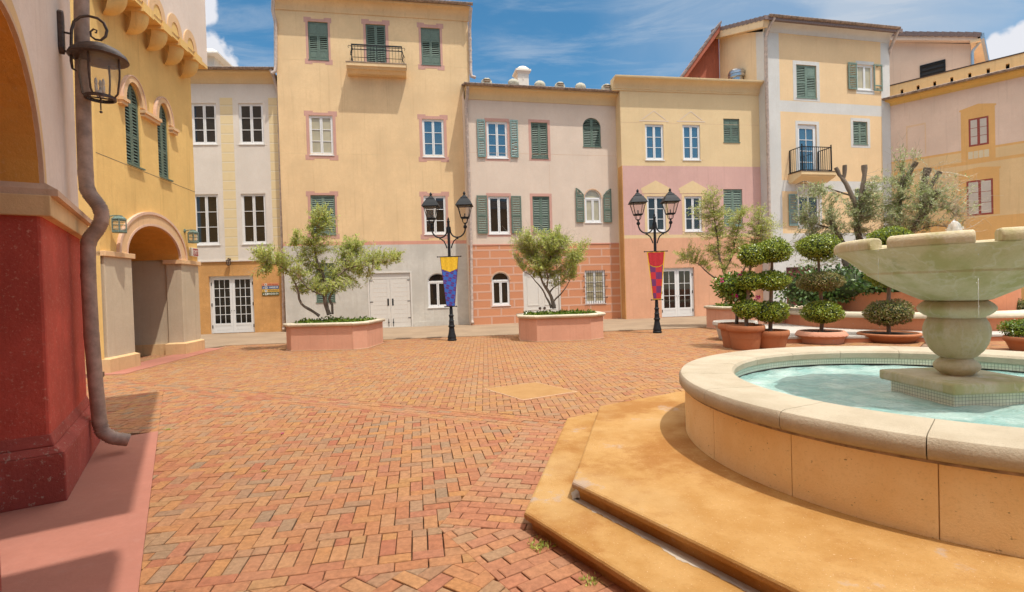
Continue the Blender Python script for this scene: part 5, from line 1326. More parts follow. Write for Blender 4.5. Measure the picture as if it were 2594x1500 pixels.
Ga, Gb_ = xy(K2(690, 1358)), xy(K2(1500, 1140))
SW = [(-9.75, 17.3), (-4.5, 17.75), (1, 18.25), (7.5, 18.75), (9, 18.9)]
fl_ = lint(L2a, L2b, (-9.2, 0), (-9.2, 1)); fr_ = (V0[0] + .3, lint(L2a, L2b, (V0[0] + .3, 0), (V0[0] + .3, 1))[1])
AF = radians(3)
pave(far, [fl_, fr_, (V0[0] + .3, 12.5), (-8.95, 12.5)], AF, 'herring', org=(0, 10))
pave(far, [(-8.95, 12.5), (V0[0] + .3, 12.5), (V0[0] + .3, 18.2), (-9.75, 17.3)], AF, 'herring', org=(0, 10))
pave(far, [(V0[0] + .3, 5.6), (3.0, 6.6), (7.2, 9.5), (10.5, 13), (8.3, 18.8), (V0[0] + .3, 18.2)], AF, 'herring', org=(0, 10))
pave(far, [(3.0, 6.6), (6.0, 4.0), (14, 8), (12.6, 13), (10.5, 13), (7.2, 9.5)], AF, 'herring', org=(0, 10))
# inside the arched passage
pave(far, [tuple(G.world(u, y, 0)[:2]) for u, y in ((-2.2, .3), (1.8, .3), (1.8, 6.5), (-2.2, 6.5))], AF + .5, 'herring', org=(-10, 14), zb=.004)
tag(far.build('brick_square', 'brickfar', fix=False), kind='structure')
# red concrete strips, sandy pavement along the fronts
def slab_poly(name, polys, mat, z, th=.06):
    mb = MB()
    for P in polys:
        if area(P) < 0: P = P[::-1]
        mb.prism(P, z - th, z)
    return tag(mb.build(name, mat), kind='structure')
hw = lambda u, y: tuple(H.world(u, y, 0)[:2])
gw = lambda u, y: tuple(G.world(u, y, 0)[:2])
ce = (Ca[0] - (Ca[0] - Cb[0]) * -.0, Ca[1])
slab_poly('red_pavement', [[(Cb[0] - (Ca[0] - Cb[0]) * .6, Cb[1] - (Ca[1] - Cb[1]) * .6), Ca, hw(2.3, YW), hw(2.0, 1.6), hw(-6, 1.6)], [hw(-6, 1.6), hw(1.2, 1.6), hw(1.2, 4.2), hw(-6, 4.2)]], 'redconc', .004)
slab_poly('red_strip', [[gw(-2.5, -.50), gw(2.75, -.52), gw(2.75, .3), gw(-2.5, .3)]], 'redconc', .006)
sw = [(-11.6, 16.55), *SW, (18, 19.8), (18, 30), (-24, 25), (-24, 17)]
mb = MB(); 
sw1 = [(-9.93, 16.6), (-9.75, 17.3), (-4.5, 17.75), (1, 18.25), (9, 18.9), (20, 19.9), (20, 32), (-24, 25), (-24, 16.6)]
mb.prism(sw1, -.06, .008)
tag(mb.build('sidewalk', 'sidewalk'), kind='structure')
mb = MB(); hc = [xy(q) for q in (KC6(1890, 285), KC6(2180, 248), KC6(2410, 300), KC6(2105, 348))]
cxh = sum(p[0] for p in hc) / 4; cyh = sum(p[1] for p in hc) / 4
hc = [(cxh + (p[0] - cxh) * 1.0, cyh + (p[1] - cyh) * 1.0) for p in hc]
mb.prism(hc[::-1] if area(hc) < 0 else hc, -.03, .006); ac = mb.build('cover_plate', 'cover', bevel=.004)
acr = thing('access_cover', 'flat orange access cover set into the brick paving before the fountain', 'access cover', (cxh, cyh, 0)); ac.parent = acr; ac.location = (-cxh, -cyh, 0)
mb = MB(); big = [(cxh + (p[0] - cxh) * 1.03, cyh + (p[1] - cyh) * 1.03) for p in hc]; mb.prism(big[::-1] if area(big) < 0 else big, -.03, .003); o = mb.build('frame', 'hlip'); o.parent = acr; o.location = (-cxh, -cyh, 0)

# ================================================================== fountain
FC = Vector((3.691, 4.254, 0)); RR, RI, RW = 2.205, 1.71, 2.155; ZR, ZU, ZLo, ZWat = .807, .255, .125, .632
FO = thing('fountain', 'round tiered stone fountain with a wide dripping bowl on a stepped ochre base', 'fountain', FC)
def rel(p): return (p[0] - FC.x, p[1] - FC.y)
def octo(a, b, c, cen):
    P = [a, b, c]; 
    return P
def ring_steps(P, c):                # three measured corners completed to an octagon by symmetry
    return P
CU = (.06, .03)
def octagon(vm1, v0, v1, v2, c):
    P = [vm1, v0, v1, v2]; return P + [(2 * c[0] - p[0], 2 * c[1] - p[1]) for p in P]
U_1, U_0 = rel(xy(KC4(300, 697), ZU)), rel(xy(KC4(435, 325), ZU)); um2 = rel(xy(KC4(1430, 1241), ZU))
side = sqrt((U_1[0] - U_0[0]) ** 2 + (U_1[1] - U_0[1]) ** 2)
dl = ((um2[0] - U_1[0]), (um2[1] - U_1[1])); L_ = sqrt(dl[0] ** 2 + dl[1] ** 2); U_2 = (U_1[0] + dl[0] / L_ * side * 1.07, U_1[1] + dl[1] / L_ * side * 1.07)
dm = (rel(xy(KC4(850, 250), ZU))[0] - U_0[0], rel(xy(KC4(850, 250), ZU))[1] - U_0[1]); L_ = sqrt(dm[0] ** 2 + dm[1] ** 2); U_m = (U_0[0] + dm[0] / L_ * side, U_0[1] + dm[1] / L_ * side)
up8 = octagon(U_m, U_0, U_1, U_2, (0.05, 0.0))
def offset_poly(P, d):
    n = len(P); o = []
    if area(P) < 0: P = P[::-1]
    for i in range(n):
        a, b, c = P[i - 1], P[i], P[(i + 1) % n]
        e1 = shift(a, b, -d); e2 = shift(b, c, -d); o.append(lint(*e1, *e2))
    return o
l1_, l0_, l2_ = rel(V1), rel(V0), rel(V2)
lo8 = offset_poly(up8, .36)
# snap the three corners the photograph shows
def snap(P, q):
    i = min(range(len(P)), key=lambda k: (P[k][0] - q[0]) ** 2 + (P[k][1] - q[1]) ** 2); P[i] = q
snap(lo8, l1_); snap(lo8, l0_)
def step_mesh(P, z0, z1, name):
    if area(P) < 0: P = P[::-1]
    rings = [(0.055, z0), (.045, z0 + (z1 - z0) * .45), (.03, z0 + (z1 - z0) * .56), (.008, z0 + (z1 - z0) * .62), (.0, z0 + (z1 - z0) * .72), (.0, z1 - .018), (.006, z1 - .006), (.02, z1)]
    n = len(P); vs = []; fs = []
    for d, z in rings:
        Q = offset_poly(P, -d) if d else P
        vs += [(*q, z) for q in Q]
    for r in range(len(rings) - 1):
        for k in range(n): fs.append((r * n + k, r * n + (k + 1) % n, (r + 1) * n + (k + 1) % n, (r + 1) * n + k))
    fs.append(tuple((len(rings) - 1) * n + k for k in range(n)))
    m = MB(); m.add(vs, fs); return m.build(name, 'step', FO)
step_mesh(lo8, -.02, ZLo, 'lower_step'); step_mesh(up8, ZLo - .002, ZU, 'upper_step')
# whitish lime line where the upper step meets the lower
mb = MB(); Pq = up8[::-1] if area(up8) < 0 else up8; o1 = offset_poly(Pq, -.05)
random.seed(4); vs = []; fs = []; k_ = 0
for e in range(len(Pq)):
    a, b = Pq[e], Pq[(e + 1) % len(Pq)]; L_ = sqrt((b[0] - a[0]) ** 2 + (b[1] - a[1]) ** 2); nx, ny = (b[1] - a[1]) / L_, -(b[0] - a[0]) / L_; n = int(L_ / .02); wv_ = 0.0
    for i in range(n + 1):
        t = i / n; wv_ = .82 * wv_ + random.gauss(0, .008); ww = max(.002, .012 + wv_ + .012 * sin(t * 9 + e * 2)); p = (a[0] + (b[0] - a[0]) * t, a[1] + (b[1] - a[1]) * t)
        vs += [(p[0] - nx * .05, p[1] - ny * .05, ZLo + .0015), (p[0] + nx * ww, p[1] + ny * ww, ZLo + .0015)]
        if i: m_ = len(vs); fs.append((m_ - 4, m_ - 3, m_ - 1, m_ - 2))
mb.add(vs, fs); mb.build('lime_deposit', 'lime', FO)
# basin wall of cladding slabs, coping of long stones with joints
ja = [atan2(*rel(xy(KC4(*q), ZR))[::-1]) for q in ((1340, 345), (2045, 480))]
sp = (ja[1] - ja[0]); NS = max(6, round(2 * pi / sp)); sp = 2 * pi / NS
def arc_block(mb, prof, a0, a1, seg=10):
    n = len(prof); vs = []; fs = []
    for k in range(seg + 1):
        a = a0 + (a1 - a0) * k / seg
        for r, z in prof: vs.append((r * cos(a), r * sin(a), z))
    for k in range(seg):
        for i in range(n): j = (i + 1) % n; fs.append((k * n + i, k * n + j, (k + 1) * n + j, (k + 1) * n + i))
    fs.append(tuple(range(n))); fs.append(tuple(seg * n + i for i in reversed(range(n)))); mb.add(vs, fs)
mb = MB(); mw = MB(); g_ = .0013
for k in range(NS):
    a = ja[0] + k * sp
    arc_block(mb, [(RI, ZR - .085), (RI - .005, ZR - .03), (RI + .015, ZR - .006), (RI + .05, ZR), (RR - .055, ZR), (RR - .02, ZR - .008), (RR, ZR - .035), (RR, ZR - .10), (RR - .02, ZR - .125), (RR - .05, ZR - .135), (RI + .1, ZR - .135)], a + g_, a + sp - g_, 14)
    b = a + .02
    arc_block(mw, [(RW - .1, ZU - .01), (RW, ZU - .01), (RW, ZR - .136), (RW - .1, ZR - .136)], b + g_, b + sp - g_, 14)
smooth_by_angle(mb.build('coping', 'rim', FO), 40); smooth_by_angle(mw.build('basin_wall', 'basin', FO), 40)
mb = MB(); mb.lathe([(RW - .01, ZR - .152), (RW + .0022, ZR - .151), (RW + .0022, ZR - .136)], 128); mb.build('bed_joint', 'gutter', FO)
mb = MB(); mb.lathe([(RW - .012, ZU - .02), (RW - .012, ZR - .03), (RI + .03, ZR - .03)], 64); mb.build('mortar_core', 'hband', FO)
def tile_strip(name, pts_fn, n, z0, z1, parent, seglen):
    me = bpy.data.meshes.new(name); vs = []; fs = []; uv = []; s_ = 0
    for k in range(n + 1):
        p = pts_fn(k)
        vs += [(p[0], p[1], z0), (p[0], p[1], z1)]
    for k in range(n): fs.append((2 * k, 2 * k + 2, 2 * k + 3, 2 * k + 1))
    me.from_pydata(vs, [], fs); ul = me.uv_layers.new(name='UVMap')
    L_ = [0]
    for k in range(n): L_.append(L_[-1] + sqrt((vs[2 * k + 2][0] - vs[2 * k][0]) ** 2 + (vs[2 * k + 2][1] - vs[2 * k][1]) ** 2))
    for k in range(n):
        for li, (kk, z) in zip(range(4 * k, 4 * k + 4), ((k, z0), (k + 1, z0), (k + 1, z1), (k, z1))): ul.data[li].uv = (L_[kk] + .002, z + .0005)
    me.materials.append(M['tile']); o = bpy.data.objects.new(name, me); C.objects.link(o); o.parent = parent; return o
tile_strip('tile_lining', lambda k: ((RI + .03) * cos(2 * pi * k / 96), (RI + .03) * sin(2 * pi * k / 96)), 96, .40, ZR - .07, FO, 0)
mb = MB(); mb.lathe([(RI + .028, ZWat - .012), (RI + .028, ZWat + .014)], 96); mb.build('waterline', 'dark', FO)
# water
mb = MB(); n = 60; vs = []; fs = []
def wz(x, y): 
    r = sqrt(x * x + y * y); return ZWat + .006 * sin(r * 22 - 1.0) * max(0, 1 - r / 1.9) + .004 * sin(x * 17 + y * 9) + .003 * sin(x * -8 + y * 23 + 1)
for i in range(n + 1):
    r = (RI + .029) * i / n
    for k in range(96): a = 2 * pi * k / 96; vs.append((FC.x + r * cos(a), FC.y + r * sin(a), wz(r * cos(a), r * sin(a))))
for i in range(n):
    for k in range(96): k2 = (k + 1) % 96; fs.append((i * 96 + k, i * 96 + k2, (i + 1) * 96 + k2, (i + 1) * 96 + k))
mb.add(vs, fs); tag(smooth_by_angle(mb.build('water', 'water'), 60), kind='structure')
# plinth and baluster
pa = radians(47); hd = .535
sq = lambda d, k0=0: [(d * cos(pa + pi / 2 * k), d * sin(pa + pi / 2 * k)) for k in range(4)]
mb = MB(); mb.prism(sq(hd), ZWat + .10, .82); mb.build('plinth', 'bowl', FO, bevel=.018)
Q = sq(.445) + [sq(.445)[0]]
tile_strip('plinth_tiles', lambda k: Q[k], 4, .45, ZWat + .102, FO, 0)
ZA = lambda cy: CAM_Z + (697 - (560 + cy / 2.914)) * 4.33 / F_PX
def tor(r, z0, z1, n=10, w=.5): return [(r - (z1 - z0) * w * (1 - sin(pi * i / n)), z0 + (z1 - z0) * i / n) for i in range(n + 1)]
mb = MB(); mb.lathe([(.13, .815)] + tor(.155, .822, .965, 12, .4) + [(.115, .972)], 48); mb.build('lower_collar', 'bowl', FO, smooth=True)
zb_0, zb_1 = .968, ZA(705)
bulb = [(.112, zb_0), (.14, zb_0 + .02), (.174, zb_0 + .06), (.203, zb_0 + .12), (.219, zb_0 + .19), (.220, zb_0 + .24), (.207, zb_0 + .29), (.185, zb_0 + .33), (.165, zb_1)]
mb = MB(); mb.lathe(bulb, 48); mb.build('bulb', 'bowl', FO, smooth=True)
zc0, zc1 = ZA(705), ZA(585)
mb = MB(); mb.lathe([(.15, zc0 - .005), (.185, zc0), (.19, zc0 + .012)] + tor(.257, zc0 + .016, zc1, 12, .42) + [(.19, zc1 + .005)], 48); mb.build('upper_collar', 'bowl', FO, smooth=True)
z0 = ZA(578)
ZT = 1.965
prof = [(.0, z0 + .02), (.215, z0 - .002), (.235, z0 + .004), (.33, z0 + .055), (.44, z0 + .115), (.54, z0 + .18), (.605, z0 + .225), (.612, z0 + .243), (.625, z0 + .248), (.75, z0 + .36), (.845, ZT - .095)]
mb = MB(); mb.lathe(prof, 72); mb.lathe([(.845, ZT - .095), (.79, ZT - .088), (.68, ZT - .10), (.5, ZT - .15), (.0, ZT - .16)], 72); smooth_by_angle(mb.build('bowl', 'bowl', FO), 30)
na = []
for q in (KFT(372, 155), KFT(1168, 110)):
    r = ray(*q); best = min(range(3600), key=lambda k: (lambda P: (P.x / P.y - 0) if False else abs((P - Vector((0, 0, CAM_Z))).cross(r).length / r.length) + (0 if (P - Vector((0, 0, CAM_Z))).dot(r) > 0 else 9) + (.0 if (cos(k * pi / 1800) * FC.x + sin(k * pi / 1800) * FC.y) < 0 else 9))(Vector((FC.x + .85 * cos(k * pi / 1800), FC.y + .85 * sin(k * pi / 1800), ZT - .04))))
    na.append(best * pi / 1800)
st = na[1] - na[0]; st = st % (2 * pi); st = st if st < pi else 2 * pi - st
NN = max(5, round(2 * pi / max(.3, st))); st = 2 * pi / NN
mb = MB(); hw_ = .080
lip = [(.72, ZT - .10), (.72, ZT - .025), (.745, ZT - .003), (.81, ZT), (.838, ZT - .012), (.853, ZT - .045), (.847, ZT - .096)]
for k in range(NN):
    a = min(na) + k * st
    arc_block(mb, lip, a + hw_, a + st - hw_, 14)
smooth_by_angle(mb.build('bowl_lip', 'bowl', FO, bevel=.012), 35)
mb = MB(); random.seed(3); vs = []; fs = []
for i in range(15):
    t = i / 14; z = ZT - .16 + .30 * t; r0 = .070 * (1 - t ** 3.2) ** .5 * (1 - .25 * t) + .002
    for k in range(20): a = 2 * pi * k / 20; r = r0 * random.uniform(.78, 1.2); vs.append((r * cos(a), r * sin(a), z + random.uniform(-.012, .012)))
for i in range(14):
    for k in range(20): k2 = (k + 1) % 20; fs.append((i * 20 + k, i * 20 + k2, (i + 1) * 20 + k2, (i + 1) * 20 + k))
fs.append(tuple(280 + k for k in range(20))); mb.add(vs, fs)
for i in range(70):
    a = random.random() * 6.28; r = random.uniform(.03, .13); mb.sphere((r * cos(a), r * sin(a), ZT - .04 + random.uniform(0, .20) * (1 - r / .16)), random.uniform(.003, .008), seg=6, ring=4)
mb.build('water_jet', 'foam', FO, smooth=True)
for k in range(NN):
    a = min(na) + k * st; mb = MB()
    for j in range(1):
        aa = a + random.uniform(-.10, .10); r0 = .835 + random.uniform(-.02, .04); r1 = r0 + random.uniform(.0, .10)
        pts = [Vector(((r0 + (r1 - r0) * t) * cos(aa), (r0 + (r1 - r0) * t) * sin(aa), ZT - .09 - (ZT - .09 - ZWat) * t * t)) for t in (0, .25, .45, .65, .82, 1)]
        n0 = random.randint(0, 2); n1 = n0 + 2
        mb.tube(pts[n0:n1], [random.uniform(.0008, .0016) for _ in pts[n0:n1]], 5)
        for q in range(22):
            t = random.random(); mb.sphere(((r0 + (r1 - r0) * t) * cos(aa) + random.uniform(-.02, .02), (r0 + (r1 - r0) * t) * sin(aa) + random.uniform(-.02, .02), ZT - .09 - (ZT - .09 - ZWat) * t * t), random.uniform(.0015, .0035), seg=5, ring=4)
    mb.build('water_stream', 'spray', FO, smooth=True)

# ================================================================== street lamps and banners
def street_lamp(base, label):
    t = thing('street_lamp', label, 'street lamp', base, 0, 'twin lantern street lamps in the square')
    mb = MB(); mb.lathe([(.001, 0), (.145, 0), (.148, .05), (.13, .07), (.142, .10), (.135, .14), (.105, .26), (.085, .40), (.082, .43), (.105, .45), (.105, .49), (.085, .51), (.08, .60), (.07, .61), (.092, .64), (.07, .67), (.066, .78), (.082, .80), (.082, .83), (.058, .86), (.055, 1.02), (.05, 1.06)], 24); smooth_by_angle(mb.build('base', 'black', t), 35)
    mb = MB(); mb.lathe([(.048, 1.05), (.046, 3.0), (.042, 3.86), (.052, 3.87), (.052, 3.90), (.03, 3.93), (.035, 3.96), (.004, 4.04)], 16); smooth_by_angle(mb.build('post', 'black', t), 35)
    for sg in (-1, 1):
        mb = MB(); pts = []
        for i in range(15):
            a = pi - pi * i / 14; pts.append((sg * (.30 + .24 * -cos(a) if False else .30 - .245 * cos(pi * i / 14)), 0, 3.60 - .26 * sin(pi * i / 14) + (.06 * i / 14)))
        mb.tube([(sg * .045, 0, 3.72)] + pts, .024, 8)
        q = [(sg * (.31 - .0), 0, 3.33), (sg * .25, 0, 3.325), (sg * .16, 0, 3.25), (sg * .10, 0, 3.12), (sg * .07, 0, 3.02)]; mb.tube(q, .02, 8)
        x = sg * .545
        mb.sphere((x, 0, 3.70), .062, seg=14, ring=10)
        mb.lathe([(.022, 3.72), (.03, 3.77), (.022, 3.79), (.022, 3.84)], 10, (x, 0))
        for k in range(4):
            a = pi / 4 + pi / 2 * k; c, s = cos(a), sin(a)
            mb.tube([(x + .01 * c, .01 * s, 3.79), (x + .09 * c, .09 * s, 3.85), (x + .115 * c, .115 * s, 3.93), (x + .12 * c, .12 * s, 4.0)], .011, 6)
        arm = smooth_by_angle(mb.build('arm', 'black', t), 35)
        # lantern: tapered glazed box, hipped cap, finial
        wb, wt, zb, zt = .125, .215, 4.0, 4.38
        mb = MB(); cs = lambda w, z: [(x - w, -w, z), (x + w, -w, z), (x + w, w, z), (x - w, w, z)]
        for a, b in zip(cs(wb, zb), cs(wt, zt)): mb.bar(a, b, .02)
        for w_, z in ((wb, zb), (wt, zt)):
            P = cs(w_, z)
            for k in range(4): mb.bar(P[k], P[(k + 1) % 4], .026)
        mb.box(x - wb, x + wb, -wb, wb, zb - .03, zb - .012)
        mb.tube([(x, 0, zb), (x, 0, zb + .14)], .02, 8)
        l = mb.build('lantern', 'black', t)
        mb = MB(); A4, B4 = cs(wb - .006, zb + .01), cs(wt - .006, zt - .01)
        for k in range(4): mb.quad(A4[k], A4[(k + 1) % 4], B4[(k + 1) % 4], B4[k])
        mb.build('glass', 'lampglass', l)
        mb = MB(); R_ = [(.265, 4.375), (.275, 4.39), (.265, 4.405), (.215, 4.50), (.15, 4.60), (.12, 4.62), (.12, 4.64), (.085, 4.68)]
        vs = []; fs = []
        for r, z in R_: vs += cs(r, z)
        for i in range(len(R_) - 1):
            for k in range(4): fs.append((i * 4 + k, i * 4 + (k + 1) % 4, (i + 1) * 4 + (k + 1) % 4, (i + 1) * 4 + k))
        fs.append((0, 3, 2, 1)); mb.add(vs, fs); mb.lathe([(.08, 4.67), (.085, 4.69), (.05, 4.73), (.03, 4.74), (.045, 4.78), (.04, 4.81), (.004, 4.86)], 12, (x, 0))
        mb.build('cap', 'black', l)
    return t
L1p = gpt(K4(2110, 1283)); L2p = gpt((1590 + 288 / 3.83, 470 + 1430 / 3.83))
lampA = street_lamp(L1p, 'black twin lantern street lamp carrying the yellow and blue banner')
lampB = copy_tree(lampA); lampB.location = L2p; lampB['label'] = 'black twin lantern street lamp carrying the red and purple banner'
def wavy_mat():
    m, t, b = new_mat('blue_purple_scroll_print'); g = N(t, 'ShaderNodeTexCoord').outputs['Object']; sp = N(t, 'ShaderNodeSeparateXYZ'); LK(t, g, sp.inputs[0])
    k = 2 * pi / .20
    X = fmath(t, 'MULTIPLY', fmath(t, 'ADD', sp.outputs[0], fmath(t, 'MULTIPLY', sp.outputs[2], .5)), k); Z = fmath(t, 'MULTIPLY', fmath(t, 'SUBTRACT', sp.outputs[2], fmath(t, 'MULTIPLY', sp.outputs[0], .5)), k)
    s1 = fmath(t, 'SINE', fmath(t, 'ADD', X, fmath(t, 'MULTIPLY', fmath(t, 'SINE', Z), 1.0))); s2 = fmath(t, 'SINE', fmath(t, 'ADD', Z, fmath(t, 'MULTIPLY', fmath(t, 'SINE', X), 1.0)))
    f = fmath(t, 'GREATER_THAN', fmath(t, 'MULTIPLY', s1, s2), .10)
    LK(t, mixc(t, f, (.035, .13, .50), (.11, .03, .20)), b.inputs['Base Color']); b.inputs['Roughness'].default_value = .7; return m
def check_mat():
    m, t, b = new_mat('red_purple_check_print'); g = N(t, 'ShaderNodeTexCoord').outputs['Object']; sp = N(t, 'ShaderNodeSeparateXYZ'); LK(t, g, sp.inputs[0])
    a = fmath(t, 'FLOOR', fmath(t, 'DIVIDE', fmath(t, 'ADD', sp.outputs[0], 10.105), .21)); c = fmath(t, 'FLOOR', fmath(t, 'DIVIDE', fmath(t, 'ADD', sp.outputs[2], 10.02), .232))
    f = fmath(t, 'GREATER_THAN', fmath(t, 'MODULO', fmath(t, 'ADD', a, c), 2), .5)
    LK(t, mixc(t, f, (.55, .025, .035), (.16, .03, .13)), b.inputs['Base Color']); b.inputs['Roughness'].default_value = .7; return m
M['scroll'] = wavy_mat(); M['check'] = check_mat()
M['bred'] = paint('red_banner_cloth', (.50, .02, .028), rough=.75); M['byel'] = paint('yellow_banner_cloth', (.80, .50, .025), rough=.75); M['bedge'] = paint('dark_banner_edge', (.10, .02, .05), rough=.8)
def banner(base, label, kind):
    t = thing('banner', label, 'banner', base + Vector((0, -.075, 0)), 0)
    zt, zb, wt, wb = 2.73, 1.13, .305, .14
    W = lambda z: wb + (wt - wb) * (z - zb) / (zt - zb)
    def wave(x, z): return .006 * sin(x * 34 + .6) * (z - zb) / (zt - zb) + .006 * sin(z * 3.1)
    def cloth(name, fn_lo, fn_hi, x_lo, x_hi, mat, y, parent):
        mb = MB(); nx, nz = 22, 24; vs = []; fs = []
        for j in range(nz + 1):
            for i in range(nx + 1):
                s = i / nx; xs = -1 + 2 * s; lo, hi = fn_lo(xs), fn_hi(xs); z = lo + (hi - lo) * j / nz; w = W(z); x = (x_lo + (x_hi - x_lo) * s) * w
                vs.append((x, y + wave(x, z), z))
        n1_ = nx + 1
        for j in range(nz):
            for i in range(nx): fs.append((j * n1_ + i, j * n1_ + i + 1, (j + 1) * n1_ + i + 1, (j + 1) * n1_ + i))
        k = len(vs); vs += [(v[0], v[1] + .003, v[2]) for v in vs]; fs += [tuple(k + q for q in reversed(f)) for f in fs]
        mb.add(vs, fs); o = mb.build(name, mat, parent, fix=False, smooth=True); return o
    base_mat = 'bedge' if kind == 0 else 'byel'
    cl = cloth('cloth', lambda s: zb, lambda s: zt, -1, 1, base_mat, 0, t)
    if kind == 0:
        ch = lambda s: zt - .39 - .10 * (1 - abs(s))
        cloth('lower_field', lambda s: zb + .01, lambda s: ch(s) - .012, -.93, .93, 'scroll', -.006, t)
        cloth('upper_field', ch, lambda s: zt - .005, -.95, .95, 'byel', -.006, t)
    else:
        ch = lambda s: zt - .36 - .13 * sqrt(max(0, 1 - s * s))
        cloth('lower_field', lambda s: zb + .03, lambda s: ch(s) - .03, -.87, .87, 'check', -.006, t)
        cloth('upper_field', ch, lambda s: zt - .02, -.89, .89, 'bred', -.006, t)
    mb = MB()
    for z, w in ((zt + .012, .38), (zb - .012, .19)):
        mb.tube([(-w, .01, z), (w, .01, z)], .014, 8)
        for sg in (-1, 1): mb.sphere((sg * w, .01, z), .024, seg=8, ring=6)
        mb.tube([(0, .01, z), (0, .06, z)], .014, 6)
    mb.build('rod', 'black', t)
banner(L1p, 'tapering banner, plain yellow above a blue and purple scroll pattern', 0)
banner(L2p, 'tapering red banner with yellow edging and red and purple checks', 1)

# ================================================================== planters, trees
def bill(q, base, dy=0.0):
    """photograph point on the upright plane through base facing the viewer"""
    r = ray(*q); n = Vector((base[0], base[1], 0)).normalized(); t = (Vector((base[0], base[1], 0)).dot(n) + dy) / r.dot(n)
    return Vector((0, 0, CAM_Z)) + r * t
def planter(label, c, rz, w=2.62, d=2.0, ch=.48, h=.80):
    t = thing('planter', label, 'planter', (c[0], c[1], 0), rz, 'octagonal planters along the square')
    def oc(e, k=0): a, b, q = w / 2 + e, d / 2 + e, ch + e * .4; return [(-a + q, -b), (a - q, -b), (a, -b + q), (a, b - q), (a - q, b), (-a + q, b), (-a, b - q), (-a, -b + q)]
    mb = MB(); mb.prism(oc(0), 0, h - .10); mb.build('wall', 'planter', t, bevel=.012)
    rings = [(.0, h - .101), (.05, h - .095), (.075, h - .06), (.08, h - .035), (.07, h - .01), (.045, h), (-.12, h), (-.15, h - .02), (-.15, h - .12)]
    vs = []; fs = []
    for e, z in rings: vs += [(*p, z) for p in oc(e)]
    for i in range(len(rings) - 1):
        for k in range(8): fs.append((i * 8 + k, i * 8 + (k + 1) % 8, (i + 1) * 8 + (k + 1) % 8, (i + 1) * 8 + k))
    mb = MB(); mb.add(vs, fs); mb.build('coping', 'coping', t)
    mb = MB(); mb.prism(oc(-.14), h - .14, h - .06); mb.build('soil', 'soil', t)
    mb = MB(); mb.prism(oc(.012), 0, .02); mb.build('footing', 'hlip', t)
    return t
def leaf(mb_v, mb_f, p, d, n, L, w):
    s = d.cross(n).normalized() * w * .5; k = len(mb_v)
    mb_v.extend((p, p + d * L * .45 + s, p + d * L, p + d * L * .45 - s)); mb_f.append((k, k + 1, k + 2, k + 3))
def rv(): 
    while True:
        v = Vector((random.uniform(-1, 1), random.uniform(-1, 1), random.uniform(-1, 1)))
        if .01 < v.length < 1: return v
def cover_plants(label, c, rz, w, d, z, n=900, mat='cover_leaf', size=.075, hgt=.16, cat='ground cover'):
    vs, fs = [], []; 
    for i in range(n):
        x, y = random.uniform(-w, w), random.uniform(-d, d)
        if abs(x) / w + abs(y) / d > 1.55: continue
        hh = hgt * (.5 + .5 * sin(x * 5 + 1) * cos(y * 4)) * random.uniform(.3, 1.25)
        p = Vector((x, y, random.uniform(0, max(.02, hh))))
        for k in range(4):
            dd = (rv() + Vector((0, 0, .6))).normalized(); leaf(vs, fs, p, dd, rv().normalized(), random.uniform(.6, 1.2) * size, size * .62)
    mb = MB(); mb.v = [tuple(v) for v in vs]; mb.f = fs; mb.m = [0] * len(fs)
    o = mb.build('ground_cover', mat, None, fix=False); o.location = (c[0], c[1], z); o.rotation_euler = (0, 0, rz)
    return tag(o, label, cat, None, 'stuff')
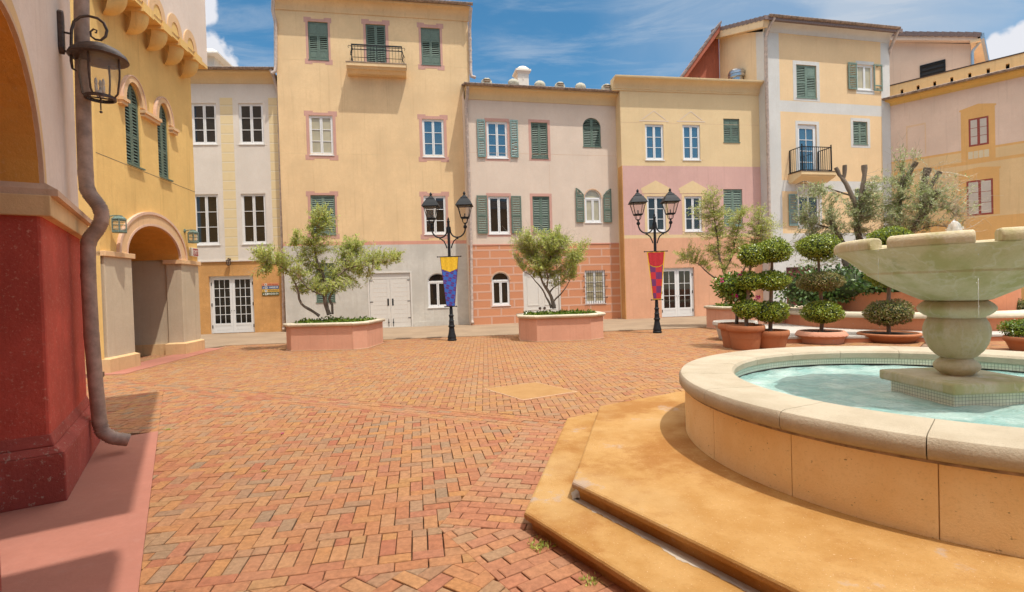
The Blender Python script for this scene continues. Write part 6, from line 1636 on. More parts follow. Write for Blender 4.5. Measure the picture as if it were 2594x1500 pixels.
class Tree:
    def __init__(s, name, label, base, cat='tree', group=None):
        s.base = Vector(base); s.t = thing(name, label, cat, s.base, 0, group); s.wood = MB(); s.tw = MB(); s.lv = []; s.lf = []; s.nodes = []
    def limb(s, pts, r0, r1, knob=0):
        P = [Vector(p) - s.base for p in pts]; Q = []
        for i in range(len(P) - 1):                                  # resample with a little crook
            n = max(2, int((P[i + 1] - P[i]).length / .12))
            for k in range(n):
                t = k / n; p0 = P[max(i - 1, 0)]; p1, p2 = P[i], P[i + 1]; p3 = P[min(i + 2, len(P) - 1)]
                q = .5 * ((2 * p1) + (p2 - p0) * t + (2 * p0 - 5 * p1 + 4 * p2 - p3) * t * t + (3 * p1 - p0 - 3 * p2 + p3) * t ** 3)
                Q.append(q + rv() * .012 * (1 if Q else 0))
        Q.append(P[-1]); n = len(Q); R_ = [r0 + (r1 - r0) * i / (n - 1) for i in range(n)]
        R_ = [r * random.uniform(.88, 1.12) for r in R_]
        if knob:
            R_[-1] = r1 * 1.25; R_[-2] = r1 * 1.3
        s.wood.tube(Q, R_, 8); s.nodes += Q[n // 4:]
    def cluster(s, c, rad, ntw, nleaf, L=.075, w=.017, bare=0.0, up=.35, droop=0):
        c = Vector(c) - s.base; rad = Vector(rad)
        for i in range(ntw):
            d = rv(); d = d.normalized() * d.length ** .5
            e = c + Vector((d.x * rad.x, d.y * rad.y, d.z * rad.z))
            near_ = sorted(((q - e).length, k) for k, q in enumerate(random.sample(s.nodes, min(40, len(s.nodes)))))[:1]
            st = s.nodes_sample(near_, e)
            m = st.lerp(e, .55) + rv() * .10 * (e - st).length + Vector((0, 0, .06 * (e - st).length))
            m = m if (e - st).length < 1.2 else e - (e - st).normalized() * random.uniform(.35, .7) + rv() * .1
            if (e - st).length >= 1.2: st = m + (st - m).normalized() * .35
            tip = e + (rv() * .12 + Vector((0, 0, up * .2)) - Vector((0, 0, droop * .25)))
            pts = []
            for k in range(6):
                t = k / 5; pts.append((1 - t) ** 2 * st + 2 * t * (1 - t) * m + t * t * tip)
            s.tw.tube(pts, [.007, .006, .005, .004, .003, .0015], 3, cap=False)
            if random.random() < bare:
                for k in range(3):
                    b = pts[random.randint(2, 5)]; q = b + (rv() * .3 + (tip - m) * .4); s.tw.tube([b, b.lerp(q, .5) + rv() * .04, q], [.0035, .003, .0015], 3, cap=False)
                continue
            for k in range(nleaf):
                t = random.uniform(.3, 1); p = (1 - t) ** 2 * st + 2 * t * (1 - t) * m + t * t * tip + rv() * .05
                dd = ((tip - m).normalized() * .6 + rv()).normalized(); leaf(s.lv, s.lf, p, dd, (rv() * .8 + Vector((.25, -.35, .9))).normalized(), L * random.uniform(.7, 1.3), w * random.uniform(.8, 1.3))
    def nodes_sample(s, near_, e):
        smp = random.sample(s.nodes, min(60, len(s.nodes))); return min(smp, key=lambda q: (q - e).length)
    def done(s, leafmat, bark='bark'):
        smooth_by_angle(s.wood.build('trunk', bark, s.t), 60)
        if s.tw.v: s.tw.build('twigs', 'twig', s.t, fix=False)
        mb = MB(); mb.v = [tuple(v) for v in s.lv]; mb.f = s.lf; mb.m = [0] * len(s.lf); mb.build('crown', leafmat, s.t, fix=False)
        return s.t
random.seed(21)
PLN = [((-5.52, 15.95), radians(-5), 'salmon planter with cast stone rim before the tall yellow house'), ((1.52, 16.55), radians(2), 'salmon planter with cast stone rim before the terracotta ground floor'), ((8.45, 18.35), radians(10), 'salmon planter with cast stone rim half hidden behind the potted topiaries')]
for k, (c, rz, lb) in enumerate(PLN): planter(lb, c, rz, w=(2.5, 2.62, 2.62)[k], ch=(.30, .48, .48)[k])
cover_plants('low glossy ground cover filling the planter before the tall yellow house', PLN[0][0], PLN[0][1], 1.15, .75, .74)
cover_plants('low glossy ground cover filling the planter before the terracotta ground floor', PLN[1][0], PLN[1][1], 1.15, .75, .74)
cover_plants('low glossy ground cover in the planter behind the potted topiaries', PLN[2][0], PLN[2][1], 1.15, .75, .74)

def px_cluster(T, kf, base, x, y, rx, ry, s, ntw, nl, dyr=.7, **k):
    """cluster from photograph pixels: s = crop pixels per metre"""
    c = bill(kf(x, y), base, random.uniform(-.35, .35)); rx *= 1.15; ry *= 1.12; r = (rx / s, min(rx, ry) / s * .9 + .25, ry / s)
    T.cluster(c, r, ntw, nl, **k)
OG = 'small olive trees growing in the planters'
# tree in the left planter
b = Vector((*PLN[0][0], .70)); K = K4; s1 = 3.035 * F_PX / 16.6; T = Tree('olive_tree', 'wide sparse olive tree leaning over the planter before the tall yellow house', b, group=OG)
bb = lambda x, y, dy=0: bill(K(x, y), b, dy)
T.limb([bb(1165, 1085), bb(1140, 1000), bb(1132, 940), bb(1150, 870, .1), bb(1120, 790, .1), bb(1078, 700), bb(1058, 610), bb(1040, 520), bb(1060, 440), bb(1100, 350)], 0.074, 0.010)
T.limb([bb(1090, 1095), bb(1035, 1055), bb(950, 1002), bb(930, 920), bb(905, 850), bb(860, 760), bb(790, 710), bb(690, 690)], 0.048, 0.008)
T.limb([bb(1190, 1080), bb(1188, 1010), bb(1165, 960), bb(1195, 900, -.1), bb(1205, 830, -.2), bb(1290, 740, -.2), bb(1400, 705, -.2), bb(1540, 690, -.1), bb(1660, 665)], 0.043, 0.006)
T.limb([bb(1132, 940), bb(1100, 930, -.2), bb(1000, 880, -.3), bb(930, 800, -.4)], 0.027, 0.008)
T.limb([bb(1150, 870, .1), bb(1230, 760, .3), bb(1300, 660, .4), bb(1350, 570, .3)], 0.031, 0.008)
T.limb([bb(1078, 740), bb(1010, 660, .3), bb(960, 560, .3), bb(920, 500, .2)], 0.023, 0.006)
for x, y, rx, ry, n in ((1100, 320, 75, 75, 42), (1120, 400, 110, 55, 42), (980, 500, 100, 55, 38), (1050, 560, 130, 80, 52), (1290, 560, 130, 70, 60), (1400, 600, 120, 70, 46), (1560, 660, 120, 50, 34), (1660, 640, 70, 45, 26), (700, 640, 110, 70, 50), (640, 610, 60, 45, 20), (800, 720, 120, 60, 40), (640, 770, 90, 30, 16), (930, 720, 100, 70, 40), (1100, 820, 130, 100, 70), (980, 850, 110, 70, 46), (1250, 740, 170, 80, 80), (1360, 830, 110, 70, 50), (1200, 880, 130, 50, 40), (1440, 720, 110, 60, 36), (900, 600, 80, 60, 24)):
    px_cluster(T, K, b, x, y, rx, ry, s1, int(n * 1.4), 22, L=.090, w=.024, bare=.10)
T.done('olive')
# tree in the middle planter
b = Vector((*PLN[1][0], .70)); K = KP; s1 = 4.5525 * F_PX / 16.8; T = Tree('olive_tree', 'bushy olive tree with forked trunk before the terracotta ground floor', b, group=OG)
bb = lambda x, y, dy=0: bill(K(x, y), b, dy)
T.limb([bb(1020, 1010), bb(1000, 920), bb(965, 830), bb(905, 740), bb(870, 660), bb(840, 560), bb(800, 440)], 0.066, 0.011)
T.limb([bb(985, 1005), bb(965, 940), bb(930, 880), bb(880, 780), bb(800, 690), bb(740, 620), bb(660, 580)], 0.039, 0.006)
T.limb([bb(1010, 930), bb(1085, 850, -.1), bb(1150, 770, -.2), bb(1210, 660, -.1)], 0.030, 0.006)
T.limb([bb(965, 830), bb(1010, 770, .2), bb(1090, 720, .3), bb(1180, 600, .3), bb(1250, 480, .2)], 0.027, 0.006)
T.limb([bb(930, 780), bb(950, 660, -.2), bb(930, 560, -.3), bb(980, 400, -.2), bb(1050, 220)], 0.031, 0.006)
for x, y, rx, ry, n in ((870, 400, 180, 130, 130), (680, 240, 120, 80, 50), (620, 190, 70, 50, 22), (780, 200, 120, 80, 60), (960, 260, 140, 110, 80), (1080, 300, 120, 100, 60), (1220, 330, 110, 80, 46), (1380, 270, 70, 40, 16), (1040, 500, 160, 90, 84), (800, 510, 140, 70, 60), (640, 400, 110, 70, 40), (1190, 470, 120, 90, 46), (1200, 600, 90, 60, 24), (1060, 130, 50, 70, 16), (550, 270, 80, 60, 22), (730, 110, 50, 40, 10), (930, 600, 150, 50, 44), (1040, 690, 80, 50, 18), (1300, 420, 90, 60, 20)):
    px_cluster(T, K, b, x, y, rx, ry, s1, int(n * 1.3), 22, L=.090, w=.024, bare=.16)
T.cluster(bb(1180, 180), (.45, .3, .25), 18, 0, bare=1.0)
T.done('olive')
# tree in the right planter
b = Vector((*PLN[2][0], .70)); K = KR; s1 = 2.429 * F_PX / 19; T = Tree('olive_tree', 'airy olive tree behind the bougainvillea, before the banded house', b, group=OG)
bb = lambda x, y, dy=0: bill(K(x, y), b, dy)
T.limb([bb(400, 960), bb(370, 880), bb(340, 800), bb(310, 700), bb(300, 600), bb(280, 460), bb(270, 340)], 0.062, 0.010)
T.limb([bb(370, 880), bb(320, 850), bb(260, 820), bb(180, 750), bb(100, 720)], 0.035, 0.006)
T.limb([bb(400, 960), bb(430, 860), bb(480, 740), bb(530, 600), bb(560, 480)], 0.039, 0.008)
T.limb([bb(340, 800), bb(390, 700, .3), bb(420, 560, .3), bb(440, 460, .2)], 0.031, 0.008)
for x, y, rx, ry, n in ((260, 340, 60, 60, 36), (220, 430, 90, 70, 44), (290, 500, 110, 80, 70), (420, 480, 110, 80, 64), (540, 480, 90, 80, 52), (620, 560, 70, 60, 30), (280, 620, 130, 80, 70), (440, 610, 120, 80, 66), (220, 700, 100, 60, 40), (130, 730, 70, 40, 22), (350, 740, 120, 60, 46), (500, 700, 90, 60, 30), (560, 600, 80, 60, 30), (70, 700, 40, 25, 8)):
    px_cluster(T, K, b, x, y, rx, ry, s1, int(n * 1.5), 24, L=.09, w=.021, bare=.16)
T.done('olive')

# ------------------------------------------------------------------ raised round bed with seat wall and old pollarded olive
BC = Vector((13.0, 16.9, 0))
PFM = [(6.55, 13.45), (11.5, 12.55), (16, 12.2), (22, 14), (22, 22), (11, 22), (8.3, 17.1)]
mb = MB(); mb.prism(PFM, -.02, .10); pr = mb.build('terrace', 'bedwall'); 
mb = MB(); q = [(BC.x + (p[0] - BC.x) * 1.006, BC.y + (p[1] - BC.y) * 1.006) for p in PFM]; mb.prism(q, .10, .17); pt_ = mb.build('terrace_paving', 'platform', bevel=.015)
tag(pr, kind='structure'); tag(pt_, kind='structure')
SB = thing('raised_bed', 'tall round terracotta planting bed ringed by a low seat wall with stone coping', 'planting bed', BC)
mb = MB(); mb.lathe([(3.72, .165), (3.72, .50), (3.2, .50), (3.2, .165)], 64); smooth_by_angle(mb.build('seat_wall', 'bedwall', SB), 40)
mb = MB(); mb.lathe([(3.70, .50), (3.80, .505), (3.86, .55), (3.86, .58), (3.82, .63), (3.72, .645), (3.1, .645), (3.1, .5)], 64); smooth_by_angle(mb.build('seat_coping', 'coping', SB), 40)
mb = MB(); mb.lathe([(2.75, .165), (2.72, 1.20), (2.45, 1.20), (2.4, .9)], 64); mb.lathe([(2.4, .95), (.0, 1.0)], 48); smooth_by_angle(mb.build('bed_wall', 'bedwall', SB), 40)
def shrub(label, c, rad, n, size=.11, mat='shrub', flowers=None, stem=None, name='shrub', cat='shrub', dens=.55, core=True, group=None):
    c = Vector(c); t = thing(name, label, cat, (c.x, c.y, (stem if stem is not None else c.z - rad[2])), 0, group); o = Vector(t.location)
    if core:
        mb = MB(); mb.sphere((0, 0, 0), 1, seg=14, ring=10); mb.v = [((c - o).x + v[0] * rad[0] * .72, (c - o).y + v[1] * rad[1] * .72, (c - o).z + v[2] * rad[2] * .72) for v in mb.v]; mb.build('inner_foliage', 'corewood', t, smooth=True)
    vs, fs = [], []; ph = [rv() * 3 for _ in range(5)]
    for i in range(n):
        d = rv().normalized(); k = 1 + .16 * sum(sin(d.dot(p) * 2.2 + j) for j, p in enumerate(ph)) / 1.6
        p = c - o + Vector((d.x * rad[0], d.y * rad[1], d.z * rad[2])) * k * random.uniform(.70, 1.04)
        leaf(vs, fs, p, (d * .5 + rv()).normalized(), (d + rv() * .8).normalized(), size * random.uniform(.6, 1.2), size * dens)
    mb = MB(); mb.v = [tuple(v) for v in vs]; mb.f = fs; mb.m = [0] * len(fs); mb.build('foliage', mat, t, fix=False)
    if flowers:
        for f in flowers:
            vs, fs = [], []
            f = Vector(f[:3]) - o if len(f) == 3 else f
            for i in range(15): leaf(vs, fs, f + rv() * .06, rv().normalized(), rv().normalized(), .06, .05)
            mb = MB(); mb.v = [tuple(v) for v in vs]; mb.f = fs; mb.m = [0] * len(fs); mb.build('bloom', 'bloom', t, fix=False)
    return t
random.seed(5)
BG = 'shrubs spilling over the raised bed'
for (x, y, rx, ry, rz_, lb) in ((860, 900, .80, .8, .62, 'dark leafy shrub spilling over the left end of the raised bed'), (1100, 880, .95, .8, .58, 'dark leafy shrub at the foot of the old olive tree'), (1380, 885, 1.0, .7, .30, 'dark leafy shrub in the bed behind the dry topiary ball'), (1640, 885, .7, .6, .28, 'dark leafy shrub in the bed behind the fountain bulb')):
    c = bill(KR(x, y), BC, -2.2); shrub(lb, c, (rx, ry, rz_), 1500, .13, group=BG)
b = bill(KR(1205, 880), BC, -1.2); K = KR; s1 = 2.429 * F_PX / 20.3
b = Vector((b.x, b.y, .95))
T = Tree('olive_tree', 'old pollarded olive tree with sawn limbs rising from the raised bed', b)
bb = lambda x, y, dy=0: bill(K(x, y), b, dy)
T.limb([bb(1215, 900), bb(1180, 850), bb(1120, 790), bb(1085, 730), bb(1080, 660), bb(1060, 600), bb(1025, 540), bb(1005, 500), bb(990, 462)], 0.133, 0.060, 1)
T.limb([bb(1240, 900, .2), bb(1230, 760, .3), bb(1190, 640, .2), bb(1160, 540), bb(1168, 470), bb(1165, 420), bb(1130, 340), bb(1105, 280), bb(1075, 235), bb(1050, 200), bb(1028, 158)], 0.148, 0.048, 1)
T.limb([bb(1078, 240), bb(1080, 200), bb(1083, 142)], 0.058, 0.052, 1)
T.limb([bb(1168, 470), bb(1180, 400), bb(1185, 330), bb(1195, 260), bb(1205, 200), bb(1203, 142)], 0.078, 0.068, 1)
T.limb([bb(1260, 900, .2), bb(1330, 780, .3), bb(1400, 660, .2), bb(1480, 560), bb(1545, 490), bb(1590, 400), bb(1620, 350), bb(1650, 305)], 0.156, 0.100, 1)
T.limb([bb(1560, 460, .3), bb(1565, 360, .4), bb(1572, 260, .4), bb(1595, 160, .4)], 0.094, 0.088, 1)
T.limb([bb(1590, 400, .3), bb(1600, 300, .5), bb(1630, 240, .5), bb(1670, 183, .5)], 0.070, 0.060, 1)
T.limb([bb(1400, 660, .2), bb(1410, 480, .3), bb(1430, 300, .4), bb(1480, 190, .4), bb(1522, 122, .4)], 0.086, 0.064, 1)
T.limb([bb(1430, 300, .4), bb(1440, 200, .5), bb(1435, 150, .5)], 0.055, 0.048, 1)
T.limb([bb(1025, 540), bb(960, 520), bb(890, 500), bb(840, 460)], 0.039, 0.012)
T.limb([bb(1120, 330), bb(1000, 290), bb(900, 260), bb(830, 240), bb(780, 265)], 0.031, 0.010)
T.limb([bb(1600, 420), bb(1700, 400), bb(1760, 450)], 0.031, 0.010)
T.limb([bb(1480, 560), bb(1600, 520), bb(1700, 520), bb(1780, 560)], 0.031, 0.008)
for x, y, rx, ry, n, br in ((880, 420, 80, 100, 70, .15), (930, 340, 80, 60, 44, .15), (960, 480, 100, 90, 66, .2), (850, 520, 70, 50, 30, .4), (1040, 440, 70, 60, 30, .2), (1280, 330, 100, 70, 66, .1), (1390, 330, 110, 80, 90, .1), (1440, 400, 130, 80, 100, .1), (1320, 420, 120, 70, 80, .15), (1270, 500, 100, 60, 50, .3), (1450, 490, 110, 70, 60, .3), (1560, 380, 70, 70, 40, .3), (1680, 330, 100, 90, 50, .45), (1730, 420, 100, 80, 46, .7), (1620, 480, 110, 70, 50, .6), (1760, 300, 70, 60, 26, .8), (1450, 120, 50, 80, 30, .4), (1430, 200, 70, 50, 24, .4), (1560, 200, 70, 60, 22, .9), (1150, 480, 100, 70, 40, .4), (1200, 420, 60, 60, 26, .2), (820, 640, 80, 60, 30, .1), (860, 740, 90, 50, 34, .1), (960, 620, 90, 50, 30, .3), (1180, 540, 120, 40, 40, .6), (1370, 560, 130, 40, 40, .7)):
    px_cluster(T, K, b, x, y, rx, ry, s1, int(n * 1.05), 19, L=.11, w=.026, bare=br * .8)
for x, y in ((1800, 420), (1830, 470), (1850, 400), (1620, 200), (1700, 200), (1790, 500), (1850, 520)): T.cluster(bb(x, y), (.5, .4, .4), 9, 0, bare=1.0)
T.done('olive2')

# ------------------------------------------------------------------ pots, topiaries
def pot(label, c, r, h, z=0, mat='terra', shape='plain', group='terracotta pots beside the fountain'):
    t = thing('flower_pot', label, 'flower pot', (c[0], c[1], z), 0, group)
    if shape == 'plain': prof = [(.001, 0), (r * .70, 0), (r * .72, .02), (r * .80, h * .45), (r * .815, h * .46), (r * .82, h * .50), (r * .86, h * .74), (r * .97, h * .78), (r, h * .82), (r, h * .93), (r * .97, h), (r * .90, h), (r * .88, h * .9), (r * .86, h * .85)]
    elif shape == 'bowl': prof = [(.001, 0), (r * .74, 0), (r * .80, h * .2), (r * .88, h * .5), (r * .89, h * .54), (r * .91, h * .60), (r * .97, h * .70), (r, h * .78), (r, h * .92), (r * .97, h), (r * .91, h), (r * .89, h * .88), (r * .86, h * .8)]
    else: prof = [(.001, 0), (r * .80, 0), (r * .82, h * .1), (r * .86, h * .48), (r * .87, h * .5), (r * .94, h * .55), (r, h * .64), (r * .99, h * .72), (r * .92, h * .94), (r * .88, h), (r * .80, h), (r * .78, h * .9)]
    mb = MB(); mb.lathe(prof, 44); smooth_by_angle(mb.build('body', mat, t), 32)
    mb = MB(); mb.lathe([(r * .86, h * .86), (.001, h * .88)], 32); mb.build('soil', 'soil', t)
    if shape == 'egg':                                              # egg-and-dart moulding
        mb = MB()
        for k in range(26):
            a = 2 * pi * k / 26; cx_, cy_ = r * .985 * cos(a), r * .985 * sin(a)
            mb.tube([(cx_ + (-sin(a)) * r * .075 * cos(q) - cos(a) * .05 * (1 + sin(q)), cy_ + cos(a) * r * .075 * cos(q) - sin(a) * .05 * (1 + sin(q)), h * (.80 + .11 * sin(q))) for q in [pi + pi * i / 8 for i in range(9)]], .012, 5)
            mb.sphere((cx_ - cos(a) * .045, cy_ - sin(a) * .045, h * .80), .022, seg=6, ring=5)
        mb.build('egg_moulding', mat, t, smooth=True)
    return t
def ball(tree, c, rx, rz_, n=2600, mat='box', size=.05, lump=.09):
    mb = MB(); mb.sphere((0, 0, 0), 1, seg=20, ring=14); mb.v = [(c.x + v[0] * rx * .86, c.y + v[1] * rx * .86, c.z + v[2] * rz_ * .86) for v in mb.v]
    vs, fs = [], []; ph = [rv() * 4 for _ in range(4)]
    for i in range(n):
        d = rv().normalized(); k = 1 + lump * sum(sin(d.dot(p) * 2 + j) for j, p in enumerate(ph)) / 2
        fl = 1 - .10 * max(0, abs(d.z) - .5)
        p = c + Vector((d.x * rx, d.y * rx, d.z * rz_)) * k * fl * (random.uniform(.87, 1.0) if random.random() < .9 else random.uniform(1.0, 1.05))
        leaf(vs, fs, p, (d * .55 + rv()).normalized(), (d * 1.2 + rv() * .8).normalized(), size * random.uniform(.7, 1.3), size * .6)
    o = MB(); o.v = [tuple(v) for v in vs]; o.f = fs; o.m = [0] * len(fs); bo = o.build('foliage_ball', mat, tree, fix=False)
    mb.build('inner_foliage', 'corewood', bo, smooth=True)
def topiary(label, base, z, balls, s, kf, mats=None):
    """balls: photograph centre x, y, half width, half height in crop pixels; s crop px per metre"""
    b = Vector((base[0], base[1], z)); t = thing('topiary', label, 'topiary', b, 0, 'clipped ball topiaries in pots')
    P = [Vector((0, 0, 0))]
    for i, (x, y, rx, ry) in enumerate(balls):
        c = bill(kf(x, y), b) - b; ball(t, c, rx / s, ry / s, int(1900 * (rx / s / .38) ** 2) + 500, (mats or ['box'] * 9)[i]); P.append(c)
    mb = MB(); mb.tube(P, [.045] * (len(P) - 1) + [.02], 8); mb.tube([P[0] + Vector((.05, .01, 0)), P[1] * .6 + Vector((.045, 0, 0)), P[1]], .012, 6); smooth_by_angle(mb.build('stem', 'bark2', t), 60)
    return t
random.seed(11)
def gxy(q, push=0): p = gpt(q); d = Vector((p.x, p.y, 0)); return d + d.normalized() * push
cA = gxy(KT(372, 1392), .50); cB = gxy(KT(470, 1408), .40); cC = gxy(KT(735, 1396), .34)
SC = lambda c: 4.285 * F_PX / Vector((c.x, c.y, 0)).dot(FW)
pot('tall terracotta pot at the back left, under the bougainvillea', cA, .44, .60)
pot('tall terracotta pot in front, second from the left', cB, .44, .58)
pot('squat terracotta pot third from the left beside the fountain', cC, .43, .44, shape='bowl')
at_y = lambda q, y: Vector((ray(*q).x / ray(*q).y * y, y, 0)); cD = at_y(KT(1288, 1340), 13.25); cE = at_y(KR(1355, 1240), 13.1); 
rD = 252 / SC(cD); rE = 165 / (2.429 * F_PX / cE.dot(FW))
def ztop(kf, q, c): return bill(kf(*q), c).z
hD = ztop(KT, (1285, 1190), cD) ; hE = ztop(KR, (1355, 1172), cE)
pot('wide pale terracotta pot with egg moulding round its rim', cD, rD, hD - .0, mat='terra2', shape='egg')
pot('wide shallow orange terracotta bowl under the dry topiary ball', cE, rE, hE, shape='bowl')
pot('pale grey pot standing behind the tall terracotta pots', (6.35, 14.6), .60, ztop(KT, (360, 1085), Vector((6.35, 14.6, 0))), mat='greypot')
topiary('three ball box topiary in the second pot from the left', cB, .5, [(483, 955, 128, 105), (498, 655, 128, 98), (535, 372, 140, 120)], SC(cB), KT)
topiary('three ball box topiary in the squat third pot, nearest the fountain rim', cC, .38, [(738, 985, 172, 118), (748, 650, 178, 102), (757, 330, 180, 134)], SC(cC), KT)
topiary('three ball box topiary with a browning middle ball in the egg moulded pot', cD, hD - .08, [(1300, 985, 202, 120), (1268, 655, 208, 112), (1252, 282, 205, 140)], SC(cD), KT, ['box', 'boxbrown', 'box'])
topiary('tall topiary with a dry lowest ball and green top showing over the bowl', cE, hE - .08, [(1350, 1048, 126, 78), (1358, 820, 120, 70), (1366, 598, 116, 74)], 2.429 * F_PX / cE.dot(FW), KR, ['boxbrown', 'box', 'box'])
c = bill(KT(345, 720), cA); fl = [bill(KT(x, y), cA, -.42) for x, y in ((200, 640), (400, 580), (355, 808), (598, 832))]
bg_ = shrub('bushy bougainvillea with magenta blooms growing in the back left pot', c, (.46, .44, .36), 1500, .10, 'cover_leaf', fl, stem=.5, name='bougainvillea', cat='bougainvillea')
mb = MB(); o = Vector(bg_.location); mb.tube([Vector((cA.x, cA.y, .5)) - o, (Vector((cA.x + .02, cA.y, .75)) - o), c - o], [.05, .042, .03], 8); mb.build('stem', 'bark', bg_, smooth=True)
# right edge: potted box square and a ball topiary further off
cF = Vector((10.95, 10.75, 0)); kF = 8.093 * F_PX / cF.dot(FW); hF = bill(KE(1500, 1060), cF).z
pot('terracotta pot at the right edge holding a clipped box bush', cF, .47, hF, shape='bowl')
c = bill(KE(1475, 900), cF); shrub('square clipped box bush in the pot at the right edge', c, (.31, .30, .17), 1500, .05, 'cover_leaf', name='box_bush', cat='shrub')
cG = Vector((14.6, 14.6, .17)); kG = 8.093 * F_PX / cG.dot(FW)
pot('distant terracotta pot by the seat wall at the right edge', cG, .5, .42, z=.17, shape='bowl')
topiary('ball topiary on a thin stem far right behind the fountain', cG, .5, [(1430, 480, 200, 160)], kG, KE, ['boxbrown'])
p = bill(KE(1215, 590), Vector((15.6, 15.6, 0))); t = thing('folding_sign', 'small yellow folding sign behind the far right topiary', 'sign', (p.x, p.y, .645))
mb = MB(); hs_ = p.z + .33 - .645
for sg in (-1, 1): mb.add([(-.17, sg * .16, 0), (.17, sg * .16, 0), (.12, sg * .02, hs_), (-.12, sg * .02, hs_), (-.17, sg * .16 + .012, 0), (.17, sg * .16 + .012, 0), (.12, sg * .02 + .012, hs_), (-.12, sg * .02 + .012, hs_)], [(0, 1, 2, 3), (7, 6, 5, 4), (0, 4, 5, 1), (1, 5, 6, 2), (2, 6, 7, 3), (3, 7, 4, 0)])
mb.build('panel', 'byel', t)
# weeds in the joints
random.seed(9)
for i, (q, lb, sz) in enumerate(((KC6(2200, 1195), 'small green weed in the paving joint beside the lower step corner', .07), (KC6(2490, 1390), 'small weed sprouting at the foot of the lower step, bottom edge', .05), (KC6(612, 760), 'tiny dry weed in a brick joint in the middle of the square', .03), (KC6(60, 520), 'tiny weed in the bricks near the red concrete strip', .035))):
    p = gpt(q); vs, fs = [], []
    for k in range(70):
        d = (rv() + Vector((0, 0, .5))).normalized(); leaf(vs, fs, Vector((random.gauss(0, sz * .55), random.gauss(0, sz * .55), 0)), d, rv().normalized(), sz * random.uniform(.3, .6), sz * .2)
    mb = MB(); mb.v = [tuple(v) for v in vs]; mb.f = fs; mb.m = [0] * len(fs); o = mb.build('weed', 'olive', None, fix=False); o.location = p; tag(o, lb, 'weed', 'weeds in the paving joints')
vs, fs = [], []
for k in range(5):
    a = 2 * pi * k / 5; leaf(vs, fs, Vector((0, 0, .004)), Vector((cos(a), sin(a), .35)).normalized(), Vector((0, 0, 1)), .026, .02)
mb = MB(); mb.v = [tuple(v) for v in vs]; mb.f = fs; mb.m = [0] * 5; o = mb.build('fallen_petals', 'bloom', None, fix=False); o.location = gpt(KC6(718, 545)); tag(o, 'tiny magenta petals fallen on the near bricks', 'petals')

# ------------------------------------------------------------------ wall lanterns, signs
def uplane(fac, q, u):
    r = ray(*q); o = Vector((0, 0, CAM_Z)); t = (fac.p + fac.d * u - o).dot(fac.d) / r.dot(fac.d); P = o + r * t
    return (P - fac.p).dot(fac.n), P.z
pu_, pz_ = H.uz(K1(452, 300), YW - .02)
yl, zl_ = uplane(H, K1(735, 560), pu_); _, ztp = uplane(H, K1(720, 310), pu_); _, zbt_ = uplane(H, K1(740, 735), pu_); _, zfin = uplane(H, K1(765, 830), pu_)
t = thing('wall_lantern', 'large bronze lantern hanging from a scrolled bracket on the nearest grey wall', 'wall lantern', H.world(pu_, YW, pz_), H.yaw)
Y0 = yl - YW; zr_ = lambda z: z - pz_
mb = MB(); zp_t, zp_b = zr_(H.uz(K1(460, 155), YW)[1]), zr_(H.uz(K1(462, 450), YW)[1])
mb.slab([(-.055, zp_t - .04), (0, zp_t), (.055, zp_t - .04), (.055, zp_b + .05), (0, zp_b), (-.055, zp_b + .05)][::-1], -.045, 0); mb.build('back_plate', 'bronze', t, bevel=.008)
mb = MB(); za_, zb_ = zr_(uplane(H, K1(528, 250), pu_)[1]), zr_(uplane(H, K1(520, 385), pu_)[1]); ys = uplane(H, K1(528, 300), pu_)[0] - YW
mb.tube([(0, -.02, za_), (0, ys, za_)], .011, 8); mb.tube([(0, -.02, zb_), (0, ys, zb_)], .011, 8)
cp = [uplane(H, K1(*q), pu_) for q in ((565, 525), (535, 505), (526, 450), (526, 300), (528, 220), (545, 160), (590, 125), (650, 118), (720, 135), (765, 170), (790, 225), (780, 270), (745, 298), (705, 292), (672, 268), (668, 235), (690, 215), (715, 225), (712, 243), (700, 240))]
mb.tube([(0, a - YW, zr_(b)) for a, b in cp], [.008, .012] + [.0135] * 10 + [.012, .011, .010, .009, .009, .008, .008, .008], 8)
smooth_by_angle(mb.build('bracket', 'bronze', t), 50)
hz = zr_(ztp); bz = zr_(zbt_); RL = .165; ctop = hz - .10
kx = (hz - bz) / .46
def cyl(prof, name, mat, par): m = MB(); m.lathe([(r * kx, z) for r, z in prof], 28, (0, Y0)); return smooth_by_angle(m.build(name, mat, par), 35)
cyl([(.001, hz), (.03, hz - .01), (.035, hz - .03), (.10, hz - .05), (.15, hz - .085), (.165, hz - .11), (.185, hz - .13), (.195, hz - .155), (.20, hz - .175), (.185, hz - .185), (.15, hz - .18), (.001, hz - .17)], 'cap', 'bronze', t)
cg_ = cyl([(.128, hz - .18), (.135, hz - .28), (.135, hz - .36), (.12, bz + .06), (.095, bz + .015)], 'glass', 'lampglass', t)
cyl([(.09, bz), (.105, bz + .002), (.105, bz + .03), (.092, bz + .035)], 'bottom_ring', 'bronze', t)
mb = MB()
for k in range(4):
    a = pi / 4 + pi / 2 * k + .4; mb.tube([(kx * r * cos(a), Y0 + kx * r * sin(a), z) for r, z in ((.14, hz - .17), (.145, hz - .3), (.143, hz - .37), (.125, bz + .06), (.10, bz + .02))], .009, 6)
mb.bar((-.095 * kx, Y0, bz + .015), (.095 * kx, Y0, bz + .015), .012); mb.bar((0, Y0 - .095 * kx, bz + .015), (0, Y0 + .095 * kx, bz + .015), .012)
mb.tube([(0, Y0, bz + .02), (0, Y0, zr_(zfin) + .02)], .006, 6); mb.sphere((0, Y0, zr_(zfin)), .014)
mb.build('cage', 'bronze', t)
mb = MB()
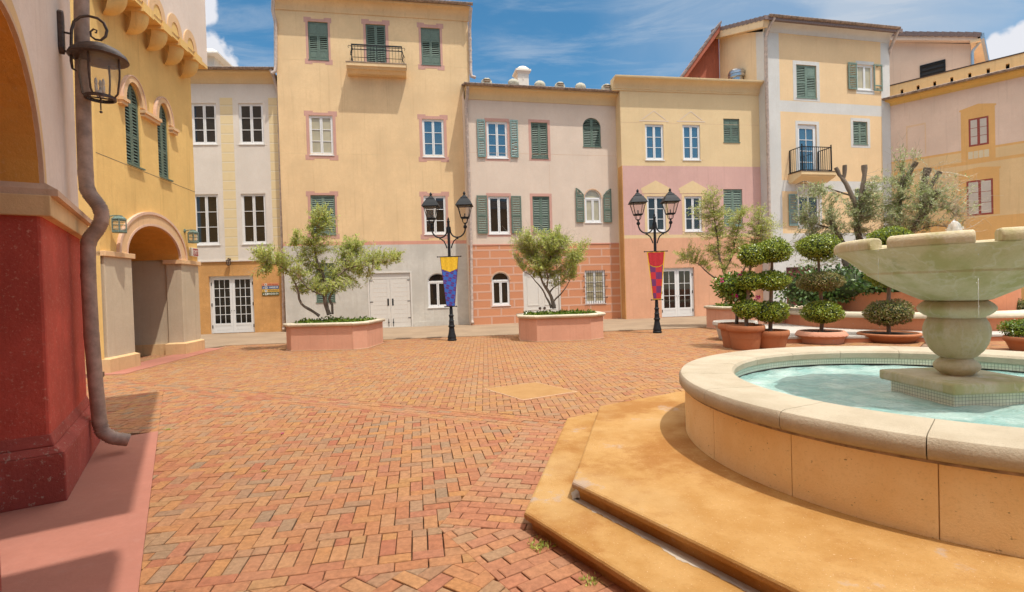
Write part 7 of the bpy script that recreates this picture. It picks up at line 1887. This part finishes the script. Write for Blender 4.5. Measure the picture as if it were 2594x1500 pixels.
for k in range(3):
    a = 2 * pi * k / 3; x, y = .035 * cos(a), Y0 + .035 * sin(a); mb.tube([(x, y, bz + .06), (x, y, bz + .14)], .013, 8); mb.lathe([(.001, bz + .14), (.012, bz + .15), (.016, bz + .175), (.009, bz + .205), (.001, bz + .22)], 8, (x, y))
mb.tube([(0, Y0, bz + .02), (0, Y0, bz + .09)], .03, 8); mb.build('candle_bulbs', 'offwhite', t, smooth=True)
def box_lantern(fac, q_top, q_bot, label, group):
    a = fac.uz(q_top, -.2); b = fac.uz(q_bot, -.2); h = a[1] - b[1]; u = (a[0] + b[0]) / 2
    t = thing('wall_lantern', label, 'wall lantern', fac.world(u, .05, b[1]), fac.yaw, group)
    w_ = h * .36; D_ = .09
    mb = MB(); mb.lathe([(.001, 0), (.055, .005), (.06, .02), (.001, .03)], 16)
    mb.v = [(x, .0 - z, y + h * .86) for x, y, z in mb.v]; mb.tube([(0, 0, h * .86), (0, -.06, h * .9), (0, -D_ - w_ * .5, h * .92), (0, -D_ - w_, h * .86)], .014, 8); mb.build('bracket', 'verdigris', t)
    cy = -D_ - w_; mb = MB(); z0, z1 = 0, h * .74
    hexp = [(w_ * cos(pi / 6 + pi / 3 * k), cy + w_ * .95 * sin(pi / 6 + pi / 3 * k)) for k in range(6)]
    for z, th in ((z0 + .02, .04), (z1 - .01, .035), (z0 + h * .16, .012), (z0 + h * .40, .010), (z0 + h * .60, .010)):
        for k in range(6): mb.bar((*hexp[k], z), (*hexp[(k + 1) % 6], z), .016, th)
    for p in hexp: mb.bar((*p, z0), (*p, z1), .018)
    mb.prism(hexp, z0 - .005, z0 + .01); mb.prism(hexp, z1, z1 + h * .10, top=[(p[0] * .75, cy + (p[1] - cy) * .75) for p in hexp]); mb.lathe([(w_ * .45, z1 + h * .10), (w_ * .45, z1 + h * .18), (.001, z1 + h * .19)], 12, (0, cy))
    l = mb.build('cage', 'verdigris', t); mb = MB(); g_ = [(p[0] * .93, cy + (p[1] - cy) * .93) for p in hexp]
    for k in range(6): mb.quad((*g_[k], z0 + .02), (*g_[(k + 1) % 6], z0 + .02), (*g_[(k + 1) % 6], z1 - .01), (*g_[k], z1 - .01))
    mb.build('glass', 'lampglass', t)
    mb = MB(); mb.tube([(0, cy, z0 + .02), (0, cy, z0 + h * .45)], .02, 8); mb.build('bulb', 'offwhite', t)
box_lantern(G, KV(262, 135), KV(262, 282), 'verdigris box lantern left of the arched passage', 'verdigris lanterns flanking the passage')
box_lantern(G, KV(856, 253), KV(856, 365), 'verdigris box lantern right of the arched passage, above the exit sign', 'verdigris lanterns flanking the passage')
a = A.uz(K4(402, 650)); b_ = A.uz(K4(402, 710)); h = a[1] - b_[1]
t = thing('wall_lantern', 'small bronze lantern above the white glazed door of the narrow house', 'wall lantern', A.world(a[0], -.17, b_[1]), A.yaw)
mb = MB(); mb.lathe([(.001, h), (.02, h * .95), (.02, h * .85), (.085, h * .72), (.11, h * .66), (.10, h * .62), (.001, h * .63)], 16); mb.lathe([(.001, 0), (.05, .01), (.075, .04), (.07, .06), (.001, .06)], 16)
for k in range(6): an = pi / 3 * k; mb.tube([(.072 * cos(an), .072 * sin(an), .05), (.092 * cos(an), .092 * sin(an), h * .64)], .009, 5)
mb.tube([(0, 0, h * .9), (0, .06, h * 1.0), (0, .165, h * .8)], .012, 6); mb.box(-.04, .04, .15, .168, h * .55, h * .95); smooth_by_angle(mb.build('cage', 'bronze', t), 40)
mb = MB(); mb.lathe([(.068, .055), (.088, h * .63)], 16); mb.build('glass', 'lampglass', t, smooth=True)
def text(body, size, parent, loc, mat, rz=0, width=None, name='lettering', bold=0):
    cu = bpy.data.curves.new(name, 'FONT'); cu.body = body; cu.size = size; cu.extrude = .001; cu.offset = bold; cu.align_x = 'LEFT'
    ob = bpy.data.objects.new(name, cu); C.objects.link(ob); bpy.context.view_layer.update()
    me = bpy.data.meshes.new_from_object(ob.evaluated_get(bpy.context.evaluated_depsgraph_get())); bpy.data.objects.remove(ob)
    me.materials.clear(); me.materials.append(M[mat]); xs = [v.co.x for v in me.vertices]
    if width:
        k = width / (max(xs) - min(xs)); x0_ = min(xs)
        for v in me.vertices: v.co.x = (v.co.x - x0_) * k
    o = bpy.data.objects.new(name, me); C.objects.link(o); o.parent = parent; o.location = loc; o.rotation_euler = (pi / 2, 0, 0); return o
ex0, ex1 = G.uz(KV(826, 402), .03), G.uz(KV(888, 478), .03)
t = thing('exit_sign', 'white and red exit sign right of the arched passage', 'sign', G.world(ex0[0], .05, ex1[1]), G.yaw)
wE, hE_ = ex1[0] - ex0[0], ex0[1] - ex1[1]; M['signwhite'] = paint('sign_white', (.72, .68, .60), rough=.5, var=.03); M['signred'] = paint('sign_red', (.33, .03, .03), rough=.5, var=.05)
mb = MB(); mb.box(0, wE, -.05, 0, 0, hE_); mb.build('case', 'signwhite', t)
mb = MB(); mb.box(wE * .30, wE * .97, -.053, -.0505, hE_ * .08, hE_ * .92); mb.build('red_panel', 'signred', t)
text('EXIT', hE_ * .72, t, (wE * .35, -.0535, hE_ * .24), 'signwhite', width=wE * .57, bold=.002)
s0, s1_ = A.uz(KS(432, 492)), A.uz(KS(1225, 1066))
t = thing('direction_sign', 'stack of four coloured direction plaques beside the white glazed door', 'sign', A.world(s0[0], -.012, s1_[1]), A.yaw)
wS = s1_[0] - s0[0]; zz = lambda y: A.uz(KS(800, y))[1] - s1_[1]
cols = {'sgo': (.62, .26, .13), 'sgb': (.075, .12, .25), 'sgy': (.68, .42, .085), 'sgg': (.085, .10, .03), 'sgr': (.38, .045, .03), 'sgk': (.06, .05, .04), 'sgw': (.74, .74, .70)}
for k_, v in cols.items(): M[k_] = paint('sign_paint_' + k_, v, rough=.5, var=.04)
for (ya, yb3, m, ic, tx, tm, fr_) in ((490, 618, 'sgo', 'sgk', 'caffe espresso', 'sgr', .62), (624, 770, 'sgb', 'sgk', 'HARBOR', 'sgw', .54), (777, 905, 'sgy', 'sgb', 'RESTAURANTS', 'sgk', .62), (912, 1066, 'sgg', 'sgy', 'MANDARA SPA', 'sgw', .64)):
    z1, z0 = zz(ya), zz(yb3); h = z1 - z0; mb = MB(); mb.box(0, wS, -.01, .01, z0, z1); pl_ = mb.build('plaque', m, t)
    mb = MB(); c = (.085 * wS, z0 + h * .42); d = h * .17
    ar = lambda pts: mb.slab([(c[0] + x * d, c[1] + z * d) for x, z in pts], -.0125, -.0105)
    ar([(-1, -1), (.9, -1), (.3, -.45), (1.1, .4), (.4, 1.1), (-.45, .3), (-1, .9)]); mb.build('arrow', tm, pl_)
    mb = MB(); mb.box(.165 * wS, .165 * wS + h * .8, -.0125, -.0105, z0 + h * .14, z0 + h * .80); mb.build('pictogram_field', 'sgw', pl_)
    mb = MB(); mb.slab([(.165 * wS + h * x, z0 + h * z) for x, z in ((.2, .35), (.6, .35), (.66, .55), (.4, .68), (.14, .55))], -.0145, -.0126); mb.build('pictogram', ic if m != 'sgg' else 'sgg', pl_)
    text(tx, h * .82, pl_, (wS * (1 - fr_ - .03), -.0105, z0 + h * .22), tm, width=wS * fr_, bold=.0012)

# ------------------------------------------------------------------ roof things
RG = 'pale shell ornaments along the cream house eave'
for i, (x, y) in enumerate(((222, 882), (508, 888), (788, 908), (1002, 922), (1220, 930), (1498, 942))):
    u, z = Cc.uz(KSK(x, y), -.25); t = thing('roof_ornament', '', 'roof ornament', Cc.world(u, -.25, z - .19), Cc.yaw, RG)
    t['label'] = ['open shell ornament at the left end of the cream house eave', 'ridged shell ornament in front of the white chimney', 'ridged shell ornament third from the left on the eave', 'open shell ornament fourth from the left on the eave', 'ridged shell ornament fifth from the left on the eave', 'open shell ornament at the right end of the cream house eave'][i]
    ridged = i in (1, 2, 4); mb = MB(); vs = []; fs = []; nr, ns = 14, 40
    for a in range(nr + 1):
        th = pi * a / nr
        for k in range(ns):
            ph_ = 2 * pi * k / ns; r = .255 * (1 + (.07 * abs(sin(ph_ * 6)) if ridged else .04 * sin(ph_ * 5)))
            x_, y_, z_ = r * sin(th) * cos(ph_), r * sin(th) * sin(ph_) * .8, -r * cos(th) * .82
            if not ridged and y_ < 0:
                dd = abs(z_ - .02 - .03 * cos(x_ * 8)); 
                if dd < .075: y_ *= .35
            if ridged: x_, z_ = x_, z_
            vs.append((x_, y_, z_ + .19))
    for a in range(nr):
        for k in range(ns): k2 = (k + 1) % ns; fs.append((a * ns + k, a * ns + k2, (a + 1) * ns + k2, (a + 1) * ns + k))
    if ridged:
        vs = [(v[0], -(v[2] - .19) * .9 if False else v[1], v[2]) for v in vs]; vs = [(v[0], (v[2] - .19) * .8, .19 + v[1]) for v in vs]
    mb.add(vs, fs); smooth_by_angle(mb.build('shell', 'pewter', t), 50)
    if not ridged:
        mb = MB(); mb.sphere((0, 0, 0), 1, seg=12, ring=8); mb.v = [(v[0] * .15, v[1] * .06 - .11, v[2] * .055 + .215) for v in mb.v]; mb.build('shell_opening', 'bark2', t)
    mb = MB(); mb.lathe([(.001, -.02), (.17, -.02), (.16, .03), (.12, .05), (.001, .05)], 16); mb.build('foot', 'pewter', t)
u, z = D.uz(KG(1228, 1175), 1.3); t = thing('roof_ventilator', 'round galvanised ventilator on the flat roof of the banded house', 'ventilator', D.world(u, 1.3, z - .25), D.yaw)
wv = (D.uz(KG(1360, 1100), 1.3)[0] - D.uz(KG(1095, 1100), 1.3)[0]) / 2; hv = D.uz(KG(1228, 1020), 1.3)[1] - z
mb = MB(); mb.lathe([(wv * .75, -.1), (wv * .75, .25), (wv, .27), (wv * 1.0, .27 + hv * .30), (wv * .93, .27 + hv * .32), (wv * 1.02, .27 + hv * .36), (wv * 1.0, .27 + hv * .62), (wv * .9, .27 + hv * .64), (wv * .96, .27 + hv * .68), (wv * .8, .27 + hv * .86), (wv * .45, .27 + hv * .98), (.001, .27 + hv)], 24); smooth_by_angle(mb.build('hood', 'steel', t), 30)
